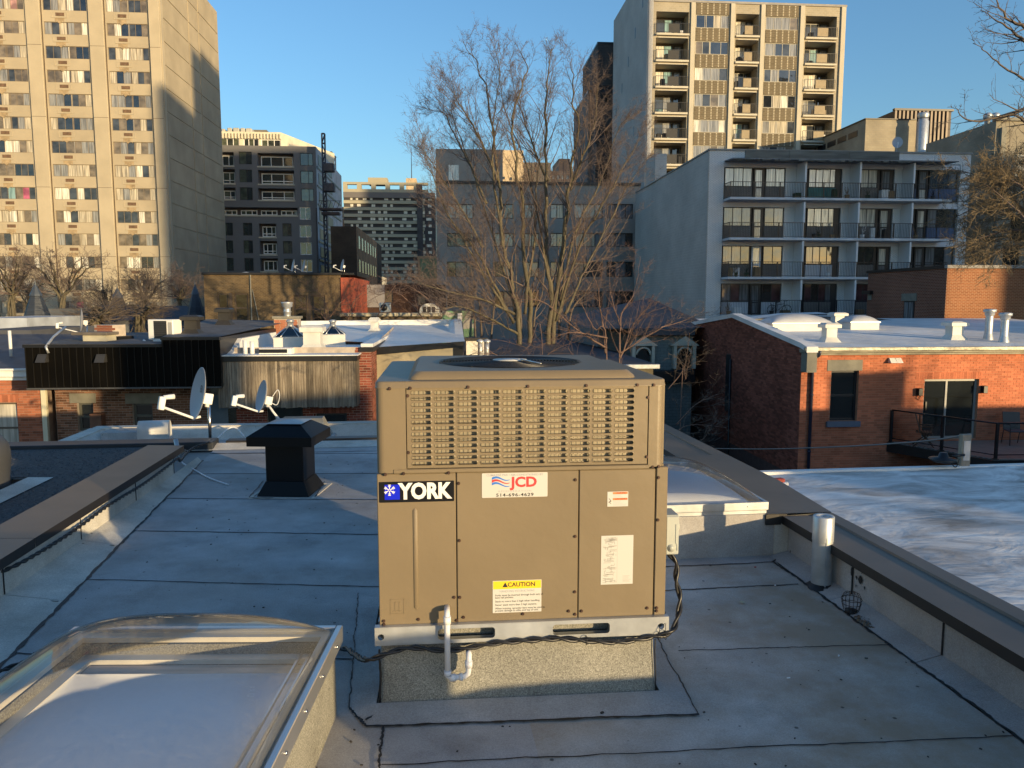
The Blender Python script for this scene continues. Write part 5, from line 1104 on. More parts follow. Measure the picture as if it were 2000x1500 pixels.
# black standing seam bay
L3 = Plane(52, 720, 21.2, 4.5); bb = thing('black_metal_bay', 'long black ribbed metal clad upper bay above the brown brick house', 'bay', L3.origin(), L3.yaw)
zt, zb_, xm_, xe = L3.z(52, 674), L3.z(52, 760), L3.x(315, 680), L3.x(430, 680); zt2 = L3.z(400, 659)
m = MB(); m.box(0, xm_, .01, 6, zb_, zt); m.box(xm_+.001, xe, .01, 7, zb_+.02, zt2); m.build('core', K['black'], bb)
bm = M('black_ribbed_panel', (.004, .0036, .003), .6, 0, .2, 1.5, spec=.06); rbk = M('panel_seam', (.010, .009, .007), .5, 0, .1, 2, spec=.2)
n = 27; w_ = xe/n
for k in range(n):
    x = k*w_; t_ = zt-.07 if x < xm_ else zt2-.07; m = MB(); m.box(x+.004, x+w_-.004, -.002, .012, zb_+.03, t_); m.box(x-.010, x+.010, -.028, .0, zb_+.03, t_, 1); m.build('metal_panel', [bm, rbk], bb)
m = MB(); m.box(-.05, xm_, -.05, .1, zt-.07, zt+.015); m.box(xm_+.001, xe, -.05, .1, zt2-.07, zt2+.015); m.build('top_flashing', K['black'], bb); m = MB(); m.box(-.02, xe, -.04, .1, zb_-.012, zb_+.03); m.build('bottom_trim', M('grey_trim', (.08, .08, .08), .5, .2, .1, 4), bb)
for px in (86, 200):
    q = L3.L(px, 700); m = MB(); m.frustum(q[0]-.13, q[0]+.13, -.24, -.002, q[1]-.1, q[0]-.12, q[0]+.12, -.08, -.002, q[1]+.12); m.build('exhaust_hood', M('dark_hood', (.05, .05, .05), .5, .3, .1, 4), bb)
q = L3.L(92, 682); m = MB(); m.tube([(q[0]-.15, 1.4, zt+.45), (q[0]-.06, .5, zt+.2), (q[0]+.02, -.1, zt-.05), (q[0]+.07, -.08, zt-.22)], .035, 8); m.build('vent_pipe', K['galv'], bb)
m = MB(); m.add([(0, .1, zt+.02), (xm_, .1, zt+.02), (xm_, 6, zt+.10), (0, 6, zt+.10)], [(0, 1, 2, 3)]); m.add([(xm_, .1, zt2+.02), (xe, .1, zt2+.02), (xe+.2, 9, zt2+.22), (xm_-1.5, 9, zt2+.30)], [(0, 1, 2, 3)]); m.build('roof', M('grey_gravel_roof', (.10, .10, .105), .9, 0, .3, 4, var2=.3, vs2=.6), bb)
def bayroof(px, Y): p = at(px, 600, Y); p.z = zt2+.03+.03*(Y-21.5); return p
# window air conditioner lying on that roof
p = at(315, 664, 22.6); ac = thing('air_conditioner', 'white window air conditioner with dark grille standing on the black bay roof', 'air conditioner', p, rad(-8)); m = MB(); m.bbox(-.40, .40, -.02, .45, 0, .60, .02); m.build('casing', K['white'], ac)
m = MB(); m.box(-.20, .20, -.032, -.02, .04, .56); m.build('grille', K['winblk'], ac)
for k in range(9): m = MB(); m.box(-.19, .19, -.040, -.033, .07+.055*k, .085+.055*k); m.build('louvre', M('dark_louvre', (.05, .05, .05), .5, 0, 0), ac)
m = MB(); m.box(.25, .37, -.028, -.02, .08, .52); m.build('side_grille', M('grey_plastic', (.35, .35, .34), .5, 0, .05, 8), ac)
m = MB(); m.tube([(-.45, -.05, -.1), (-.62, .1, -.02), (-.70, .15, -.18)], .035, 8); m.box(-.2, .3, -.1, .4, -.1, 0); m.build('bracket', K['white'], ac)
dvm = M('dark_vent_metal', (.035, .033, .03), .5, .2, .15, 4)
capvent(374, 23.2, .36, .56, 'dark box vent on the black bay roof right of the white window air conditioner', bayroof(374, 23.2).z-.05, dvm, 'dark box vents')
capvent(438, 27.5, .36, .58, 'dark box vent further back in front of the tan brick building', bayroof(438, 27.5).z-.02, dvm, 'dark box vents')
# chimney with dish further left
p = at(203, 668, 23.5); ch = thing('brick_chimney', 'low red brick chimney with black flashing at the left, behind the black bay', 'chimney', p, rad(-20)); 
m = MB(); m.box(-.36, .36, 0, .5, -.3, .52); m.build('core', K['mortar2'], ch)
bm_ = MB(); bm_.box(0, .2, -.006, 0, 0, .065, 0, .5); me = bm_.mesh('brick', K['redbrk2'])
for r_ in range(4):
    for k in range(4 if r_ % 2 == 0 else 3): link('brick', me, ch, (-.35+k*.21-(0 if r_ % 2 == 0 else -.1), 0, .22+.074*r_))
m = MB(); m.box(-.40, .62, -.05, .55, -.3, .18); m.build('flashing', K['black'], ch)
p = at(168, 660, 22.6); bxv = thing('roof_box', 'low beige capped roof box beside the red chimney on the left', 'roof box', p, rad(-5)); m = MB(); m.box(-.1, .62, 0, .5, -.3, .08); m.build('box', M('beige_box', (.45, .42, .32), .7, 0, .1, 4), bxv); m = MB(); m.bbox(-.42, .68, -.06, .56, .08, .17, .01); m.build('lid', M('brown_lid', (.14, .12, .10), .6, 0, .2, 4), bxv)
p = at(170, 650, 24.2); d3, R3 = dish('satellite_dish', 'clear backed satellite dish with double white arm beside the low red chimney', p-Vector((0, 0, .3)), .55, .36, .40, -60, 5, .62)
# weathered wood bay and its brick house
L4 = Plane(425, 740, 21.8, 4.5); xw = L4.x(695, 740); ztw, zbw = L4.z(430, 695), L4.z(430, 797)
h4 = thing('dark_brick_house', 'dark red brick house with lit brick pier behind the weathered wood bay', 'house', L4.W(0, 0, 0), L4.yaw)
xh0, xh1 = L4.x(448, 820), L4.x(718, 760)*1.012; zh = L4.z(718, 682)+.02; yo = .75
wC = (*[L4.x(px, 830)*1.03 for px in (508, 578)], -3.2, L4.z(540, 797)-.0); wD = (*[L4.x(px, 830)*1.03 for px in (603, 664)], -3.6, L4.z(630, 808)-.1)
m = MB(); m.T = Matrix.Translation((0, yo, 0)); wall_cells(m, xh0, xh1, -9, zh, [wC, wD], .2); m.quad((xh1, 0, -9), (xh1, 9, -9), (xh1, 9, zh+.3), (xh1, 0, zh)); m.build('wall', K['mortar2'], h4)
brick_wall(h4, Matrix.Translation((0, yo, 0)), xh0, xh1, -3.4, zh, [wC, wD, (0, xw-.1, zbw+.05, 9)], K['redbrk2'] if 0 else tintmat('maroon_brick', (.21, .060, .040), amt=.4), lambda x, y, z: L4.W(x, yo, z), 300, vis=(447, 722, 690, 860), seed=21)
brick_wall(h4, Matrix.Translation((xh1, yo, 0)) @ SIDER, 0, 7, -3.0, zh+.0, [], tintmat('maroon_side_brick', (.19, .065, .045), amt=.4), L4.W, 0, seed=22)
soldier(h4, Matrix.Translation((0, yo, 0)), wD[0]-.15, wD[1]+.15, wD[3]+.01, .22, K['darkbrk'])
for w_ in (wC, wD): sash(h4, w_[0], w_[1], w_[2], w_[3], yo+.1, fm=M('green_black_sash', (.03, .033, .028), .5, 0, .1, 4))
m = MB(); m.box(xh1-.30, xh1+.06, yo-.05, yo+6, zh, zh+.10); m.build('parapet_cap', K['white'], h4); m = MB(); m.box(xh1-.34, xh1+.08, yo-.07, yo+6.1, zh-.14, zh-.001); m.build('cap_flashing', K['brown2'], h4)
wd_ = thing('wood_clad_bay', 'weathered grey wood boarded bay with white membrane roof, centre left', 'bay', L4.origin(), L4.yaw)
m = MB(); m.box(.02, xw-.02, .015, yo-.01, zbw, ztw); m.build('core', K['black'], wd_)
def plankmat(name, col):
    m, t, b, N, L = nodes(name); a = N('Attribute'); a.attribute_name = 'tint'; g = N('NewGeometry'); mp = N('Mapping'); mp.inputs['Scale'].default_value = (9, 9, .7); L(g.outputs['Position'], mp.inputs[0])
    n = N('TexNoise'); n.inputs['Scale'].default_value = 2.2; n.inputs['Detail'].default_value = 8; n.inputs['Roughness'].default_value = .7; L(mp.outputs[0], n.inputs[0]); n2 = N('TexNoise'); n2.inputs['Scale'].default_value = .9; n2.inputs['Detail'].default_value = 5; L(g.outputs['Position'], n2.inputs[0])
    cr = N('ValToRGB'); e = cr.color_ramp.elements; e[0].position = .3; e[0].color = (col[0]*.30, col[1]*.26, col[2]*.24, 1); e[1].position = .68; e[1].color = (*col, 1); L(n.outputs[0], cr.inputs[0])
    r = N('MapRange'); r.inputs[3].default_value = .6; r.inputs[4].default_value = 1.35; L(a.outputs['Fac'], r.inputs[0]); r2 = N('MapRange'); r2.inputs[1].default_value = .3; r2.inputs[2].default_value = .7; r2.inputs[3].default_value = .75; r2.inputs[4].default_value = 1.2; L(n2.outputs[0], r2.inputs[0])
    mu = N('Math'); mu.operation = 'MULTIPLY'; L(r.outputs[0], mu.inputs[0]); L(r2.outputs[0], mu.inputs[1]); x = N('Mix'); x.data_type = 'RGBA'; x.blend_type = 'MULTIPLY'; x.inputs[0].default_value = 1; L(cr.outputs[0], x.inputs[6]); L(mu.outputs[0], x.inputs[7]); L(x.outputs[2], b.inputs['Base Color']); b.inputs['Roughness'].default_value = .85
    bp = N('Bump'); bp.inputs['Strength'].default_value = .4; bp.inputs['Distance'].default_value = .004; L(n.outputs[0], bp.inputs['Height']); L(bp.outputs[0], b.inputs['Normal']); return m
pk_ = plankmat('weathered_boards', (.30, .255, .19)); x = 0; rg5 = random.Random(3); bw = xw/58
for k in range(58):
    m = MB(); w_ = bw; d_ = rg5.uniform(-.006, .006); m.box(x+.003, x+w_-.003, -.02+d_, .012, zbw+rg5.uniform(-.03, .02), ztw-.17, 0, rg5.random()); m.build('board', pk_, wd_); x += w_
m = MB(); m.box(xw, xw+.02, .0, yo-.01, zbw, ztw-.17); m.build('end_board', pk_, wd_)
m = MB(); m.box(-.06, xw+.06, -.06, .02, ztw-.16, ztw-.012); m.box(xw, xw+.06, .02, yo-.01, ztw-.16, ztw-.012); m.build('fascia', K['brown2'], wd_)
rz_ = lambda y: ztw+.0*y
wro = M('white_membrane_roof', (.78, .77, .74), .55, 0, .08, 1.2, bump=.15, bs=3)
m = MB(); m.box(-.09, xw+.09, -.09, 6.2, ztw-.012, ztw+.02); m.build('roof', wro, wd_)
m = MB(); m.add([(-.05, .4, ztw+.02), (-.05, 6.2, ztw+.02), (-.05, 6.2, ztw+.42), (-.05, 1.6, ztw+.42), (-.05, .8, ztw+.1), (.3, .4, ztw+.02), (.3, 6.2, ztw+.02), (.3, 6.2, ztw+.42), (.3, 1.6, ztw+.42), (.3, .8, ztw+.1)], [(0, 4, 3, 2, 1), (5, 6, 7, 8, 9), (3, 8, 7, 2), (4, 9, 8, 3), (0, 5, 9, 4)]); m.build('parapet_wall', wro, wd_)
for px, h in ((470, .42), (484, .38)):
    q = L4.x(px, 690); m = MB(); m.cyl((q, .5, ztw+.01), (q, .5, ztw+h), .065, n=12); m.build('pipe_stub', wro, wd_)
m = MB(); q0, q1 = L4.x(500, 690), L4.x(556, 690); m.box(q0, q1+.12, .35, .95, ztw+.01, ztw+.18); m.build('hatch', wro, wd_); m = MB(); m.box(q0, q1, .335, .349, ztw+.05, ztw+.16); m.build('hatch_slot', K['black'], wd_)
def L4p(px, y): return L4.W(L4.x(px, 680)*(1+y/22), y, ztw+.02)
v = capvent(610, 24.0, .52, .78, 'white capped box vent between the two pyramid skylights', ztw+.02, wm, cap=1.35)
def pyramid(px, Y, w_, label, z):
    p = at(px, 600, Y); p.z = z; v = thing('pyramid_skylight', label, 'skylight', p, rad(12), 'pyramid skylights'); h = w_/2; m = MB(); m.box(-h, h, -h, h, -.02, .35); m.build('curb', wm, v)
    zt_ = .35+w_*.42; m = MB()
    for c_ in ((-h, -h), (h, -h), (h, h), (-h, h)): m.tube([(c_[0], c_[1], .36), (0, 0, zt_)], .025, 5)
    for k in (-.33, .33):
        m.tube([(k*w_*.9, -h, .36), (0, 0, zt_)], .018, 4); m.tube([(h, k*w_*.9, .36), (0, 0, zt_)], .018, 4)
    m.box(-h-.02, h+.02, -h-.02, h+.02, .35, .38); m.build('glazing_bars', K['alu'], v)
    m = MB(); m.add([(-h, -h, .375), (h, -h, .375), (h, h, .375), (-h, h, .375), (0, 0, zt_-.01)], [(0, 1, 4), (1, 2, 4), (2, 3, 4), (3, 0, 4)]); m.build('glazing', K.setdefault('pyrg', glassmat('pyramid_glass', (.5, .52, .52), 1.5, .02)), v)
    m = MB(); m.lathe([(.1, zt_-.06), (.1, zt_+.08), (.14, zt_+.08), (.1, zt_+.16), (0, zt_+.17)], n=12); m.build('finial_cap', K['galv'], v)
pyramid(566, 25.2, 1.0, 'larger glass pyramid skylight on the white roof, left of the white vent', ztw+.02)
pyramid(649, 27.2, .85, 'smaller glass pyramid skylight on the white roof, right of the white vent', ztw+.02)
# chimney with steel flue
p = at(559, 655, 29); ch = thing('brick_chimney', 'red brick chimney with stone cap and steel flue behind the pyramid skylights', 'chimney', p, rad(4))
m = MB(); m.box(-.44, .44, 0, .6, -.5, .62); m.build('core', K['mortar2'], ch); m = MB(); m.bbox(-.50, .50, -.06, .66, .62, .72, .01); m.build('cap', K['stone'], ch)
for r_ in range(13):
    for k in range(4): link('brick', me, ch, (-.43+k*.214-(0 if r_ % 2 == 0 else -.02), 0, -.38+.074*r_))
m = MB(); m.lathe([(.13, .72), (.13, .86), (.16, .88), (.13, .92), (.13, 1.04), (.2, 1.08), (.2, 1.18), (.22, 1.2), (.22, 1.25), (0, 1.26)], (0, .3, 0), 18); m.build('steel_flue', K['galv'], ch)
# big white roof with beige end wall
L5 = Plane(736, 720, 24.4, 4.5); xr_ = L5.x(905, 700); za, zb5 = L5.z(736, 681), L5.z(905, 667)
b5 = thing('white_roof_house', 'house with big white sloping roof and beige stucco end wall, left of the leafless tree', 'house', L5.origin(), L5.yaw)
bt = M('beige_stucco', (.33, .285, .19), .8, 0, .12, 1.5, bump=.2, bs=30); m = MB(); m.add([(-.6, 0, -9), (xr_-.32, 0, -9), (xr_-.32, 0, zb5-.2), (-.6, 0, za-.25)], [(0, 1, 2, 3)]); m.build('end_wall', bt, b5)
m = MB(); m.box(xr_-.32, xr_, -.02, 9, -9, zb5-.1); m.box(-3.6, -.6, .2, 9, -9, .1); m.add([(-.6, -.03, za-.25), (xr_-.3, -.03, zb5-.2), (xr_, -.03, zb5-.2), (xr_+.03, -.03, zb5), (-.6, -.03, za)], [(0, 1, 2, 3, 4)]); m.build('dark_trim', K['black'], b5)
zk = L5.z(736, 681); bkz = at(700, 633, 34.5).z
m = MB(); m.add([(-.65, -.06, za+.01), (xr_+.05, -.06, zb5+.01), (xr_+.05, 9.5, bkz-.05), (-.5, 9.5, bkz), (-4.4, 9.5, bkz-.02), (-3.9, 4.2, za+.12), (-.65, 2.5, za+.08)], [(0, 1, 2, 3, 6), (3, 4, 5, 6)]); m.build('roof', wro, b5)
m = MB(); m.add([(-4.4, 9.5, bkz-.1), (xr_+.05, 9.5, bkz-.1), (xr_+.05, 9.5, bkz+.22), (-4.4, 9.5, bkz+.16), (-4.4, 9.7, bkz-.1), (xr_+.05, 9.7, bkz-.1), (xr_+.05, 9.7, bkz+.22), (-4.4, 9.7, bkz+.16)], [(0, 1, 2, 3), (3, 2, 6, 7), (5, 4, 7, 6)]); m.build('back_parapet', wro, b5)
m = MB(); m.add([(xr_-.25, 3, zb5+.05), (xr_+.06, 3, zb5+.05), (xr_+.06, 9.5, bkz+.25), (xr_-.25, 9.5, bkz+.25), (xr_-.5, 9.5, bkz), (xr_-.5, 3, zb5+.0)], [(0, 1, 2, 3), (5, 0, 3, 4)]); m.box(xr_-.1, xr_+.1, 9.3, 9.6, bkz+.1, bkz+.5); m.build('side_parapet', wro, b5)
p = at(731, 600, 31); p.z = at(731, 646, 31).z; v = thing('roof_vent', 'white capped box vent alone on the big white roof', 'vent', p, H1.yaw, 'white box vents on the flat roofs'); m = MB(); m.frustum(-.24, .24, -.24, .24, 0, -.15, .15, -.15, .15, .12); m.box(-.15, .15, -.15, .15, .12, .36); m.build('shaft', wm, v); m = MB(); m.bbox(-.24, .24, -.24, .24, .36, .46, .01); m.frustum(-.22, .22, -.22, .22, .461, -.15, .15, -.15, .15, .54); m.build('cap', wm, v)
# ================================================================== MID DISTANCE
def tanwall(): return brickmat('tan_brick', (.145, .10, .05), (.095, .064, .034), (.16, .13, .09), .21, .08, .012)
L6 = Plane(400, 600, 48, 4.5); x6 = L6.x(693, 600); z6 = L6.z(500, 537); b6 = thing('tan_brick_building', 'two storey tan brown brick building with paired sash windows, below the dark block', 'building', L6.origin(), L6.yaw)
W6 = [L6.r(*q) for q in ((424, 573, 447, 630), (457, 573, 486, 630), (573, 577, 601, 630), (609, 577, 636, 630))]
m = MB(); wall_cells(m, 0, x6*.91, -9, z6, W6, .2); m.quad((0, 9, -9), (0, 0, -9), (0, 0, z6), (0, 9, z6)); m.add([(0, 0, z6), (x6, 0, z6), (x6, 9, z6), (0, 9, z6)], [(0, 1, 2, 3)]); m.build('wall', tanwall(), b6)
m = MB(); m.box(x6*.91, x6, -.1, 9, -9, z6-.15); m.build('painted_end', M('red_painted_brick', (.30, .065, .035), .8, 0, .25, 1.2), b6)
m = MB(); m.bbox(-.1, x6, -.12, .1, z6, z6+.15, .02); m.build('coping', K['brown2'], b6)
for w_ in W6: o = window(b6, *w_, .08, (1,), M('brown_frame', (.09, .065, .045), .6, 0, .1, 4), [K['pn_cur2'], K['pn_dark']], .09, (1, 1), rng=rg5)
for q in ((447, 572, 456, 632), (602, 575, 608, 632)): a = L6.r(*q); m = MB(); m.box(a[0], a[1], -.04, .04, a[2], a[3]); m.build('brown_pier', M('brown_pier', (.07, .05, .035), .6, 0, .1, 4), b6)
a = L6.L(490, 560); m = MB(); m.tube([(a[0], -.06, z6), (a[0], -.06, -4)], .05, 6); m.tube([(a[0]+.1, -.06, z6-.9), (a[0]+.9, -.08, -2.2)], .03, 5); m.build('downpipe', K['stone'], b6)
m = MB(); m.lathe([(.55, 0), (.5, .12), (.3, .2), (0, .24)], (L6.x(472, 535), 1, z6-.02), 16); m.build('roof_dome', K['white'], b6)
for i, (px, Y, lbl) in enumerate(((577, 48.6, 'white backed satellite dish leftmost on the tan brick building roof'), (598, 48.8, 'satellite dish in the middle of three on the tan brick building roof'), (673, 48.4, 'satellite dish above the red painted end of the tan building'))):
    p = at(px, 540, Y); p.z = z6; dish('satellite_dish', lbl, p, .45, .30, .38, -62, 12, .5)
# dark low buildings in the middle
def simple(name, label, cat, pl, x0, x1, dep, zt, mat, holes=(), depth=.2, panes=None, fm=None, cols=(1,), roofm=None, zb=-9, rows=(1,)):
    b = thing(name, label, cat, pl.origin(), pl.yaw); m = MB(); wall_cells(m, x0, x1, zb, zt, list(holes), depth); m.quad((x0, dep, zb), (x0, 0, zb), (x0, 0, zt), (x0, dep, zt)); m.quad((x1, 0, zb), (x1, dep, zb), (x1, dep, zt), (x1, 0, zt)); m.quad((x1, dep, zb), (x0, dep, zb), (x0, dep, zt), (x1, dep, zt)); m.build('wall', mat, b)
    m = MB(); m.add([(x0, 0, zt-.01), (x1, 0, zt-.01), (x1, dep, zt-.01), (x0, dep, zt-.01)], [(0, 1, 2, 3)]); m.build('roof', roofm or K['concrete'], b)
    for h in holes: window(b, *h[:4], depth-.08, cols, fm or K['winblk'], panes or [K['pn_dark']], .06, rows, rng=rg5)
    return b
L7 = Plane(697, 600, 56, 4.5); b7 = simple('dark_brick_row', 'low dark brown brick buildings between the tan building and the grey concrete block', 'building', L7, 0, L7.x(870, 600), 10, L7.z(760, 556), brickmat('umber_brick', (.07, .035, .025), (.05, .028, .02), (.07, .05, .04)), [L7.r(815, 575, 832, 597), L7.r(742, 566, 768, 592)], panes=[K['pn_cur2'], K['pn_brn']])
m = MB(); a = L7.r(712, 556, 752, 600); m.box(a[0], a[1], -.1, -.01, a[2], a[3]); m.build('grey_panel', M('grey_stucco', (.20, .20, .21), .8, 0, .1, 2), b7)
L8 = Plane(668, 620, 44, 4.5); b8 = thing('cornice_wall', 'low wall with a pale cornice line behind the white roof', 'wall', L8.origin(), L8.yaw); x8 = L8.x(862, 615); m = MB(); m.box(0, x8, 0, 6, -9, L8.z(760, 617)); m.build('wall', M('umber_wall', (.10, .075, .05), .8, 0, .3, 1), b8)
m = MB(); m.bbox(-.1, x8+.1, -.3, .2, L8.z(760, 618), L8.z(760, 611), .03); m.build('cornice', M('pale_cornice', (.42, .38, .28), .7, 0, .2, 2), b8)
p = at(752, 610, 44.5); a_ = thing('air_conditioner', 'grey outdoor condenser unit on the wall beyond the white roof, among twigs', 'air conditioner', p, 0); m = MB(); m.bbox(-.32, .32, 0, .3, 0, .55, .02); m.build('casing', K['galv'], a_); m = MB(); m.lathe([(.2, 0), (.2, .01), (0, .01)], n=20); me_ = m.mesh('fan_guard', K['winblk']); me_.transform(Matrix.Rotation(math.pi/2, 4, 'X')); link('fan_guard', me_, a_, (-.06, -.005, .27))
p = at(838, 612, 44.5); a_ = thing('arched_dormer', 'small white arched dormer window in the middle distance', 'dormer', p, 0); m = MB()
prof = [(-.55, 0)]+[(.55*math.cos(rad(t)), .15+.42*math.sin(rad(t))) for t in range(180, -1, -15)]+[(.55, 0)]; n = len(prof); m.add([(x, 0, z) for x, z in prof]+[(x, 1, z) for x, z in prof], [tuple(range(n-1, -1, -1)), tuple(range(n, 2*n)), *[(i, i+1, n+i+1, n+i) for i in range(n-1)]]); m.build('body', wm, a_)
for k in range(3): m = MB(); m.box(-.36+.26*k, -.16+.26*k, -.01, 0, .05, .38); m.build('pane', K['pn_dark'], a_)
# green wall
L9 = Plane(864, 640, 40, 4.5); m = MB(); a = L9.r(864, 607, 925, 660); m.box(0, a[1], 0, .2, -9, a[3])
gmn, t_, b_3, N_, L_2 = nodes('green_painted_wall'); gg = N_('NewGeometry'); vo = N_('TexVoronoi'); vo.inputs['Scale'].default_value = 2.2; L_2(gg.outputs['Position'], vo.inputs[0]); cr = N_('ValToRGB'); e = cr.color_ramp.elements; e[0].position = 0; e[0].color = (.05, .16, .10, 1); e[1].position = 1; e[1].color = (.30, .42, .33, 1); x_ = e.new(.5); x_.color = (.14, .24, .14, 1); x_ = e.new(.7); x_.color = (.30, .24, .24, 1); L_2(vo.outputs['Color'], cr.inputs[0]); L_2(cr.outputs[0], b_3.inputs['Base Color'])
tag(m.build('painted_wall', gmn, None, L9.origin(), rz=L9.yaw), 'short wall painted in green patches beside the white roof corner', 'wall')
# dark roofs under the tree
L10 = Plane(905, 700, 27, 4.5); b10 = thing('dark_roof_house', 'house with a wide dark sloping roof under the leafless tree', 'house', L10.origin(), L10.yaw); xa_, xb_ = -.4, L10.x(1282, 710)
dkr = M('dark_shingle_roof', (.040, .042, .052), .6, 0, .3, 1.5, var2=.25, vs2=.3); z0_, z1_ = L10.z(1280, 711), at(1080, 662, 36).z
m = MB(); m.add([(xa_, 0, z0_), (xb_, 0, z0_), (xb_-2.2, 9, z1_), (xa_, 9, z1_), (xb_, 9, z0_)], [(0, 1, 2, 3), (1, 4, 2)]); m.build('roof', dkr, b10)
m = MB(); m.bbox(xa_, xb_+.1, -.12, .1, z0_-.16, z0_-.002, .01); m.build('fascia', K['galv'], b10); m = MB(); m.box(xa_, xb_-.1, .05, 9, -9, z0_-.17); m.build('wall', M('olive_wall', (.12, .10, .06), .8, 0, .25, 2), b10)
for i, px in enumerate((938, 951)):
    p = at(px, 690, 28.5); v = thing('steel_flue', ('short steel flue on the dark roof right of the beige wall, left one', 'short steel flue on the dark roof right of the beige wall, right one')[i], 'flue', p, 0, 'flues on the dark roof'); m = MB(); m.cyl((0, 0, -.2), (0, 0, .42), .09, n=12); m.build('pipe', K['galv'], v); m = MB(); m.lathe([(.14, .42), (.14, .48), (0, .54)], n=12); m.build('cap', K['galv'], v)
p = at(928, 668, 30); v = thing('roof_box', 'dark capped beige box vent right of the big white roof corner', 'vent', p, .1); m = MB(); m.box(-.35, .35, 0, .5, -.6, .05); m.build('body', wm, v); m = MB(); m.box(-.5, .5, -.1, .6, .05, .16); m.build('lid', K['brown2'], v)
# grey victorian house with arched dormers
L11 = Plane(1236, 700, 33, 4.5); xv = L11.x(1352, 700); zv0, zv1, zv2 = L11.z(1290, 722), L11.z(1290, 655), L11.z(1290, 640)
b11 = thing('mansard_house', 'grey green painted brick house with arched white dormer windows right of the tree', 'house', L11.origin(), L11.yaw)
m = MB(); m.box(0, xv, 0, 8, -9, zv1); m.build('wall', brickmat('grey_green_painted_brick', (.20, .235, .225), (.17, .20, .20), (.12, .14, .14), .3, .13, .01, var=.15), b11)
m = MB(); m.bbox(-.1, xv, -.35, .1, zv1, zv2, .03); m.build('cornice', M('dark_cornice', (.05, .055, .065), .6, 0, .2, 3), b11)
m = MB(); m.add([(-2, .0, zv2), (xv+1, 0, zv2), (xv+1, 9, zv2+.9), (3, 9, zv2+1.3), (-2, 9, zv2+.2)], [(0, 1, 2, 3, 4)]); m.build('roof', dkr, b11)
m = MB(); m.bbox(-.1, xv, -.5, -.0, zv0-.5, zv0-.0, .02); m.build('lower_cornice', K['black'], b11)
for px in (1254, 1334):
    q = L11.x(px, 690); m = MB(); zb_3 = zv0+.05; w_ = .42
    for s2 in (-1, 1): m.bbox(q+s2*w_-.07, q+s2*w_+.07, -.3, -.001, zb_3, zb_3+1.0, .01)
    m.add([(q-.62, -.32, zb_3+1.0), (q+.62, -.32, zb_3+1.0), (q, -.32, zb_3+1.42), (q-.62, 0, zb_3+1.0), (q+.62, 0, zb_3+1.0), (q, 0, zb_3+1.42)], [(0, 1, 2), (0, 2, 5, 3), (1, 4, 5, 2), (0, 3, 4, 1)])
    P = [(q+.3*math.cos(rad(t)), zb_3+.62+.3*math.sin(rad(t))) for t in range(0, 181, 20)]; m.tube([(x, -.25, z) for x, z in P], .05, 5); dm = m.build('dormer_frame', M('cream_woodwork', (.50, .47, .38), .6, 0, .1, 4), b11)
    m = MB(); m.poly([(x, -.1, z) for x, z in [(q-.3, zb_3), (q+.3, zb_3)]+P]); m.build('pane', K['pn_dark'], dm)
m = MB(); m.lathe([(.45, 0), (.4, .25), (.2, .42), (0, .46)], n=14); tag(m.build('turbine_vent', K['galv'], None, at(1302, 616, 40)), 'round grey roof turbine on the dark roof before the grey side wall', 'vent')
# slate turrets and odd roofs at the far left
sl_ = M('blue_slate', (.030, .038, .052), .6, 0, .2, 2, stretch=(.3, .3, 5), bump=.5, bs=3)
def turret(px, ytip, ybase, Y, wpx, label):
    a = at(px, ybase, Y); t = at(px, ytip, Y); h = t.z-a.z; r = wpx/1500*Y/2; v = thing('slate_turret', label, 'turret', a, rad(20), 'slate turret roofs'); m = MB(); n = 8
    m.lathe([(r, 0), (r*.62, h*.42), (r*.30, h*.74)], n=n, smooth=False); m.build('slate_cone', sl_, v); m = MB(); m.lathe([(r*.36, h*.74), (r*.33, h*.77), (.05, h*.97), (.04, h), (0, h+.3)], n=n, smooth=False); m.build('metal_tip', M('grey_zinc', (.07, .085, .105), .5, .3, .1, 3), v); m = MB(); m.lathe([(r*.85, -9-a.z), (r*.85, -.05), (r*1.05, -.02), (r*1.05, .0)], n=n, smooth=False); m.build('drum', M('turret_wall', (.10, .11, .12), .8, 0, .2, 1), v)
turret(75, 553, 648, 52, 66, 'tallest dark slate turret, leftmost of the three'); turret(233, 561, 640, 60, 60, 'dark slate turret in the middle of the three, among branches'); turret(384, 555, 632, 55, 42, 'blue slate turret rightmost of the three, beside the tan brick building')
for i, (px0, px1, yt, Y, col, nm, lb_) in enumerate(((-60, 52, 621, 40, (.36, .40, .46), 'flat_house', 'house with pale blue flat roof at the far left'), (90, 200, 603, 62, (.09, .10, .11), 'mansard_row', 'dark mansard row house between the left two turrets'), (262, 372, 600, 66, (.11, .12, .13), 'mansard_row', 'dark mansard row house between the right two turrets'), (-60, 60, 645, 33, (.07, .075, .09), 'flat_house', 'low dark house behind the corner brick house at the far left'))):
    pl = Plane(px0, 620, Y, 4.5); mt = M('rowhouse_%s' % nm, col, .8, 0, .25, 1); simple(nm, lb_, 'house', pl, 0, pl.x(px1, 620), 6, pl.z((px0+px1)/2, yt), mt, [], roofm=M('row_roof', (.40, .42, .46) if i == 0 else (.06, .06, .07), .7, 0, .2, 1))
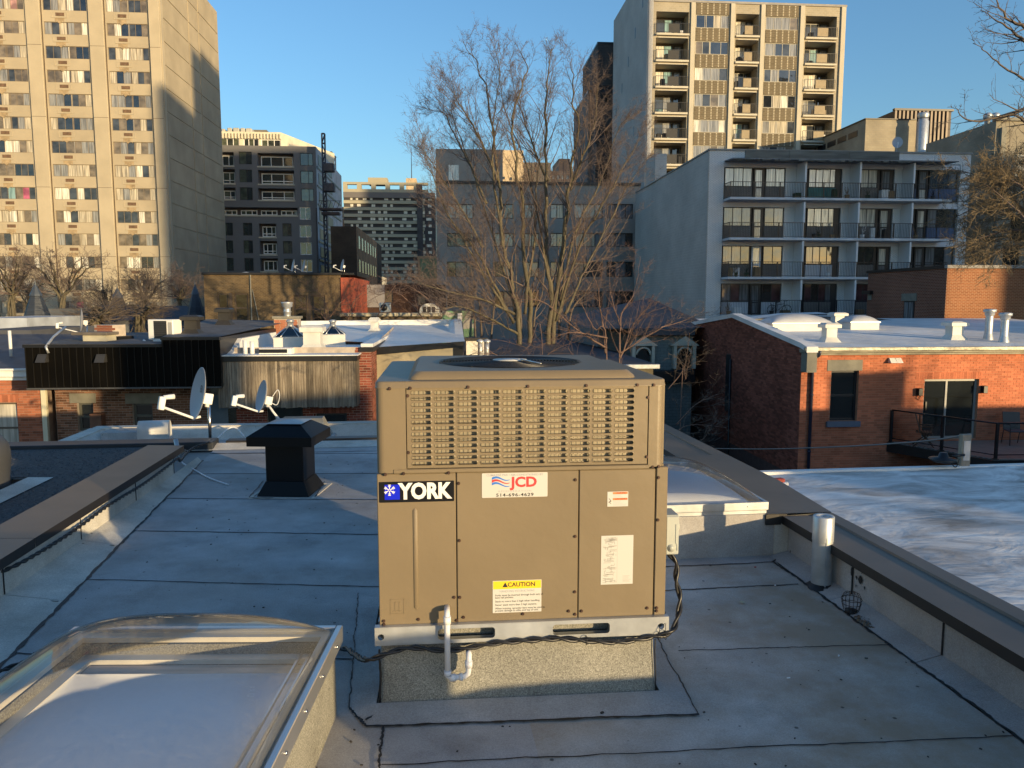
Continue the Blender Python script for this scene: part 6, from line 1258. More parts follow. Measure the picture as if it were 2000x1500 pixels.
for i, (px, Y) in enumerate(((195, 57), (300, 60))):
    p = at(px, 640, Y); v = thing('gable_dormer', ('grey gabled dormer left of the middle turret', 'grey gabled dormer between middle and right turret')[i], 'dormer', p, rad(-15), 'grey gabled dormers'); s_ = (1.2, 1.4)[i]; m = MB(); m.add([(-s_, 0, -1), (s_, 0, -1), (s_, 0, .5), (0, 0, 1.6), (-s_, 0, .5), (-s_, 4, -1), (s_, 4, -1), (s_, 4, .5), (0, 4, 1.6), (-s_, 4, .5)], [(0, 1, 2, 3, 4), (1, 6, 7, 2), (5, 0, 4, 9)]); m.build('front', M('dormer_front', (.12, .13, .14), .8, 0, .1, 2), v); m = MB(); m.add([(0, -.2, 1.68), (s_+.1, -.2, .5), (s_+.1, 4, .5), (0, 4, 1.68), (-s_-.1, -.2, .5), (-s_-.1, 4, .5)], [(0, 1, 2, 3), (4, 0, 3, 5)]); m.build('roof', dkr, v)
    m = MB(); m.box(-.45, .45, -.02, 0, -.4, .5); m.build('pane', K['pn_blue'], v)
# ================================================================== TOWERS
rt = random.Random(17)
conc = M('beige_precast', (.385, .33, .235), .85, 0, .08, .5, bump=.1, bs=4, var2=.08, vs2=.12)
conc2 = M('beige_precast_pier', (.415, .36, .26), .85, 0, .10, .35, bump=.1, bs=4)
drkj = M('dark_joint', (.07, .05, .035), .9, 0, 0)
P_w = panemat('white_curtain', (.62, .60, .52), .15, .5, 1.5, 1); P_c = panemat('cream_curtain', (.45, .40, .30), .15, .6, 1.5, 1); P_g = panemat('grey_curtain', (.24, .24, .23), .12, .8, 1.5, 1); P_b = panemat('sky_glass', (.05, .058, .07), .06, .8, 1.45); P_d = panemat('dark_window', (.02, .022, .025), .05, 1, 1.6); P_r = panemat('brown_roller', (.17, .14, .10), .2, .6); P_p = panemat('pink_blind', (.38, .10, .17), .3, .4); P_t = panemat('teal_curtain', (.22, .36, .38), .2, .5, 1.5, 1); P_k = panemat('rose_blind', (.45, .26, .24), .3, .4)
mixT = [P_w, P_w, P_c, P_c, P_g, P_g, P_g, P_b, P_b, P_b, P_d, P_r, P_r, P_r, P_r, P_c]
T1 = Plane(337, 560, 92, 4.5); lt1 = thing('beige_tower', 'tall beige precast apartment tower at the left with rows of curtained windows', 'apartment tower', T1.origin(), T1.yaw)
FH = 2.63; ztop = [33.24+FH*3-FH*k for k in range(20)]; bays = [(-26.5, -21.8), (-19.6, -14.9), (-12.8, -8.05), (-5.92, -1.42)]; TOP = ztop[0]+1.6
wh = []
for zt in ztop:
    if zt-1.4 < -8: continue
    for a, b in bays: wh.append((a, b, zt-1.38, zt))
m = MB(); wall_cells(m, -28.3, 0, -9, TOP, wh, .16); m.quad((0, 22.8, -9), (-28.3, 22.8, -9), (-28.3, 22.8, TOP), (0, 22.8, TOP)); m.quad((-28.3, 22.8, -9), (-28.3, 0, -9), (-28.3, 0, TOP), (-28.3, 22.8, TOP)); m.quad((-28.3, 0, TOP), (0, 0, TOP), (0, 22.8, TOP), (-28.3, 22.8, TOP)); m.quad((0, 0, -9), (0, 22.8, -9), (0, 22.8, TOP), (0, 0, TOP)); m.build('wall', conc, lt1)
for a, b in ((-28.3, -26.75), (-21.55, -19.85), (-14.62, -13.05), (-7.8, -6.17), (-1.17, 0.02)):
    m = MB(); m.bbox(a, b, -.32, .0, -9, TOP, .04)
    m.build('pier', conc2, lt1); m = MB(); m.box(a-.10, a-.001, -.05, .02, -9, TOP); m.box(b+.001, b+.10, -.05, .02, -9, TOP) if b < 0 else None
    for k in range(7): m.box(a, b, -.323, -.31, 38.5-7.9*k, 38.54-7.9*k)
    m.build('pier_joint', drkj, lt1)
sl1 = MB(); sl1.box(-.05, 1.65, -.05, -.0, .0, .045); sl1.box(-.05, .0, -.03, -.0, .05, .62); sl1.box(1.6, 1.65, -.03, 0, .05, .62); sl1.box(-.05, 1.65, -.02, 0, .58, .62); me1 = sl1.mesh('sleeve_frame', conc2)
gr1 = MB(); gr1.box(0, .92, -.06, 0, 0, .34); me2 = gr1.mesh('cooler_grille', M('rusty_brown_grille', (.14, .085, .05), .7, 0, .3, 3))
st1 = MB(); st1.add([(0, -.004, -.55), (.12, -.004, -.3), (.5, -.004, -.62), (.9, -.004, -.28), (1.0, -.004, -.6), (1.05, -.004, 0), (.0, -.004, 0)], [(0, 1, 6), (1, 3, 5, 6), (1, 2, 3), (3, 4, 5)]); me3 = st1.mesh('rust_streak', M('rust_streak', (.33, .25, .15), .9, 0, .3, 2))
fr1 = M('brown_aluminium', (.20, .155, .10), .5, 0, .05, 3)
for h in wh:
    window(lt1, h[0], h[1], h[2], h[3], .08, (1, 1, 1, .16, .85, .9, .85), fr1, mixT+([P_p, P_t, P_k] if rt.random() < .06 else []), .05, rng=rt, fd=.05)
    if h[2]-.8 > -8.5:
        w_ = h[1]-h[0]; link('sleeve_frame', me1, lt1, (h[0]+w_*.20, 0, h[2]-.82)); link('cooler_grille', me2, lt1, (h[0]+w_*.29, -.001, h[2]-.60)); link('rust_streak', me3, lt1, (h[0]+w_*.26, -.001, h[2]-.83))
pan = M('side_panel_concrete', (.37, .315, .22), .88, 0, .10, .4, bump=.15, bs=3, var2=.1, vs2=.1)
for k in range(len(ztop)+0):
    z0 = ztop[k]-1.55; 
    if z0 < -9: continue
    for a, b in ((.9, 9.6), (9.95, 13.6), (13.95, 22.4)):
        m = MB(); m.box(.001, .07, a, b, z0+.02, z0+FH-.12); m.build('concrete_panel', pan, lt1)
m = MB(); m.box(.001, .10, .02, .75, -9, TOP); m.build('pier', conc2, lt1)
# ---- right tower
T2 = Plane(1270, 330, 81, 4.5); rtw = thing('balcony_tower', 'tall tan brick tower with five vertical bays of balconies and windows on the right', 'apartment tower', T2.origin(), T2.yaw)
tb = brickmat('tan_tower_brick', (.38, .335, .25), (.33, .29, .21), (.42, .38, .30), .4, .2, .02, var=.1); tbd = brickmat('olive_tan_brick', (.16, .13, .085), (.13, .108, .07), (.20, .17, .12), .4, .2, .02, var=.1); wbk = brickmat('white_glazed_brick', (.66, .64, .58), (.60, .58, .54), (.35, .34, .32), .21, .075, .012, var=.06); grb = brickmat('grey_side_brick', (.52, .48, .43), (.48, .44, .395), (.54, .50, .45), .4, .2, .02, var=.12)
SP = 2.575; slabs = [28.6-SP*k for k in range(-0, 8)]; RTOP = 31.7
holes = []
bal = [(.32, 3.68), (8.58, 11.0), (15.92, 19.22)]; wins = [(4.45, 7.83), (11.72, 15.12)]
for z in slabs:
    for a, b in bal: holes.append((a, b, z, z+2.18, 1.7))
    for a, b in wins: holes.append((a, b, z+.72, z+1.98, .12))
m = MB(); wall_cells(m, -.45, 20.02, -9, RTOP, holes, .3); m.quad((20.02, 0, -9), (20.02, 16, -9), (20.02, 16, RTOP), (20.02, 0, RTOP)); m.quad((-.45, 0, RTOP), (20.02, 0, RTOP), (20.02, 16, RTOP), (-.45, 16, RTOP)); m.quad((20.02, 16, -9), (-.45, 16, -9), (-.45, 16, RTOP), (20.02, 16, RTOP)); m.build('wall', tb, rtw)
m = MB(); m.box(-.55, -.451, .0, 16.7, -9, 35.6); m.box(-.449, 3.9, 1.2, 16.7, RTOP+.001, 35.6); m.build('side_wall', grb, rtw)
for i, (y, z) in enumerate([(2.0+3.1*(k % 5), 33-2.575*(k//1)*.8) for k in range(22)]):
    m = MB(); m.box(-.565, -.551, y, y+.35, z-1.1, z); m.build('slit_window', K['winblk'], rtw)
m = MB(); m.box(.05, 20.2, -.12, .12, RTOP+.002, RTOP+.22); m.build('coping', K['concrete'], rtw)
m = MB(); m.bbox(-.46, .02, -.10, -.001, -9, RTOP+.3, .02); m.build('white_corner_pier', wbk, rtw)
for a, b in ((3.86, 4.30), (7.98, 8.42), (11.14, 11.56), (15.28, 15.74), (19.62, 20.1)):
    m = MB(); m.bbox(a, b, -.18, -.001, -9, RTOP, .02); m.build('pier', M('cream_pier', (.48, .44, .345), .85, 0, .06, .8), rtw)
sp = MB(); sp.box(0, 3.4, -.05, 0, 0, 1.28, 0)
for k in range(5):
    for j in range(8): x = .45+k*.63+(.0); sp.box(x, x+.13, -.075, -.0505, .06+j*.155, .12+j*.155, 1)
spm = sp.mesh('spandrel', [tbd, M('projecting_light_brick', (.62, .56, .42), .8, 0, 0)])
sp2 = MB(); sp2.box(.1, .1, 0, 0, 0, 0)
frt = M('pale_window_frame', (.42, .40, .34), .5, 0, .04, 4)
for z in slabs+[slabs[0]+SP]:
    for a, b in wins: link('spandrel', spm, rtw, (a, -.0, z-.585 if z <= slabs[0] else z-.585))
for z in slabs:
    for a, b in wins: window(rtw, a, b, z+.72, z+1.98, .06, rt.choice([(1, 1, .15, 1.5, 1), (1, 1, 1, 1), (1.2, .2, 1, 1, 1), (.9, 1, 1, .9)]), frt, [P_g, P_g, P_w, P_c, P_d, P_b, P_r, P_g], .05, rng=rt)
slb = M('pale_slab_edge', (.52, .48, .38), .8, 0, .08, 1)
def railing_mesh(w_, h, sp_, r=.012, posts=()):
    m = MB(); m.box(0, w_, -.02, .02, h-.04, h); m.box(0, w_, -.015, .015, .06, .09); n = int(w_/sp_)
    for k in range(n+1): x = w_*k/n; m.box(x-r, x+r, -r, r, .06, h-.04)
    for x in posts: m.box(x-.025, x+.025, -.025, .025, 0, h)
    return m
stor = [M('storage_dark', (.03, .03, .03), .7, 0, .1, 3), M('storage_beige', (.30, .24, .15), .7, 0, .1, 3)]
for ci, (a, b) in enumerate(bal):
    w_ = b-a; rm = railing_mesh(w_, 1.0, .16, .011, (0.02, w_-.02)).mesh('railing', K['black'])
    sm = MB(); sm.box(-.02, w_+.02, -.30, -.001, -.17, .02); sm.box(.2, w_-.1, -.22, -.1, -.42, -.34); smm = sm.mesh('balcony_slab', slb)
    pm = MB(); pm.box(w_*.36, w_*.70, -.24, -.22, .08, .92); pmm = pm.mesh('privacy_panel', stor[0] if ci == 0 else stor[1])
    for z in slabs:
        link('balcony_slab', smm, rtw, (a, 0, z)); link('railing', rm, rtw, (a, -.24, z+.02)); link('privacy_panel', pmm, rtw, (a, -.02, z+.02))
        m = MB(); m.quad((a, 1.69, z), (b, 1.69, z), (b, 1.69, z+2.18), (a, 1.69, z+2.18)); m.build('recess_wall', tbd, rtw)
        window(rtw, a+w_*.12, a+w_*.66, z+.15, z+1.95, 1.60, (1, 1), K['winblk'] if ci == 0 else frt, [P_g, P_w, P_w, P_b, P_t], .05, (.6, 1.2) if ci == 0 else (1,), rng=rt); window(rtw, a+w_*.70, a+w_*.94, z+.05, z+1.95, 1.60, (1,), K['winblk'], [P_d, P_g], .07, name='door', rng=rt)
        for q in range(rt.randint(1, 3)): x = a+rt.uniform(.2, w_-.6); m = MB(); m.bbox(x, x+rt.uniform(.25, .5), .3, .8, z+.02, z+rt.uniform(.4, .95), .03); m.build('balcony_clutter', rt.choice(stor+[K['white']]), rtw)
for (px, yt, Y, dep, col, lb_) in ((1165, 86, 100, 11, (.085, .075, .07), 'dark brown brick wing of the tower seen just left of its grey side wall'), (1148, 180, 104, 12, (.20, .185, .17), 'lower grey wing furthest left behind the tower, among the tree twigs')):
    pl = Plane(px, 300, Y, 4.5); b = thing('tower_wing', lb_, 'building', pl.origin(), pl.yaw); z_ = pl.z(px+10, yt); x1 = pl.x(1215, 200); m = MB(); m.box(0, x1, 0, dep, -9, z_); m.build('wall', brickmat('wing_brick', col, tuple(c*.85 for c in col), tuple(c*1.2 for c in col), .4, .2, .02), b); m = MB(); m.box(-.05, x1, -.05, dep, z_, z_+.25); m.build('coping', K['black'], b)
    for zz_ in ((24.5, 19.5, 15) if px == 1165 else ()):
        window(b, x1-3.4, x1-1.6, zz_+2, zz_+4.2, -.03, (1,), K['winblk'], [P_b, P_d], .12, (1, 1), rng=rt)
# ---- white brick balcony block
T3 = Plane(1420, 590, 52, 4.5); wb5 = thing('white_brick_block', 'five storey white brick apartment block with long continuous balconies on the right', 'apartment block', T3.origin(), T3.yaw)
YW = 1.3; BX = [0, 5.15, 8.95, 12.72, 16.75]; SZ = [8.62, 5.97, 3.37, .8, -1.8]; TZ = 11.84
wb_ = brickmat('white_brick', (.84, .82, .79), (.78, .76, .73), (.42, .43, .45), .21, .075, .010, var=.07)
brn = brickmat('grey_brown_brick', (.17, .15, .13), (.14, .125, .11), (.22, .20, .18), .21, .075, .012)
m = MB(); m.box(-1.05, -.02, YW-.05, 22, -9, TZ); m.box(16.78, 17.5, YW-.05, 22, -9, TZ); m.box(-.019, 16.779, YW+.25, 22, -9, TZ-.002); m.box(-.019, 16.779, YW-.04, YW+.24, 11.15, TZ); m.build('wall', wb_, wb5)
m = MB(); m.box(-1.09, -1.0505, YW-.05, 22, -9, TZ); m.box(-1.2, -.2, YW+13.5, YW+16.5, TZ+.001, TZ+2.3) ; m.box(-1.085, -.2, YW+10, 22, TZ, TZ+.001); m.build('side_wall', grb, wb5)
m = MB(); m.box(-1.15, 17.6, YW-.12, YW+.1, TZ+.002, TZ+.12); m.box(-1.15, -1.0, YW+.1, 22, TZ+.002, TZ+.10); m.build('coping', K['concrete'], wb5)
fas = M('weathered_fascia', (.14, .14, .125), .8, 0, .45, 1.2, stretch=(.4, 1, 3), bump=.3, bs=8)
for a, b in ((.9, 3.9), (3.92, 8.0), (8.02, 11.5)): m = MB(); m.box(a, b, -.12, -.0, 11.08, 11.66); m.build('fascia_board', fas, wb5)
m = MB(); m.add([(0, -.3, 11.04), (15.6, -.3, 11.04), (15.6, YW, 11.12), (0, YW, 11.12), (0, -.3, 11.10), (15.6, -.3, 11.10), (15.6, YW, 11.2), (0, YW, 11.2)], [(3, 2, 1, 0), (4, 5, 6, 7), (0, 1, 5, 4), (1, 2, 6, 5), (3, 0, 4, 7)]); m.build('roof_overhang', M('rough_overhang', (.22, .22, .23), .85, 0, .3, 2), wb5)
m = MB()
for k in range(60): x = rt.uniform(0.1, 12); m.box(x, x+rt.uniform(.05, .4), -.31, -.2, 11.0-rt.random()*.06, 11.05)
m.build('peeling_edge', fas, wb5)
pw_ = M('white_plaster', (.66, .66, .68), .8, 0, .05, 1); dv = M('divider_plaster', (.80, .78, .77), .8, 0, .05, 1)
tl = M('teal_panel', (.03, .15, .14), .6, 0, .15, 1.5); bl = M('blue_panel', (.07, .11, .20), .6, 0, .15, 1.5); cw = M('white_corrugated', (.55, .56, .58), .6, 0, .05, 1)
Q_b = panemat('cream_reflection_pane', (.66, .62, .52), .06, 1, 1.6, 1); Q_d = panemat('dark_pane', (.03, .033, .034), .05, 1, 1.6); Q_t = panemat('dim_blue_pane', (.06, .08, .10), .06, 1, 1.6, 1); Q_r = panemat('dim_red_pane', (.09, .045, .05), .1, .8); Q_g = panemat('dim_grey_pane', (.16, .17, .18), .08, 1, 1.6, 1)
P_floor = [[Q_b], [Q_t, Q_d, Q_g], [Q_d, Q_d, Q_g], [Q_d, Q_g, Q_r]]  # top floors: bright sky reflection put into the pane colour as cream
for fi, z in enumerate(SZ[:4]):
    xe = 15.4 if fi < 2 else 9.75+3
    m = MB(); m.bbox(0, 15.45, -.02, YW+.2, z-.16, z, .015); m.build('balcony_slab', M('slab_white_concrete', (.62, .62, .64), .8, 0, .15, 1.2), wb5)
    m = MB(); m.box(0, 16.75, YW-.02, YW+.2, z+2.15, z+2.48); m.build('soffit_beam', pw_, wb5)
    m = MB(); m.box(.0, 16.75, YW+.18, YW+.24, z, z+2.16); m.build('backing', K['winblk'], wb5)
    for bi in range(4):
        a, b = BX[bi], BX[bi+1]; pmx = P_floor[fi] if bi < 3 else [Q_d, Q_g, Q_t]
        if fi == 1 and bi in (1, 2): pmx = [Q_b]
        if bi in (1, 2, 3): m = MB(); m.box(a-.06, a+.06, .03, YW+.17, z+.001, z+2.38); m.build('divider_wall', dv, wb5)
        if bi == 0: wsp = [(.08, 2.0, (1, 1, 1)), (2.95, 4.3, (1, 1))]; dr = (2.12, 2.78); br = (4.32, 5.08)
        elif bi == 1: wsp = [(5.98, 7.9, (.9, .9, .9, .7))]; dr = (5.24, 5.72); br = (8.35, 8.88)
        elif bi == 2: wsp = [(9.03, 10.9, (1, 1, 1.1))]; dr = (11.15, 11.85); br = (12.1, 12.64)
        else: wsp = [(12.85, 13.7, (1,)), (14.65, 16.65, (1, 1.1, .9))]; dr = (13.85, 14.5); br = None
        for w_ in wsp:
            window(wb5, w_[0], w_[1], z+.88, z+2.14, YW+.08, w_[2], K['winblk'], pmx, .045, rng=rt)
            sm_ = tl if (fi, bi) == (0, 1) else bl if bi == 3 and fi < 2 else cw if (fi == 3 and bi == 0) or (fi == 2 and bi == 1) else brn
            m = MB(); m.box(w_[0], w_[1], YW+.06, YW+.17, z+.001, z+.87); m.build('sill_panel', sm_, wb5)
        o = window(wb5, dr[0], dr[1], z+.02, z+2.1, YW+.05, (1,), cw if (fi, bi) in ((2, 0), (0, 1)) else K['winblk'], [Q_g, Q_b] if fi < 3 else [Q_g], .10, (.8, 1.2), name='door', rng=rt)
        if br: m = MB(); m.box(br[0], br[1], YW+.03, YW+.17, z+.002, z+2.149); m.build('brick_strip', brn if 0 else wb_, wb5)
        x1 = min(b, 15.4); m = railing_mesh(x1-a-.02, 1.02, .11, .0075, (0.02, (x1-a)*.33, (x1-a)*.66)); m.build('railing', K['black'], wb5, (a+.01, .03, z+.001))
    m = railing_mesh(YW-.1, 1.02, .11, .0075); m.build('railing', K['black'], wb5, (.02, YW-.02, z+.001), rz=-math.pi/2)
    for q in range(7):
        x = rt.uniform(.3, 14.5); m = MB(); s_ = rt.uniform(.12, .3)
        if q % 3: m.bbox(x, x+s_*2, .5, .5+s_*1.5, z+.01, z+rt.uniform(.3, .75), .02)
        else: m.cyl((x, .6, z), (x, .6, z+.3), .13, .17, n=10); [m.tube([(x, .6, z+.3), (x+rt.uniform(-.25, .25), .6+rt.uniform(-.2, .2), z+rt.uniform(.5, .9))], .012, 3) for _ in range(9)]
        m.build('balcony_clutter', rt.choice([K['winblk'], M('clutter_wood', (.25, .16, .08), .8, 0, .1, 3), K['white'], M('plant_green', (.03, .05, .025), .9, 0, .2, 5)]), wb5)
# bicycle on the lowest balcony
bk_ = thing('bicycle', 'dark bicycle leaning on the lowest visible balcony of the white brick block', 'bicycle', T3.W(3.3, .35, .81), T3.yaw)
for cx in (-.02, 1.02):
    m = MB(); m.tube([(cx+.33*math.cos(rad(t)), 0, .34+.33*math.sin(rad(t))) for t in range(0, 361, 15)], .022, 5, cap=False)
    for t in range(0, 180, 30): m.tube([(cx+.32*math.cos(rad(t)), 0, .34+.32*math.sin(rad(t))), (cx-.32*math.cos(rad(t)), 0, .34-.32*math.sin(rad(t)))], .003, 3)
    m.build('wheel', K['black'], bk_)
m = MB()
for P in (((-.02, 0, .34), (.32, 0, .62)), ((-.02, 0, .34), (.42, 0, .32)), ((.42, 0, .32), (.32, 0, .80)), ((.32, 0, .68), (.86, 0, .76)), ((.42, 0, .32), (.86, 0, .70)), ((.86, 0, .70), (1.02, 0, .34)), ((.86, 0, .7), (.84, 0, .92))): m.tube(P, .018, 5)
m.build('frame', K['black'], bk_); m = MB(); m.bbox(.20, .42, -.05, .05, .80, .85, .01); m.build('saddle', K['black'], bk_); m = MB(); m.tube([(.95, -.25, .95), (.84, -.1, .93), (.84, .1, .93), (.95, .25, .95)], .015, 5); m.build('handlebar', K['black'], bk_)
# ---- brick stair tower at the right
T4 = Plane(1848, 570, 38, 4.5); z4 = T4.z(1860, 524); bt4 = thing('red_brick_annexe', 'red brown brick annexe with sunlit front, in front of the white brick block', 'building', T4.origin(), T4.yaw)
rb4 = brickmat('warm_red_brick', (.30, .115, .05), (.22, .08, .035), (.42, .26, .15), .21, .076, .011, var=.18); rb5 = brickmat('shaded_red_brick', (.22, .075, .04), (.16, .055, .032), (.36, .24, .18), .21, .076, .011, var=.18)  # side copy is darker, its shade put into the colour
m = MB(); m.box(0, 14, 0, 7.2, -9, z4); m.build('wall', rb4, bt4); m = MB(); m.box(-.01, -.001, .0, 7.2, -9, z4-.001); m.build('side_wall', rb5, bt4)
m = MB(); m.bbox(-.08, 14, -.10, .15, z4+.001, z4+.16, .015); m.build('coping', K['concrete'], bt4); m = MB(); m.box(-.08, .15, .151, 7.3, z4+.001, z4+.15); m.box(-.2, .1, 6.6, 7.5, z4-1.2, z4-1.0); m.build('side_coping', K['brown2'], bt4)
zz4 = at(1775, 575, 41.2).z; m = MB(); m.bbox(-.05, 0, 2.35, 3.7, zz4-.35, zz4+.05, .01); m.bbox(-.05, 0, 6.7, 7.1, zz4-.3, zz4+.1, .01); m.build('lintel', K['stone'], bt4); m = MB(); m.box(-.03, -.011, 2.5, 3.45, zz4-1.5, zz4-.351); o = m.build('window', K['winblk'], bt4); m = MB(); m.box(-.04, -.031, 2.6, 2.98, zz4-1.45, zz4-.42); m.box(-.04, -.031, 3.03, 3.38, zz4-1.45, zz4-.42); m.build('pane', Q_g, o)
# ---- roofs behind it
T5 = Plane(1690, 260, 74, 4.5); b = simple('beige_penthouse', 'beige flat roofed upper block with a strip of small vents behind the white brick block', 'building', T5, 0, T5.x(1788, 260), 16, T5.z(1700, 233), brickmat('putty_brick', (.34, .30, .22), (.31, .27, .20), (.30, .27, .21), .4, .2, .02)); m = MB(); m.box(-.1, T5.x(1788, 260), -.1, 16, T5.z(1700, 233), T5.z(1700, 231)); m.build('coping', K['brown2'], b)
for k in range(6): m = MB(); y = 1.4+k*2.1; z = T5.z(1690, 262)-.3*0+.1; m.box(-.03, 0, y, y+1.7, z-.0, z+.55); m.build('vent_window', K['winblk'], b)
T6 = Plane(1745, 260, 80, 4.5); x6_ = T6.x(1857, 250); b = thing('ribbed_plant_room', 'dark brown ribbed metal plant room with a steel chimney on the skyline', 'plant room', T6.origin(), T6.yaw); zt6 = T6.z(1800, 217); m = MB(); m.box(0, x6_, .05, 12, -9, zt6); m.build('core', M('brown_rib_dark', (.06, .045, .035), .6, 0, .1, 2), b)
rbm = MB(); rbm.box(0, .2, -.12, .049, 0, zt6-T6.z(1800, 288)); rme = rbm.mesh('metal_rib', M('brown_rib', (.14, .11, .085), .5, .2, .1, 2))
for k in range(int(x6_/.42)): link('metal_rib', rme, b, (k*.42, 0, T6.z(1800, 288)))
m = MB(); m.box(-.1, x6_+.1, -.2, .2, zt6, zt6+.2); m.build('coping', K['brown2'], b)
p = at(1800, 290, 73); v = thing('steel_chimney', 'round steel chimney in front of the ribbed plant room', 'chimney', p); m = MB(); m.lathe([(.5, -1), (.5, 2.4), (.42, 2.5), (.42, 2.7), (0, 2.7)], n=18); m.build('stack', K['galv'], v); m = MB(); m.lathe([(.45, 2.75), (.5, 3.0), (.45, 3.2), (0, 3.25)], n=18); m.build('cowl', K['galv'], v)
T7 = Plane(1942, 300, 62, 4.5); b7_ = simple('putty_brick_building', 'putty coloured brick building with two roof turbines at the right edge of the skyline', 'building', T7, 0, 14, 9, T7.z(1950, 236), brickmat('putty_brick_b', (.30, .27, .21), (.27, .245, .19), (.28, .25, .2), .4, .2, .02), [T7.r(1985, 300, 2005, 345), T7.r(1975, 420, 2003, 470), T7.r(1960, 480, 1990, 520)])
m = MB(); m.box(-.1, 14, -.2, .2, T7.z(1950, 236), T7.z(1950, 230)); m.box(.3, .7, -.3, 0, -9, T7.z(1950, 250)); m.build('cornice', K['stone'], b7_)
for i, (px, lb_) in enumerate(((1929, 'round roof turbine, left one of two on the putty brick building'), (1944, 'round roof turbine, right one of two on the putty brick building'))):
    p = at(px, 232, 64); v = thing('roof_turbine', lb_, 'vent', p, 0, 'skyline roof turbines'); m = MB(); m.lathe([(.2, -.6), (.2, 0), (.32, .05), (.34, .3), (.2, .45), (0, .5)], n=14); m.build('head', K['galv'], v)
p = at(1752, 288, 60); dish('satellite_dish', 'grey satellite dish on the roof behind the white brick block', p-Vector((0, 0, .3)), .5, .36, .42, -20, 10, .4)
# ---- grey concrete block in the middle
T8 = Plane(853, 500, 75, 4.5); x8e = T8.x(1250, 450); z8 = T8.z(1100, 361); gcm = M('grey_panel_concrete', (.28, .27, .245), .85, 0, .12, .3, bump=.1, bs=2)
cols8 = [(873, 925), (965, 1003), (1024, 1053), (1075, 1101), (1122, 1177), (1185, 1236)]; rows8 = [(398, 427), (455, 482), (511, 541), (569, 600)]
H8 = [T8.r(a, r0, b, r1) for a, b in cols8 for r0, r1 in rows8]
gc = thing('grey_concrete_block', 'wide grey concrete block with ribbon windows behind the big leafless tree', 'building', T8.origin(), T8.yaw); m = MB(); wall_cells(m, 0, x8e, -9, z8, H8, .25); m.add([(0, 0, z8-.01), (x8e, 0, z8-.01), (x8e, 25, z8-.01), (0, 25, z8-.01)], [(0, 1, 2, 3)]); m.box(0, T8.x(982, 350), .003, 14, z8-.009, T8.z(900, 291)); m.build('wall', gcm, gc)
m = MB(); m.box(-.1, x8e, -.15, .1, z8, z8+.25); m.build('coping', K['brown2'], gc)
for h in H8: window(gc, *h[:4], .15, (1, 1) if h[1]-h[0] < 2.2 else (1, 1.2, .8), K['winblk'], [Q_g, Q_g, Q_d, P_c] if h[2] > 5 else [Q_d, Q_g], .08, rng=rt)
m = MB(); a = T8.r(876, 322, 896, 352); m.box(a[0], a[1], -.02, .002, a[2], a[3]); m.build('service_hatch', Q_b, gc)
# ---- dark block with white framed windows
T9 = Plane(620, 420, 130, 4.5); z_ = lambda x, y: (410+x/4.689, 225+y/4.689)
def zr(x0, y0, x1, y1): a = z_(x0, y0); b = z_(x1, y1); return T9.r(a[0], a[1], b[0], b[1])
dk9 = M('dark_slate_cladding', (.14, .14, .145), .6, 0, .06, .2); bkb = brickmat('dark_purple_brick', (.09, .075, .075), (.075, .065, .065), (.10, .09, .09), .6, .3, .03)
db9 = thing('dark_apartment_block', 'dark grey apartment block under construction with white framed windows, left of centre', 'apartment block', T9.origin(), T9.yaw)
big = [zr(30, 335, 222, 462), zr(35, 490, 232, 625), zr(45, 660, 238, 770), zr(432, 345, 768, 470), zr(438, 502, 774, 632), zr(440, 668, 780, 778), zr(60, 840, 805, 918), zr(446, 992, 610, 1115), zr(455, 1150, 618, 1275), zr(460, 1310, 626, 1428)]
sm9 = [zr(262, 333, 385, 450), zr(268, 497, 388, 615), zr(272, 660, 394, 778), zr(822, 344, 944, 462), zr(826, 508, 948, 626), zr(832, 672, 952, 788), zr(86, 985, 212, 1102), zr(300, 985, 390, 1103), zr(662, 990, 750, 1110), zr(94, 1146, 215, 1264), zr(306, 1146, 396, 1265), zr(668, 1152, 756, 1268), zr(98, 1306, 220, 1424), zr(314, 1308, 402, 1426), zr(676, 1314, 762, 1430), zr(820, 842, 922, 955), zr(820, 1008, 930, 1118), zr(826, 1164, 934, 1278), zr(832, 1322, 940, 1436)]
xl9 = T9.x(400, 420)-3; zt9 = zr(0, 272, 10, 300)[3]
holes = [(*h[:4], 1.3) for h in big]+sm9
m = MB(); wall_cells(m, xl9, 0, -9, zt9, holes, .25); m.add([(xl9, 0, zt9-.01), (0, 0, zt9-.01), (0, 30, zt9-.01), (xl9, 30, zt9-.01)], [(0, 1, 2, 3)]); m.build('wall', dk9, db9)
brq = zr(815, 842, 1010, 1440); m = MB(); m.box(zr(945, 0, 0, 0)[0], -.05, -.06, -.001, -9, zr(0, 842, 0, 900)[3]); m.build('brick_infill', bkb, db9)
m = MB(); m.box(-.01, .0, .001, 30, -9, zt9-.02); m.build('side_wall', M('pale_sheathing', (.38, .40, .44), .7, 0, .3, .6), db9)
for k in range(8): m = MB(); m.box(.001, .12, .5, 28, zt9-3.05*k-3.3, zt9-3.05*k-3.0); m.box(.001, .06, 2, 8, zt9-3.05*k-2.6, zt9-3.05*k-.9); m.box(.001, .06, 11, 17, zt9-3.05*k-2.6, zt9-3.05*k-.9); m.build('side_windows', K['winblk'], db9)
wfm = M('white_alu_frame', (.78, .78, .75), .5, 0, 0); D_ = [panemat('interior_glass', (.035, .04, .034), .04, 1, 1.6), panemat('interior_green_glass', (.075, .085, .06), .04, 1, 1.6), P_d]
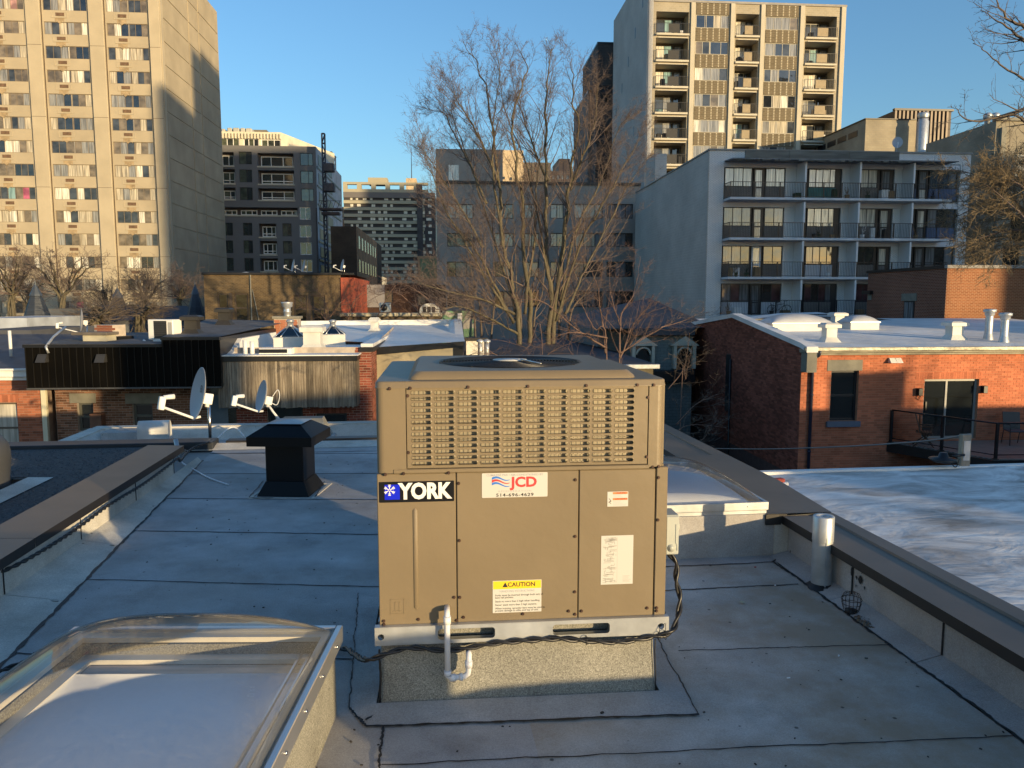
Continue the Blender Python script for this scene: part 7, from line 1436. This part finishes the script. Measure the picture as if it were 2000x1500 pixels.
for i, h in enumerate(big):
    w_ = h[1]-h[0]; m = MB(); m.quad((h[0], 1.29, h[2]), (h[1], 1.29, h[2]), (h[1], 1.29, h[3]), (h[0], 1.29, h[3])); m.build('recess_wall', bkb, db9)
    n = 1 if w_ < 6 else 2 if w_ < 12 else 4
    for k in range(n): a = h[0]+w_*k/n+.3; b = h[0]+w_*(k+1)/n-.3; window(db9, a, b, h[2]+.1, h[3]-.35, 1.2, (1, 1.2, 1), wfm, D_, .15, (.4, 1) if i % 3 else (1,), rng=rt)
    m = MB(); m.box(h[0]-.05, h[1]+.05, -.12, 1.2, h[2]-.22, h[2]-.003); m.build('balcony_slab', slb, db9)
for i, h in enumerate(sm9): window(db9, *h[:4], .14, (1.7, 1) if 3 <= i < 6 else (1.2, 1), wfm if i > 14 else K['winblk'], D_, .10, rng=rt)
# pale penthouse storey
ph = zr(20, 170, 615, 268); za_ = zr(0, 110, 0, 110)[3]; m = MB(); wall_cells(m, xl9, ph[1], zt9, za_, [(zr(48, 172, 225, 258)), (zr(262, 176, 408, 260)), (zr(428, 186, 612, 262))], .2); m.T = Matrix.Translation((0, 3, 0)); 
m2 = MB(); hs = [zr(48, 172, 225, 258), zr(262, 176, 408, 260), zr(428, 186, 612, 262)]; m2.T = Matrix.Translation((0, 3, 0)); wall_cells(m2, xl9, ph[1], zt9-.01, za_, hs, .2); m2.add([(xl9, 0, za_), (ph[1], 0, za_), (ph[1]+6.5, 20, za_-.4), (xl9, 20, za_)], [(0, 1, 2, 3)]); m2.add([(ph[1], 0, zt9), (ph[1]+6.5, 16, zt9), (ph[1]+6.5, 16, za_-.4), (ph[1], 0, za_)], [(0, 1, 2, 3)]); m2.build('penthouse_wall', M('cream_sheathing', (.62, .57, .44), .7, 0, .12, .8), db9)
for h in hs: window(db9, h[0], h[1], h[2], h[3], 3.1, (1, 1, 1), wfm, D_, .12, rng=rt)
m = MB()
for k in range(20): x = zr(30, 0, 30, 0)[0]+(zr(600, 0, 600, 0)[0]-zr(30, 0, 30, 0)[0])*k/19; m.box(x, x+.16, 2.6, 2.99, za_-1.15, za_-.25)
m.build('roof_brackets', M('cream_brackets', (.66, .62, .5), .7, 0, .1, 1), db9)
for k, (x0, x1, y0, c_) in enumerate(((20, 55, 60, 'white'), (75, 120, 50, 'white'), (130, 190, 50, 'white'), (200, 245, 52, 'white'), (250, 310, 55, 'white'))): h = zr(x0, y0, x1, 108); m = MB(); m.bbox(h[0], h[1], 5, 7, h[2]-.3, h[3], .1); m.build('rooftop_fan', M('pale_unit', (.42, .42, .37), .6, 0, .1, 1), db9)
h = zr(195, 32, 415, 108); m = MB(); m.box(h[0], h[1], 8, 12, h[2]-.3, h[3]); m.build('plant_screen', M('plant_screen', (.16, .145, .11), .7, 0, .15, 1), db9)
# construction mast climbers
def mast(px, ytop, ybot, Y, w_, label):
    a = at(px, ybot, Y); t = at(px, ytop, Y); H_ = t.z-a.z; v = thing('mast', label, 'mast', a, .1, 'mast climbing hoists'); m = MB()
    for x in (-w_, w_):
        for y in (-w_, w_): m.box(x-.09, x+.09, y-.09, y+.09, 0, H_)
    n = int(H_/1.5)
    for k in range(n+1):
        z = H_*k/n; m.box(-w_, w_, -w_-.06, -w_+.06, z-.08, z+.08); m.box(-w_, w_, w_-.06, w_+.06, z-.08, z+.08)
        if k < n: z2 = H_*(k+1)/n; s_ = 1 if k % 2 else -1; m.tube([(-w_*s_, -w_, z), (w_*s_, -w_, z2)], .06, 4); m.tube([(-w_*s_, w_, z), (w_*s_, w_, z2)], .06, 4)
    m.build('lattice', M('blue_black_steel', (.03, .035, .06), .5, .3, .1, 1), v); return v
mast(639, 261, 560, 127, .23, 'nearest and tallest dark lattice hoist mast right of the dark block'); mast(649, 297, 400, 150, .2, 'middle lattice hoist mast right of the dark block'); mast(655.5, 305, 400, 165, .2, 'rightmost thin lattice hoist mast')
p = at(645, 405, 125); v = thing('work_platform', 'dark suspended work platform on the hoist masts right of the dark block', 'platform', p, .08); m = MB(); m.box(-1.6, 1.9, -1, 1, -.5, -.2); m.box(-1.3, 1.5, -.8, .8, -1.2, -.8); [m.tube([(x, -1, -.2), (x+.4, -1, .9)], .05, 4) for x in (-1.5, -.8, -.1, .6, 1.3)]; m.tube([(-1.6, -1, .9), (1.9, -1, .9)], .05, 4); m.build('deck', M('platform_steel', (.05, .035, .035), .6, .2, .3, 2), v)
for z in (2.4, 5.5): m = MB(); m.bbox(-.9, .8, -.7, .7, z, z+1.3, .1); m.build('hoist_cage', M('cage_steel', (.05, .05, .06), .6, .2, .3, 3), v)
# ---- distant striped balcony tower
T10 = Plane(672, 450, 300, 4.5); v = thing('striped_tower', 'distant slab tower with stacked balcony bands left of the tree', 'apartment tower', T10.origin(), T10.yaw); X = T10.x(850, 450); gt = M('distant_tan_concrete', (.36, .33, .24), .85, 0, .1, .05); dkb = M('distant_recess', (.05, .045, .045), .7, 0, .3, .3)
ztt = T10.z(760, 356); m = MB(); m.box(0, X, .8, 25, -9, T10.z(760, 378)); m.build('core', dkb, v); pitch = 12.62/1500*300*1.004; zb1 = T10.z(700, 391)
bm1 = MB(); bm1.box(0, X*.885, 0, .79, 0, 1.15); bme = bm1.mesh('balcony_band', gt); wm1 = [MB() for _ in range(4)]
for q, mm in enumerate(wm1):
    x = 2.5
    while x < X-2:
        if rt.random() < .62: mm.box(x, x+rt.uniform(.8, 1.9), .70, .81, .1, 1.1)
        x += rt.uniform(1.8, 3.4)
wme = [mm.mesh('window_row', P_w) for mm in wm1]
for k in range(14): link('balcony_band', bme, v, (0, 0, zb1-1.2-pitch*k)); link('window_row', wme[k % 4], v, (0, 0, zb1-pitch*k+.1))
m = MB(); m.box(T10.x(815, 450), T10.x(826, 450), -.3, .8, -9, T10.z(820, 360)); m.build('stair_shaft', dkb, v); m = MB(); m.box(0, X, -.1, .8, T10.z(700, 386), T10.z(700, 375)); m.build('parapet_band', M('distant_grey_band', (.14, .13, .125), .8, 0, .1, .05), v)
m = MB(); hh = []
for k in range(6): hh.append((1.5+k*5.4, 5.2+k*5.4, T10.z(700, 369), T10.z(700, 360)))
wall_cells(m, 0, X*.93, T10.z(700, 375), ztt, hh, 2); m.box(T10.x(717, 350), T10.x(755, 350), 3, 10, T10.z(700, 356), T10.z(700, 344)); m.build('roof_frame', gt, v)
def bgb(name, label, px0, px1, yt, Y, mat, holes=(), panes=None, cat='building', dep=15): pl = Plane(px0, 500, Y, 4.5); return simple(name, label, cat, pl, 0, pl.x(px1, 500), dep, pl.z(px0+4, yt), mat, [pl.r(*h) for h in holes], panes=panes, depth=.4)
bgb('russet_block', 'distant russet brick block between hoist masts and striped tower', 640, 673, 404, 330, brickmat('distant_russet', (.36, .17, .09), (.30, .14, .08), (.4, .25, .16), 1, .4, .05), [(658+5*(k % 3), 415+9*(k//3), 661+5*(k % 3), 419+9*(k//3)) for k in range(6)], [P_w, P_d])
T11 = Plane(697, 500, 112, 4.5); v = thing('brown_warehouse', 'dark brown brick block with a sunlit orange side wall left of the striped tower', 'building', T11.W(0, 0, 0), T11.yaw); xa1 = T11.x(647, 500); zt1 = T11.z(680, 442)
m = MB(); m.box(xa1, -.001, 0, 40, -9, zt1); m.build('wall', brickmat('dark_umber_brick', (.075, .05, .035), (.06, .042, .03), (.08, .06, .045), .4, .2, .02), v); sm_ = brickmat('sunlit_side_brick', (.40, .20, .10), (.34, .17, .08), (.42, .28, .18), .4, .2, .02); m = MB(); m.box(0, .05, .0, 30, -9, zt1-.01); m.build('side_wall', sm_, v)  # side brick is a bright copy, sunlight put into its colour
for k in range(7):
    for j in range(4): m = MB(); m.box(.051, .08, 2+k*4, 3.6+k*4, zt1-3-j*3.4, zt1-1.2-j*3.4); m.build('window', P_r, v)
bgb('green_sign_building', 'tan building with a faded green painted panel, right of the striped tower', 816, 862, 500, 140, M('tan_block_wall', (.42, .27, .15), .8, 0, .1, .3)); pl = Plane(816, 500, 140, 4.5); a = pl.r(821, 505, 853, 544); m = MB(); m.box(a[0], a[1], -.1, -.01, a[2], a[3]); tag(m.build('painted_sign', M('faded_green', (.13, .20, .11), .8, 0, .35, .4), None, pl.origin(), rz=pl.yaw), 'faded green painted panel on the tan building wall', 'painted panel')
# sunlit distant buildings above the concrete block
far = M('distant_buff_stone', (.48, .38, .25), .85, 0, .15, .08); far2 = brickmat('distant_buff_brick', (.42, .27, .17), (.36, .22, .14), (.45, .35, .25), 1.2, .5, .06)
bgb('buff_tower', 'sunlit buff building peeping above the grey block behind the tree trunk tops', 975, 1022, 293, 230, far, [(982, 345, 986, 350), (996, 346, 1000, 352), (1006, 344, 1010, 350)], [P_d]); bgb('buff_slab', 'longer sunlit buff slab right of the buff tower behind the tree', 1022, 1075, 317, 240, far, [(1030, 330, 1034, 336), (1044, 330, 1048, 336), (1060, 332, 1066, 340)], [P_d]); bgb('ornate_block', 'distant reddish block with cream upper storey behind the tree, left of the dark wings', 1065, 1130, 334, 250, far2, [(1070+9*k, 342, 1075+9*k, 350) for k in range(6)], [P_w, P_d])
bgb('rooftop_block', 'small brown rooftop block on the distant reddish block', 1090, 1112, 310, 255, M('umber_crown', (.30, .19, .12), .8, 0, .2, .3)); bgb('ornate_tower_top', 'tiny sunlit ornate roof crown above the striped tower', 795, 815, 348, 420, far); bgb('distant_building', 'white framed lower building under the striped tower', 700, 745, 540, 200, M('pale_base', (.45, .42, .34), .8, 0, .2, .3), [(714, 543, 720, 549), (730, 543, 738, 549)], [P_d])
m = MB(); p = at(804, 350, 430); m.cyl((0, 0, -10), (0, 0, 16), .35, .12, n=6); tag(m.build('antenna', K['winblk'], None, p), 'thin antenna mast on the far skyline above the striped tower', 'antenna')
for px0, px1, yt, Y, col in ((-400, -150, 470, 180, (.25, .2, .15)), (2020, 2300, 420, 90, (.25, .14, .09))): pass
# ================================================================== UNSEEN BLOCKS OUT OF VIEW (added and sized to cast the evening shadows)
SV = lambda s, r: Vector((s*math.cos(SUN_AZ)+r*math.sin(SUN_AZ), s*math.sin(SUN_AZ)-r*math.cos(SUN_AZ), 0))   # s across the light, r towards the sun
def back(s0, s1, r, dep, h, label, cat='apartment block', mat=None, zb=-9, name='shadow_block'):  # unseen block, placed and sized to throw shade into the view
    p = SV(s1, r); b = thing(name, label, cat, (p.x, p.y, 0), math.pi+SUN_AZ); w_ = s1-s0; m = MB(); m.box(0, w_, 0, dep, zb, h); m.build('wall', mat or brickmat('back_brick', (.25, .16, .10), (.2, .13, .08), (.3, .25, .2), .4, .2, .02), b)
    if w_ > 5: 
        for i in range(int(w_/3.2)):
            for j in range(int((h-0)/3.1)): m = MB(); m.box(1+i*3.2, 2.6+i*3.2, -.03, 0, h-2.4-j*3.1, h-.9-j*3.1); m.build('window', P_d, b)
    return b
back(50, 66.3, 60, 14, 44, 'unseen brick block far to the right, added to shade the buildings ahead')
back(66.31, 90, 62, 14, 21.0, 'lower unseen block next to it, sized to shade only the lower balcony tower')
back(43.9, 49.99, 60, 14, 51, 'tall unseen slab far to the right, added to shade the beige tower side')
back(168, 215, 100, 20, 80, 'distant unseen slab added to shade the striped tower')
back(41.56, 43.89, 60, 12, 50, 'unseen raised block between two others, added to shade the beige tower side', 'building', None, 14)  # added between its neighbours only to shade the beige side face
back(34.0, 41.55, 64, 12, 42, 'slim unseen block far to the right, added to shade the beige tower side')
back(19, 33.5, 70, 12, 5.4, 'low unseen brick row far behind, sized to shade the red house foot')
back(6.9, 9.7, 25, 6, 5.4, 'unseen brick block behind, added to shade the black bay and brown house', 'house')
back(9.71, 12.9, 25, 6, 3.5, 'lower unseen block joined to it, added to shade the dark brick house', 'house')
back(23.9, 25.8, 15.6, 1.4, 2.0, 'unseen box on the right roofs, added to step the red house shade', 'shade box', K['concrete'], -1)  # added so its shade steps across the red house front
back(31.4, 38, 13, 4, 1.5, 'unseen brick block on the right roofs, added to step the evening shade', 'chimney', None, -1)
back(1.62, 2.06, 1.9, .4, .78, 'unseen box by the parapet, sized to shade the left of the curb', 'flue box', K['galv'], -.2)  # unseen box, sized from the shade edge on the curb
m = MB(); m.box(18.95, 46, -6, 6.9, -9, .3); m.build('wall', K['concrete'], nb); m = MB(); m.box(18.95, 46, -6, 6.9, .301, .31); m.build('roof_surface', K['silver'], nb)
# ================================================================== TREES
def tree(name, label, stems, bark, twig, seed=1, L1=(1.2, 3.2), n1=20, n2=6, n3=3, r0=.12, up=.25, start=.3, spread=.75, tw=.007, cat='tree', jitter=.12, group=None):
    rg = random.Random(seed); tr = MB(); cr = MB(); base = stems[0][0]
    def branch(p, d, L, r, lvl, mb):
        n = 4 if lvl < 3 else 2; pts = [Vector(p)]; dd = d.normalized(); rs = [r]
        for i in range(n):
            dd = (dd+Vector((rg.gauss(0, jitter), rg.gauss(0, jitter), rg.gauss(0, jitter)+up*.22))).normalized(); pts.append(pts[-1]+dd*(L/n)); rs.append(max(tw*.55, r*(1-.8*(i+1)/n)))
        mb.tube(pts, rs, 5 if lvl == 1 else 3, cap=False); return pts
    for st in stems:
        P = catmull(st, 7); n = len(P); R0 = r0*(st_r[id(st)] if id(st) in st_r else 1); rs = [max(tw*1.4, R0*(1-.93*(i/(n-1))**.75)) for i in range(n)]
        wx = wy = 0
        for i in range(1, n): wx = wx*.8+rg.gauss(0, R0*.35); wy = wy*.8+rg.gauss(0, R0*.35); P[i] = P[i]+Vector((wx, wy, 0))
        tr.tube([p-Vector(base) for p in P], rs, 8)
        for k in range(n1):
            t = start+(1-start)*(k+rg.random())/n1; i = min(n-2, int(t*(n-1))); p = P[i].lerp(P[i+1], t*(n-1)-i); d = (P[i+1]-P[i]).normalized()
            o = Vector((rg.gauss(0, 1), rg.gauss(0, 1), rg.gauss(0, .4))); o = (o-d*o.dot(d)).normalized(); dd = (d*(1-spread*.45)+o*spread).normalized(); L = rg.uniform(*L1)*(1.15-.75*t)
            q = branch(p-Vector(base), dd, L, max(tw, rs[i]*.42), 1, cr)
            for k2 in range(n2):
                t2 = rg.uniform(.2, 1); j = min(3, int(t2*4)); p2 = q[j].lerp(q[j+1], t2*4-j) if j < 4 else q[-1]; o = Vector((rg.gauss(0, 1), rg.gauss(0, 1), rg.gauss(0, .6))).normalized(); q2 = branch(p2, (q[j+1]-q[j]).normalized()*.8+o*.7, L*rg.uniform(.25, .5), tw, 2, cr)
                for k3 in range(n3):
                    t3 = rg.uniform(.2, 1); j = min(3, int(t3*4)); o = Vector((rg.gauss(0, 1), rg.gauss(0, 1), rg.gauss(0, .8))).normalized(); branch(q2[j].lerp(q2[j+1], t3*4-j), (q2[j+1]-q2[j]).normalized()*.6+o*.8, L*rg.uniform(.10, .22), tw*.8, 3, cr)
    v = thing(name, label, cat, base, 0, group); tr.build('trunk', bark, v); cr.build('crown', twig, v); return v
st_r = {}
bark = M('mossy_bark', (.105, .09, .058), .9, 0, .35, 6, stretch=(3, 3, .6), bump=.5, bs=12); twg = M('brown_twigs', (.14, .105, .09), .85, 0, .25, 2); twr = M('reddish_twigs', (.15, .095, .075), .85, 0, .25, 2); drk = M('dark_twigs', (.12, .095, .075), .85, 0, .25, 2)
def zp(pts, Y, sc=2.307, ox=800, oy=50): return [at(ox+x/sc, oy+y/sc, Y+(dy[0] if dy else 0)) for x, y, *dy in pts]
Yt = 34; base = at(1005, 668, Yt); G = (base.x, base.y, -9)
roots = lambda pts, g=0: [Vector((base.x+g, base.y, -9))]+pts
ST = [roots(zp([(490, 1400), (455, 1180), (415, 950), (400, 700), (345, 330, 1), (290, 170, 2), (250, 80, 2)], Yt), -.6), roots(zp([(530, 1400, .5), (525, 1150), (505, 900), (495, 700, -1), (465, 450, -2), (520, 230, -2), (510, 110, -2)], Yt), .0), roots(zp([(640, 1370), (625, 1050), (625, 700), (615, 400), (625, 220), (650, 90)], Yt), 1),
      roots(zp([(655, 1340), (690, 900, -1), (725, 740, -1.5), (755, 480, -2), (740, 300, -2.5), (745, 150, -3)], Yt), 1.1), zp([(480, 1330), (400, 1030, 1), (340, 840, 1.5), (260, 590, 2), (190, 420, 2), (110, 320, 2)], Yt), zp([(440, 1290), (360, 1130, -1), (290, 1000, -2), (170, 840, -3), (90, 640, -3), (50, 480, -3)], Yt),
      zp([(680, 1240), (735, 960, 1), (830, 760, 2), (900, 600, 2), (960, 440, 2), (1010, 420, 2)], Yt), zp([(660, 1330), (760, 1000, -1), (880, 800, -2), (960, 640, -2), (1060, 470, -2)], Yt), zp([(520, 1300), (560, 1000), (570, 700, 1), (600, 520, 2), (640, 300, 2)], Yt), zp([(470, 1300, -1), (340, 1240, -2), (180, 1200, -3), (20, 1150, -4)], Yt), zp([(470, 1340, -1), (350, 1130, -2), (240, 960, -3), (150, 800, -4)], Yt),
      zp([(700, 1300), (790, 1100, 1), (900, 880, 2), (1000, 700, 2), (1060, 600, 2)], Yt), zp([(640, 1250), (600, 1000), (530, 640, 1), (430, 380, 1), (400, 60, 1)], Yt), zp([(415, 950), (380, 700), (370, 480), (400, 260), (380, 90)], Yt), zp([(500, 1400), (400, 1340, -1), (250, 1270, -3), (120, 1280, -4)], Yt), zp([(625, 700), (560, 560), (500, 400), (450, 220)], Yt), zp([(345, 800), (280, 640, 1), (210, 500, 2), (150, 400, 2), (100, 380, 2)], Yt), zp([(400, 700), (300, 500), (230, 350), (170, 260)], Yt), zp([(725, 740, -1), (800, 560, -2), (840, 400, -2), (850, 260, -2)], Yt), zp([(330, 1000), (220, 800, 1), (120, 640, 1), (60, 560, 1)], Yt)]
for i, s in enumerate(ST): st_r[id(s)] = 1.0 if i < 4 else .5
tree('maple_tree', 'big leafless multi stemmed maple in the centre behind the unit', ST, bark, twg, 5, (1.1, 2.8), 32, 9, 5, .145, .38, .18, .48, .0052)
S2 = [[Vector((at(1185, 705, 21).x, 21, -9)), at(1185, 705, 21), at(1160, 640, 21), at(1120, 560, 21), at(1105, 500, 20)], [at(1183, 690, 21), at(1175, 620, 21), at(1165, 560, 20.5), at(1140, 500, 20)], [Vector((at(1210, 705, 21).x, 21, -9)), at(1210, 700, 21), at(1210, 640, 21), at(1190, 560, 21), at(1195, 500, 21.5)], [at(1210, 690, 21), at(1215, 620, 21), at(1240, 570, 21.5), at(1250, 500, 22)], [at(1210, 700, 21), at(1240, 630, 21), at(1275, 590, 21)], [at(1185, 680, 21), at(1120, 640, 20.5), at(1060, 590, 20), at(1010, 585, 20)], [at(1185, 660, 21), at(1110, 650, 20), at(1050, 680, 20)], [at(1210, 690, 21), at(1260, 660, 21), at(1330, 620, 21)]]
tree('young_tree', 'smaller reddish twiggy tree right of the maple, in front of the dark roof', S2, twr, twr, 8, (.5, 1.5), 16, 6, 3, .030, .3, .15, .6, .0032)
S3 = [[Vector((at(1060, 705, 16).x, 16, -9)), at(1060, 703, 16), at(1030, 680, 16), at(980, 665, 16)], [at(1130, 705, 16), at(1110, 680, 16), at(1125, 650, 16)], [at(900, 705, 16), at(930, 690, 16), at(990, 700, 16)], [at(985, 705, 16), at(960, 690, 15.5), at(930, 700, 15)], [at(1060, 700, 16), at(1090, 680, 16), at(1130, 665, 16)]]
tree('shrub', 'thin bare twigs rising just behind the top of the unit', S3, twr, twr, 9, (.3, .8), 9, 3, 2, .013, .2, .1, .7, .0025, cat='shrub')
S4 = [[Vector((at(640, 640, 42).x, 42, -9)), at(640, 660, 42), at(640, 610, 42), at(625, 575, 42), at(600, 555, 42)], [at(640, 625, 42), at(665, 590, 42), at(690, 565, 42)], [at(640, 630, 42), at(615, 600, 42), at(585, 590, 42)], [at(700, 690, 36), at(740, 610, 36), at(770, 560, 36), at(800, 545, 36)], [at(840, 640, 38), at(800, 590, 38), at(760, 570, 38), at(700, 600, 38)], [at(860, 600, 38), at(800, 560, 38), at(750, 545, 38)], [at(680, 640, 40), at(690, 590, 40), at(720, 560, 40)]]
tree('small_tree', 'tangle of reddish bare branches before the tan brick building and its painted end', S4, twr, twr, 10, (.7, 1.8), 18, 7, 3, .045, .1, .1, .8, .005)
S1b = [[Vector((at(x0, 640, 39).x, 39, -9)), at(x0, 650, 39), at(x1, 560, 39), at(x2, y2, 39)] for x0, x1, x2, y2 in ((940, 930, 900, 430), (960, 970, 960, 400), (1020, 1010, 1000, 380), (1040, 1060, 1075, 400), (1090, 1110, 1150, 400), (1110, 1150, 1230, 420), (1080, 1130, 1200, 470), (930, 900, 850, 500))]
tree('brown_tree', 'denser mass of brown bare branches right behind the maple trunks', S1b, drk, twg, 61, (1.2, 2.8), 20, 7, 4, .09, .25, .12, .7, .0065)
def bigtree(label, px, Y, ytop, wpx, seed, dens=1, mat=None, group='bare street trees at the far left', yb=600, tw=.012):
    rg = random.Random(seed); b = at(px, yb, Y); root = Vector((b.x, b.y, -9)); S = []
    for k in range(8):
        f = rg.uniform(-1, 1); tx = px+f*wpx*.5; ty = ytop+abs(f)*(yb-ytop)*.35+rg.uniform(0, 20); S.append([root, at(px+rg.uniform(-3, 3), yb+10, Y), at(px+f*wpx*.12, (yb*.7+ytop*.3), Y+rg.uniform(-.5, .5)), at(px+f*wpx*.3, yb*.4+ytop*.6, Y+rg.uniform(-2, 2)), at(tx, ty, Y+rg.uniform(-3, 3))])
    for s in S: st_r[id(s)] = .8
    return tree('bare_tree', label, S, bark, mat or drk, seed, (1.6, 3.8), int(11*dens), 5, 3, .22, .2, .35, .7, tw, group=group)
bigtree('bare tree at the left frame edge in front of the beige tower', 25, 70, 478, 130, 31, 1.3, twg); bigtree('bare spreading tree between the left two turrets', 120, 66, 470, 190, 32, 1.2, twg); bigtree('bare tree just left of the dark block, right of the middle turret', 285, 72, 520, 110, 33, 1.2, twg); bigtree('low bare bushy tree beside the rightmost turret', 350, 68, 535, 80, 34, 1.1, twg)
bigtree('bare bush in front of the grey gabled dormers', 275, 50, 575, 80, 37, 1.2, drk, yb=635, tw=.007); bigtree('bare bush between the low red chimney and the middle turret', 190, 48, 590, 70, 38, 1.2, drk, yb=640, tw=.007); bigtree('low bare tree right behind the tallest turret', 60, 80, 525, 120, 35, 1.2, drk, yb=620); bigtree('low bare tree behind the middle turret', 215, 80, 540, 120, 36, 1.2, drk, yb=620)
S5 = [[Vector((at(2150, 500, 30).x, 30, -9)), at(2120, 560, 30), at(2060, 480, 30), at(2000, 430, 30), at(1930, 400, 30)], [at(2080, 500, 30), at(2020, 440, 29), at(1960, 380, 29), at(1900, 340, 29)], [at(2060, 480, 30), at(1990, 450, 30), at(1930, 460, 30), at(1890, 480, 30)], [at(2060, 480, 30), at(1990, 400, 31), at(1940, 350, 31), at(1850, 330, 31)], [at(2060, 440, 30), at(2000, 370, 30), at(1980, 330, 30)], [at(2060, 490, 30), at(1990, 480, 30), at(1930, 500, 29)], [at(2060, 420, 30), at(1970, 420, 32), at(1900, 410, 32), at(1860, 430, 32)], [at(2050, 400, 30), at(1990, 360, 29), at(1950, 330, 29)]]
tree('tan_leafed_tree', 'dense brown twiggy tree at the right edge before the white brick block', S5, twg, M('tan_twigs', (.20, .15, .085), .9, 0, .3, 2), 14, (.9, 2.4), 32, 8, 5, .10, .05, .15, .8, .0095)
S6 = [[Vector((at(2300, 300, 17).x, 17, -9)), at(2250, 260, 17), at(2100, 190, 17), at(2010, 160, 17), at(1950, 120, 17), at(1900, 85, 17)], [at(2100, 190, 17), at(2020, 205, 17), at(1960, 225, 17), at(1900, 235, 17), at(1872, 205, 17)], [at(2080, 120, 17), at(2010, 60, 17), at(1960, 30, 17), at(1935, -20, 17)], [at(2100, 100, 17), at(2030, 90, 17), at(1970, 60, 17), at(1915, 20, 17)], [at(2100, 240, 17), at(2030, 250, 17), at(1985, 225, 17), at(1960, 240, 17)]]
tree('overhanging_tree', 'dark bare branches reaching in at the top right corner', S6, drk, drk, 15, (.5, 1.2), 12, 4, 2, .07, .12, .25, .75, .005)
S7 = [[Vector((at(1330, 900, 14).x, 14, -9)), at(1330, 800, 14), at(1340, 740, 14), at(1350, 680, 14)], [at(1320, 830, 14), at(1360, 790, 14), at(1400, 770, 14)], [at(1310, 850, 13), at(1350, 830, 13), at(1420, 835, 13)], [at(1290, 640, 15), at(1340, 625, 15), at(1375, 605, 15)], [at(1320, 860, 13), at(1370, 860, 13), at(1390, 830, 13)], [at(1305, 760, 14), at(1335, 720, 14), at(1345, 650, 14)]]
tree('alley_shrub', 'bare twigs in the alley between the unit and the red brick house', S7, twr, drk, 16, (.3, .9), 10, 5, 3, .013, .15, .1, .75, .0024, cat='shrub')
# street trees behind the photographer whose branches mottle the light
def backtree(s, r, H_, wdt, seed, label):
    p = SV(s, r); rg = random.Random(seed); S = []
    for k in range(7): a = rg.uniform(0, 6.28); f = rg.uniform(.2, 1)*wdt/2; q = Vector((math.cos(a)*f, math.sin(a)*f, 0)); S.append([Vector((p.x, p.y, -9)), Vector((p.x, p.y, -9+H_*.3)), Vector((p.x, p.y, -9+H_*.55))+q*.5, Vector((p.x, p.y, -9+H_*rg.uniform(.85, 1)))+q])
    for s_ in S: st_r[id(s_)] = 1
    tree('street_tree', label, S, bark, drk, seed, (1.6, 3.8), 12, 4, 2, .20, .2, .3, .7, .02, group='street trees behind the photographer')
backtree(8, 34, 15.5, 8, 51, 'bare street tree behind the photographer, left one'); backtree(14.5, 38, 16.5, 8, 52, 'bare street tree behind the photographer, middle one'); backtree(25, 40, 17.5, 8, 53, 'bare street tree behind the photographer, right one')
print('objects', len(bpy.data.objects), 'tris', sum(len(m_.polygons) for m_ in bpy.data.meshes))
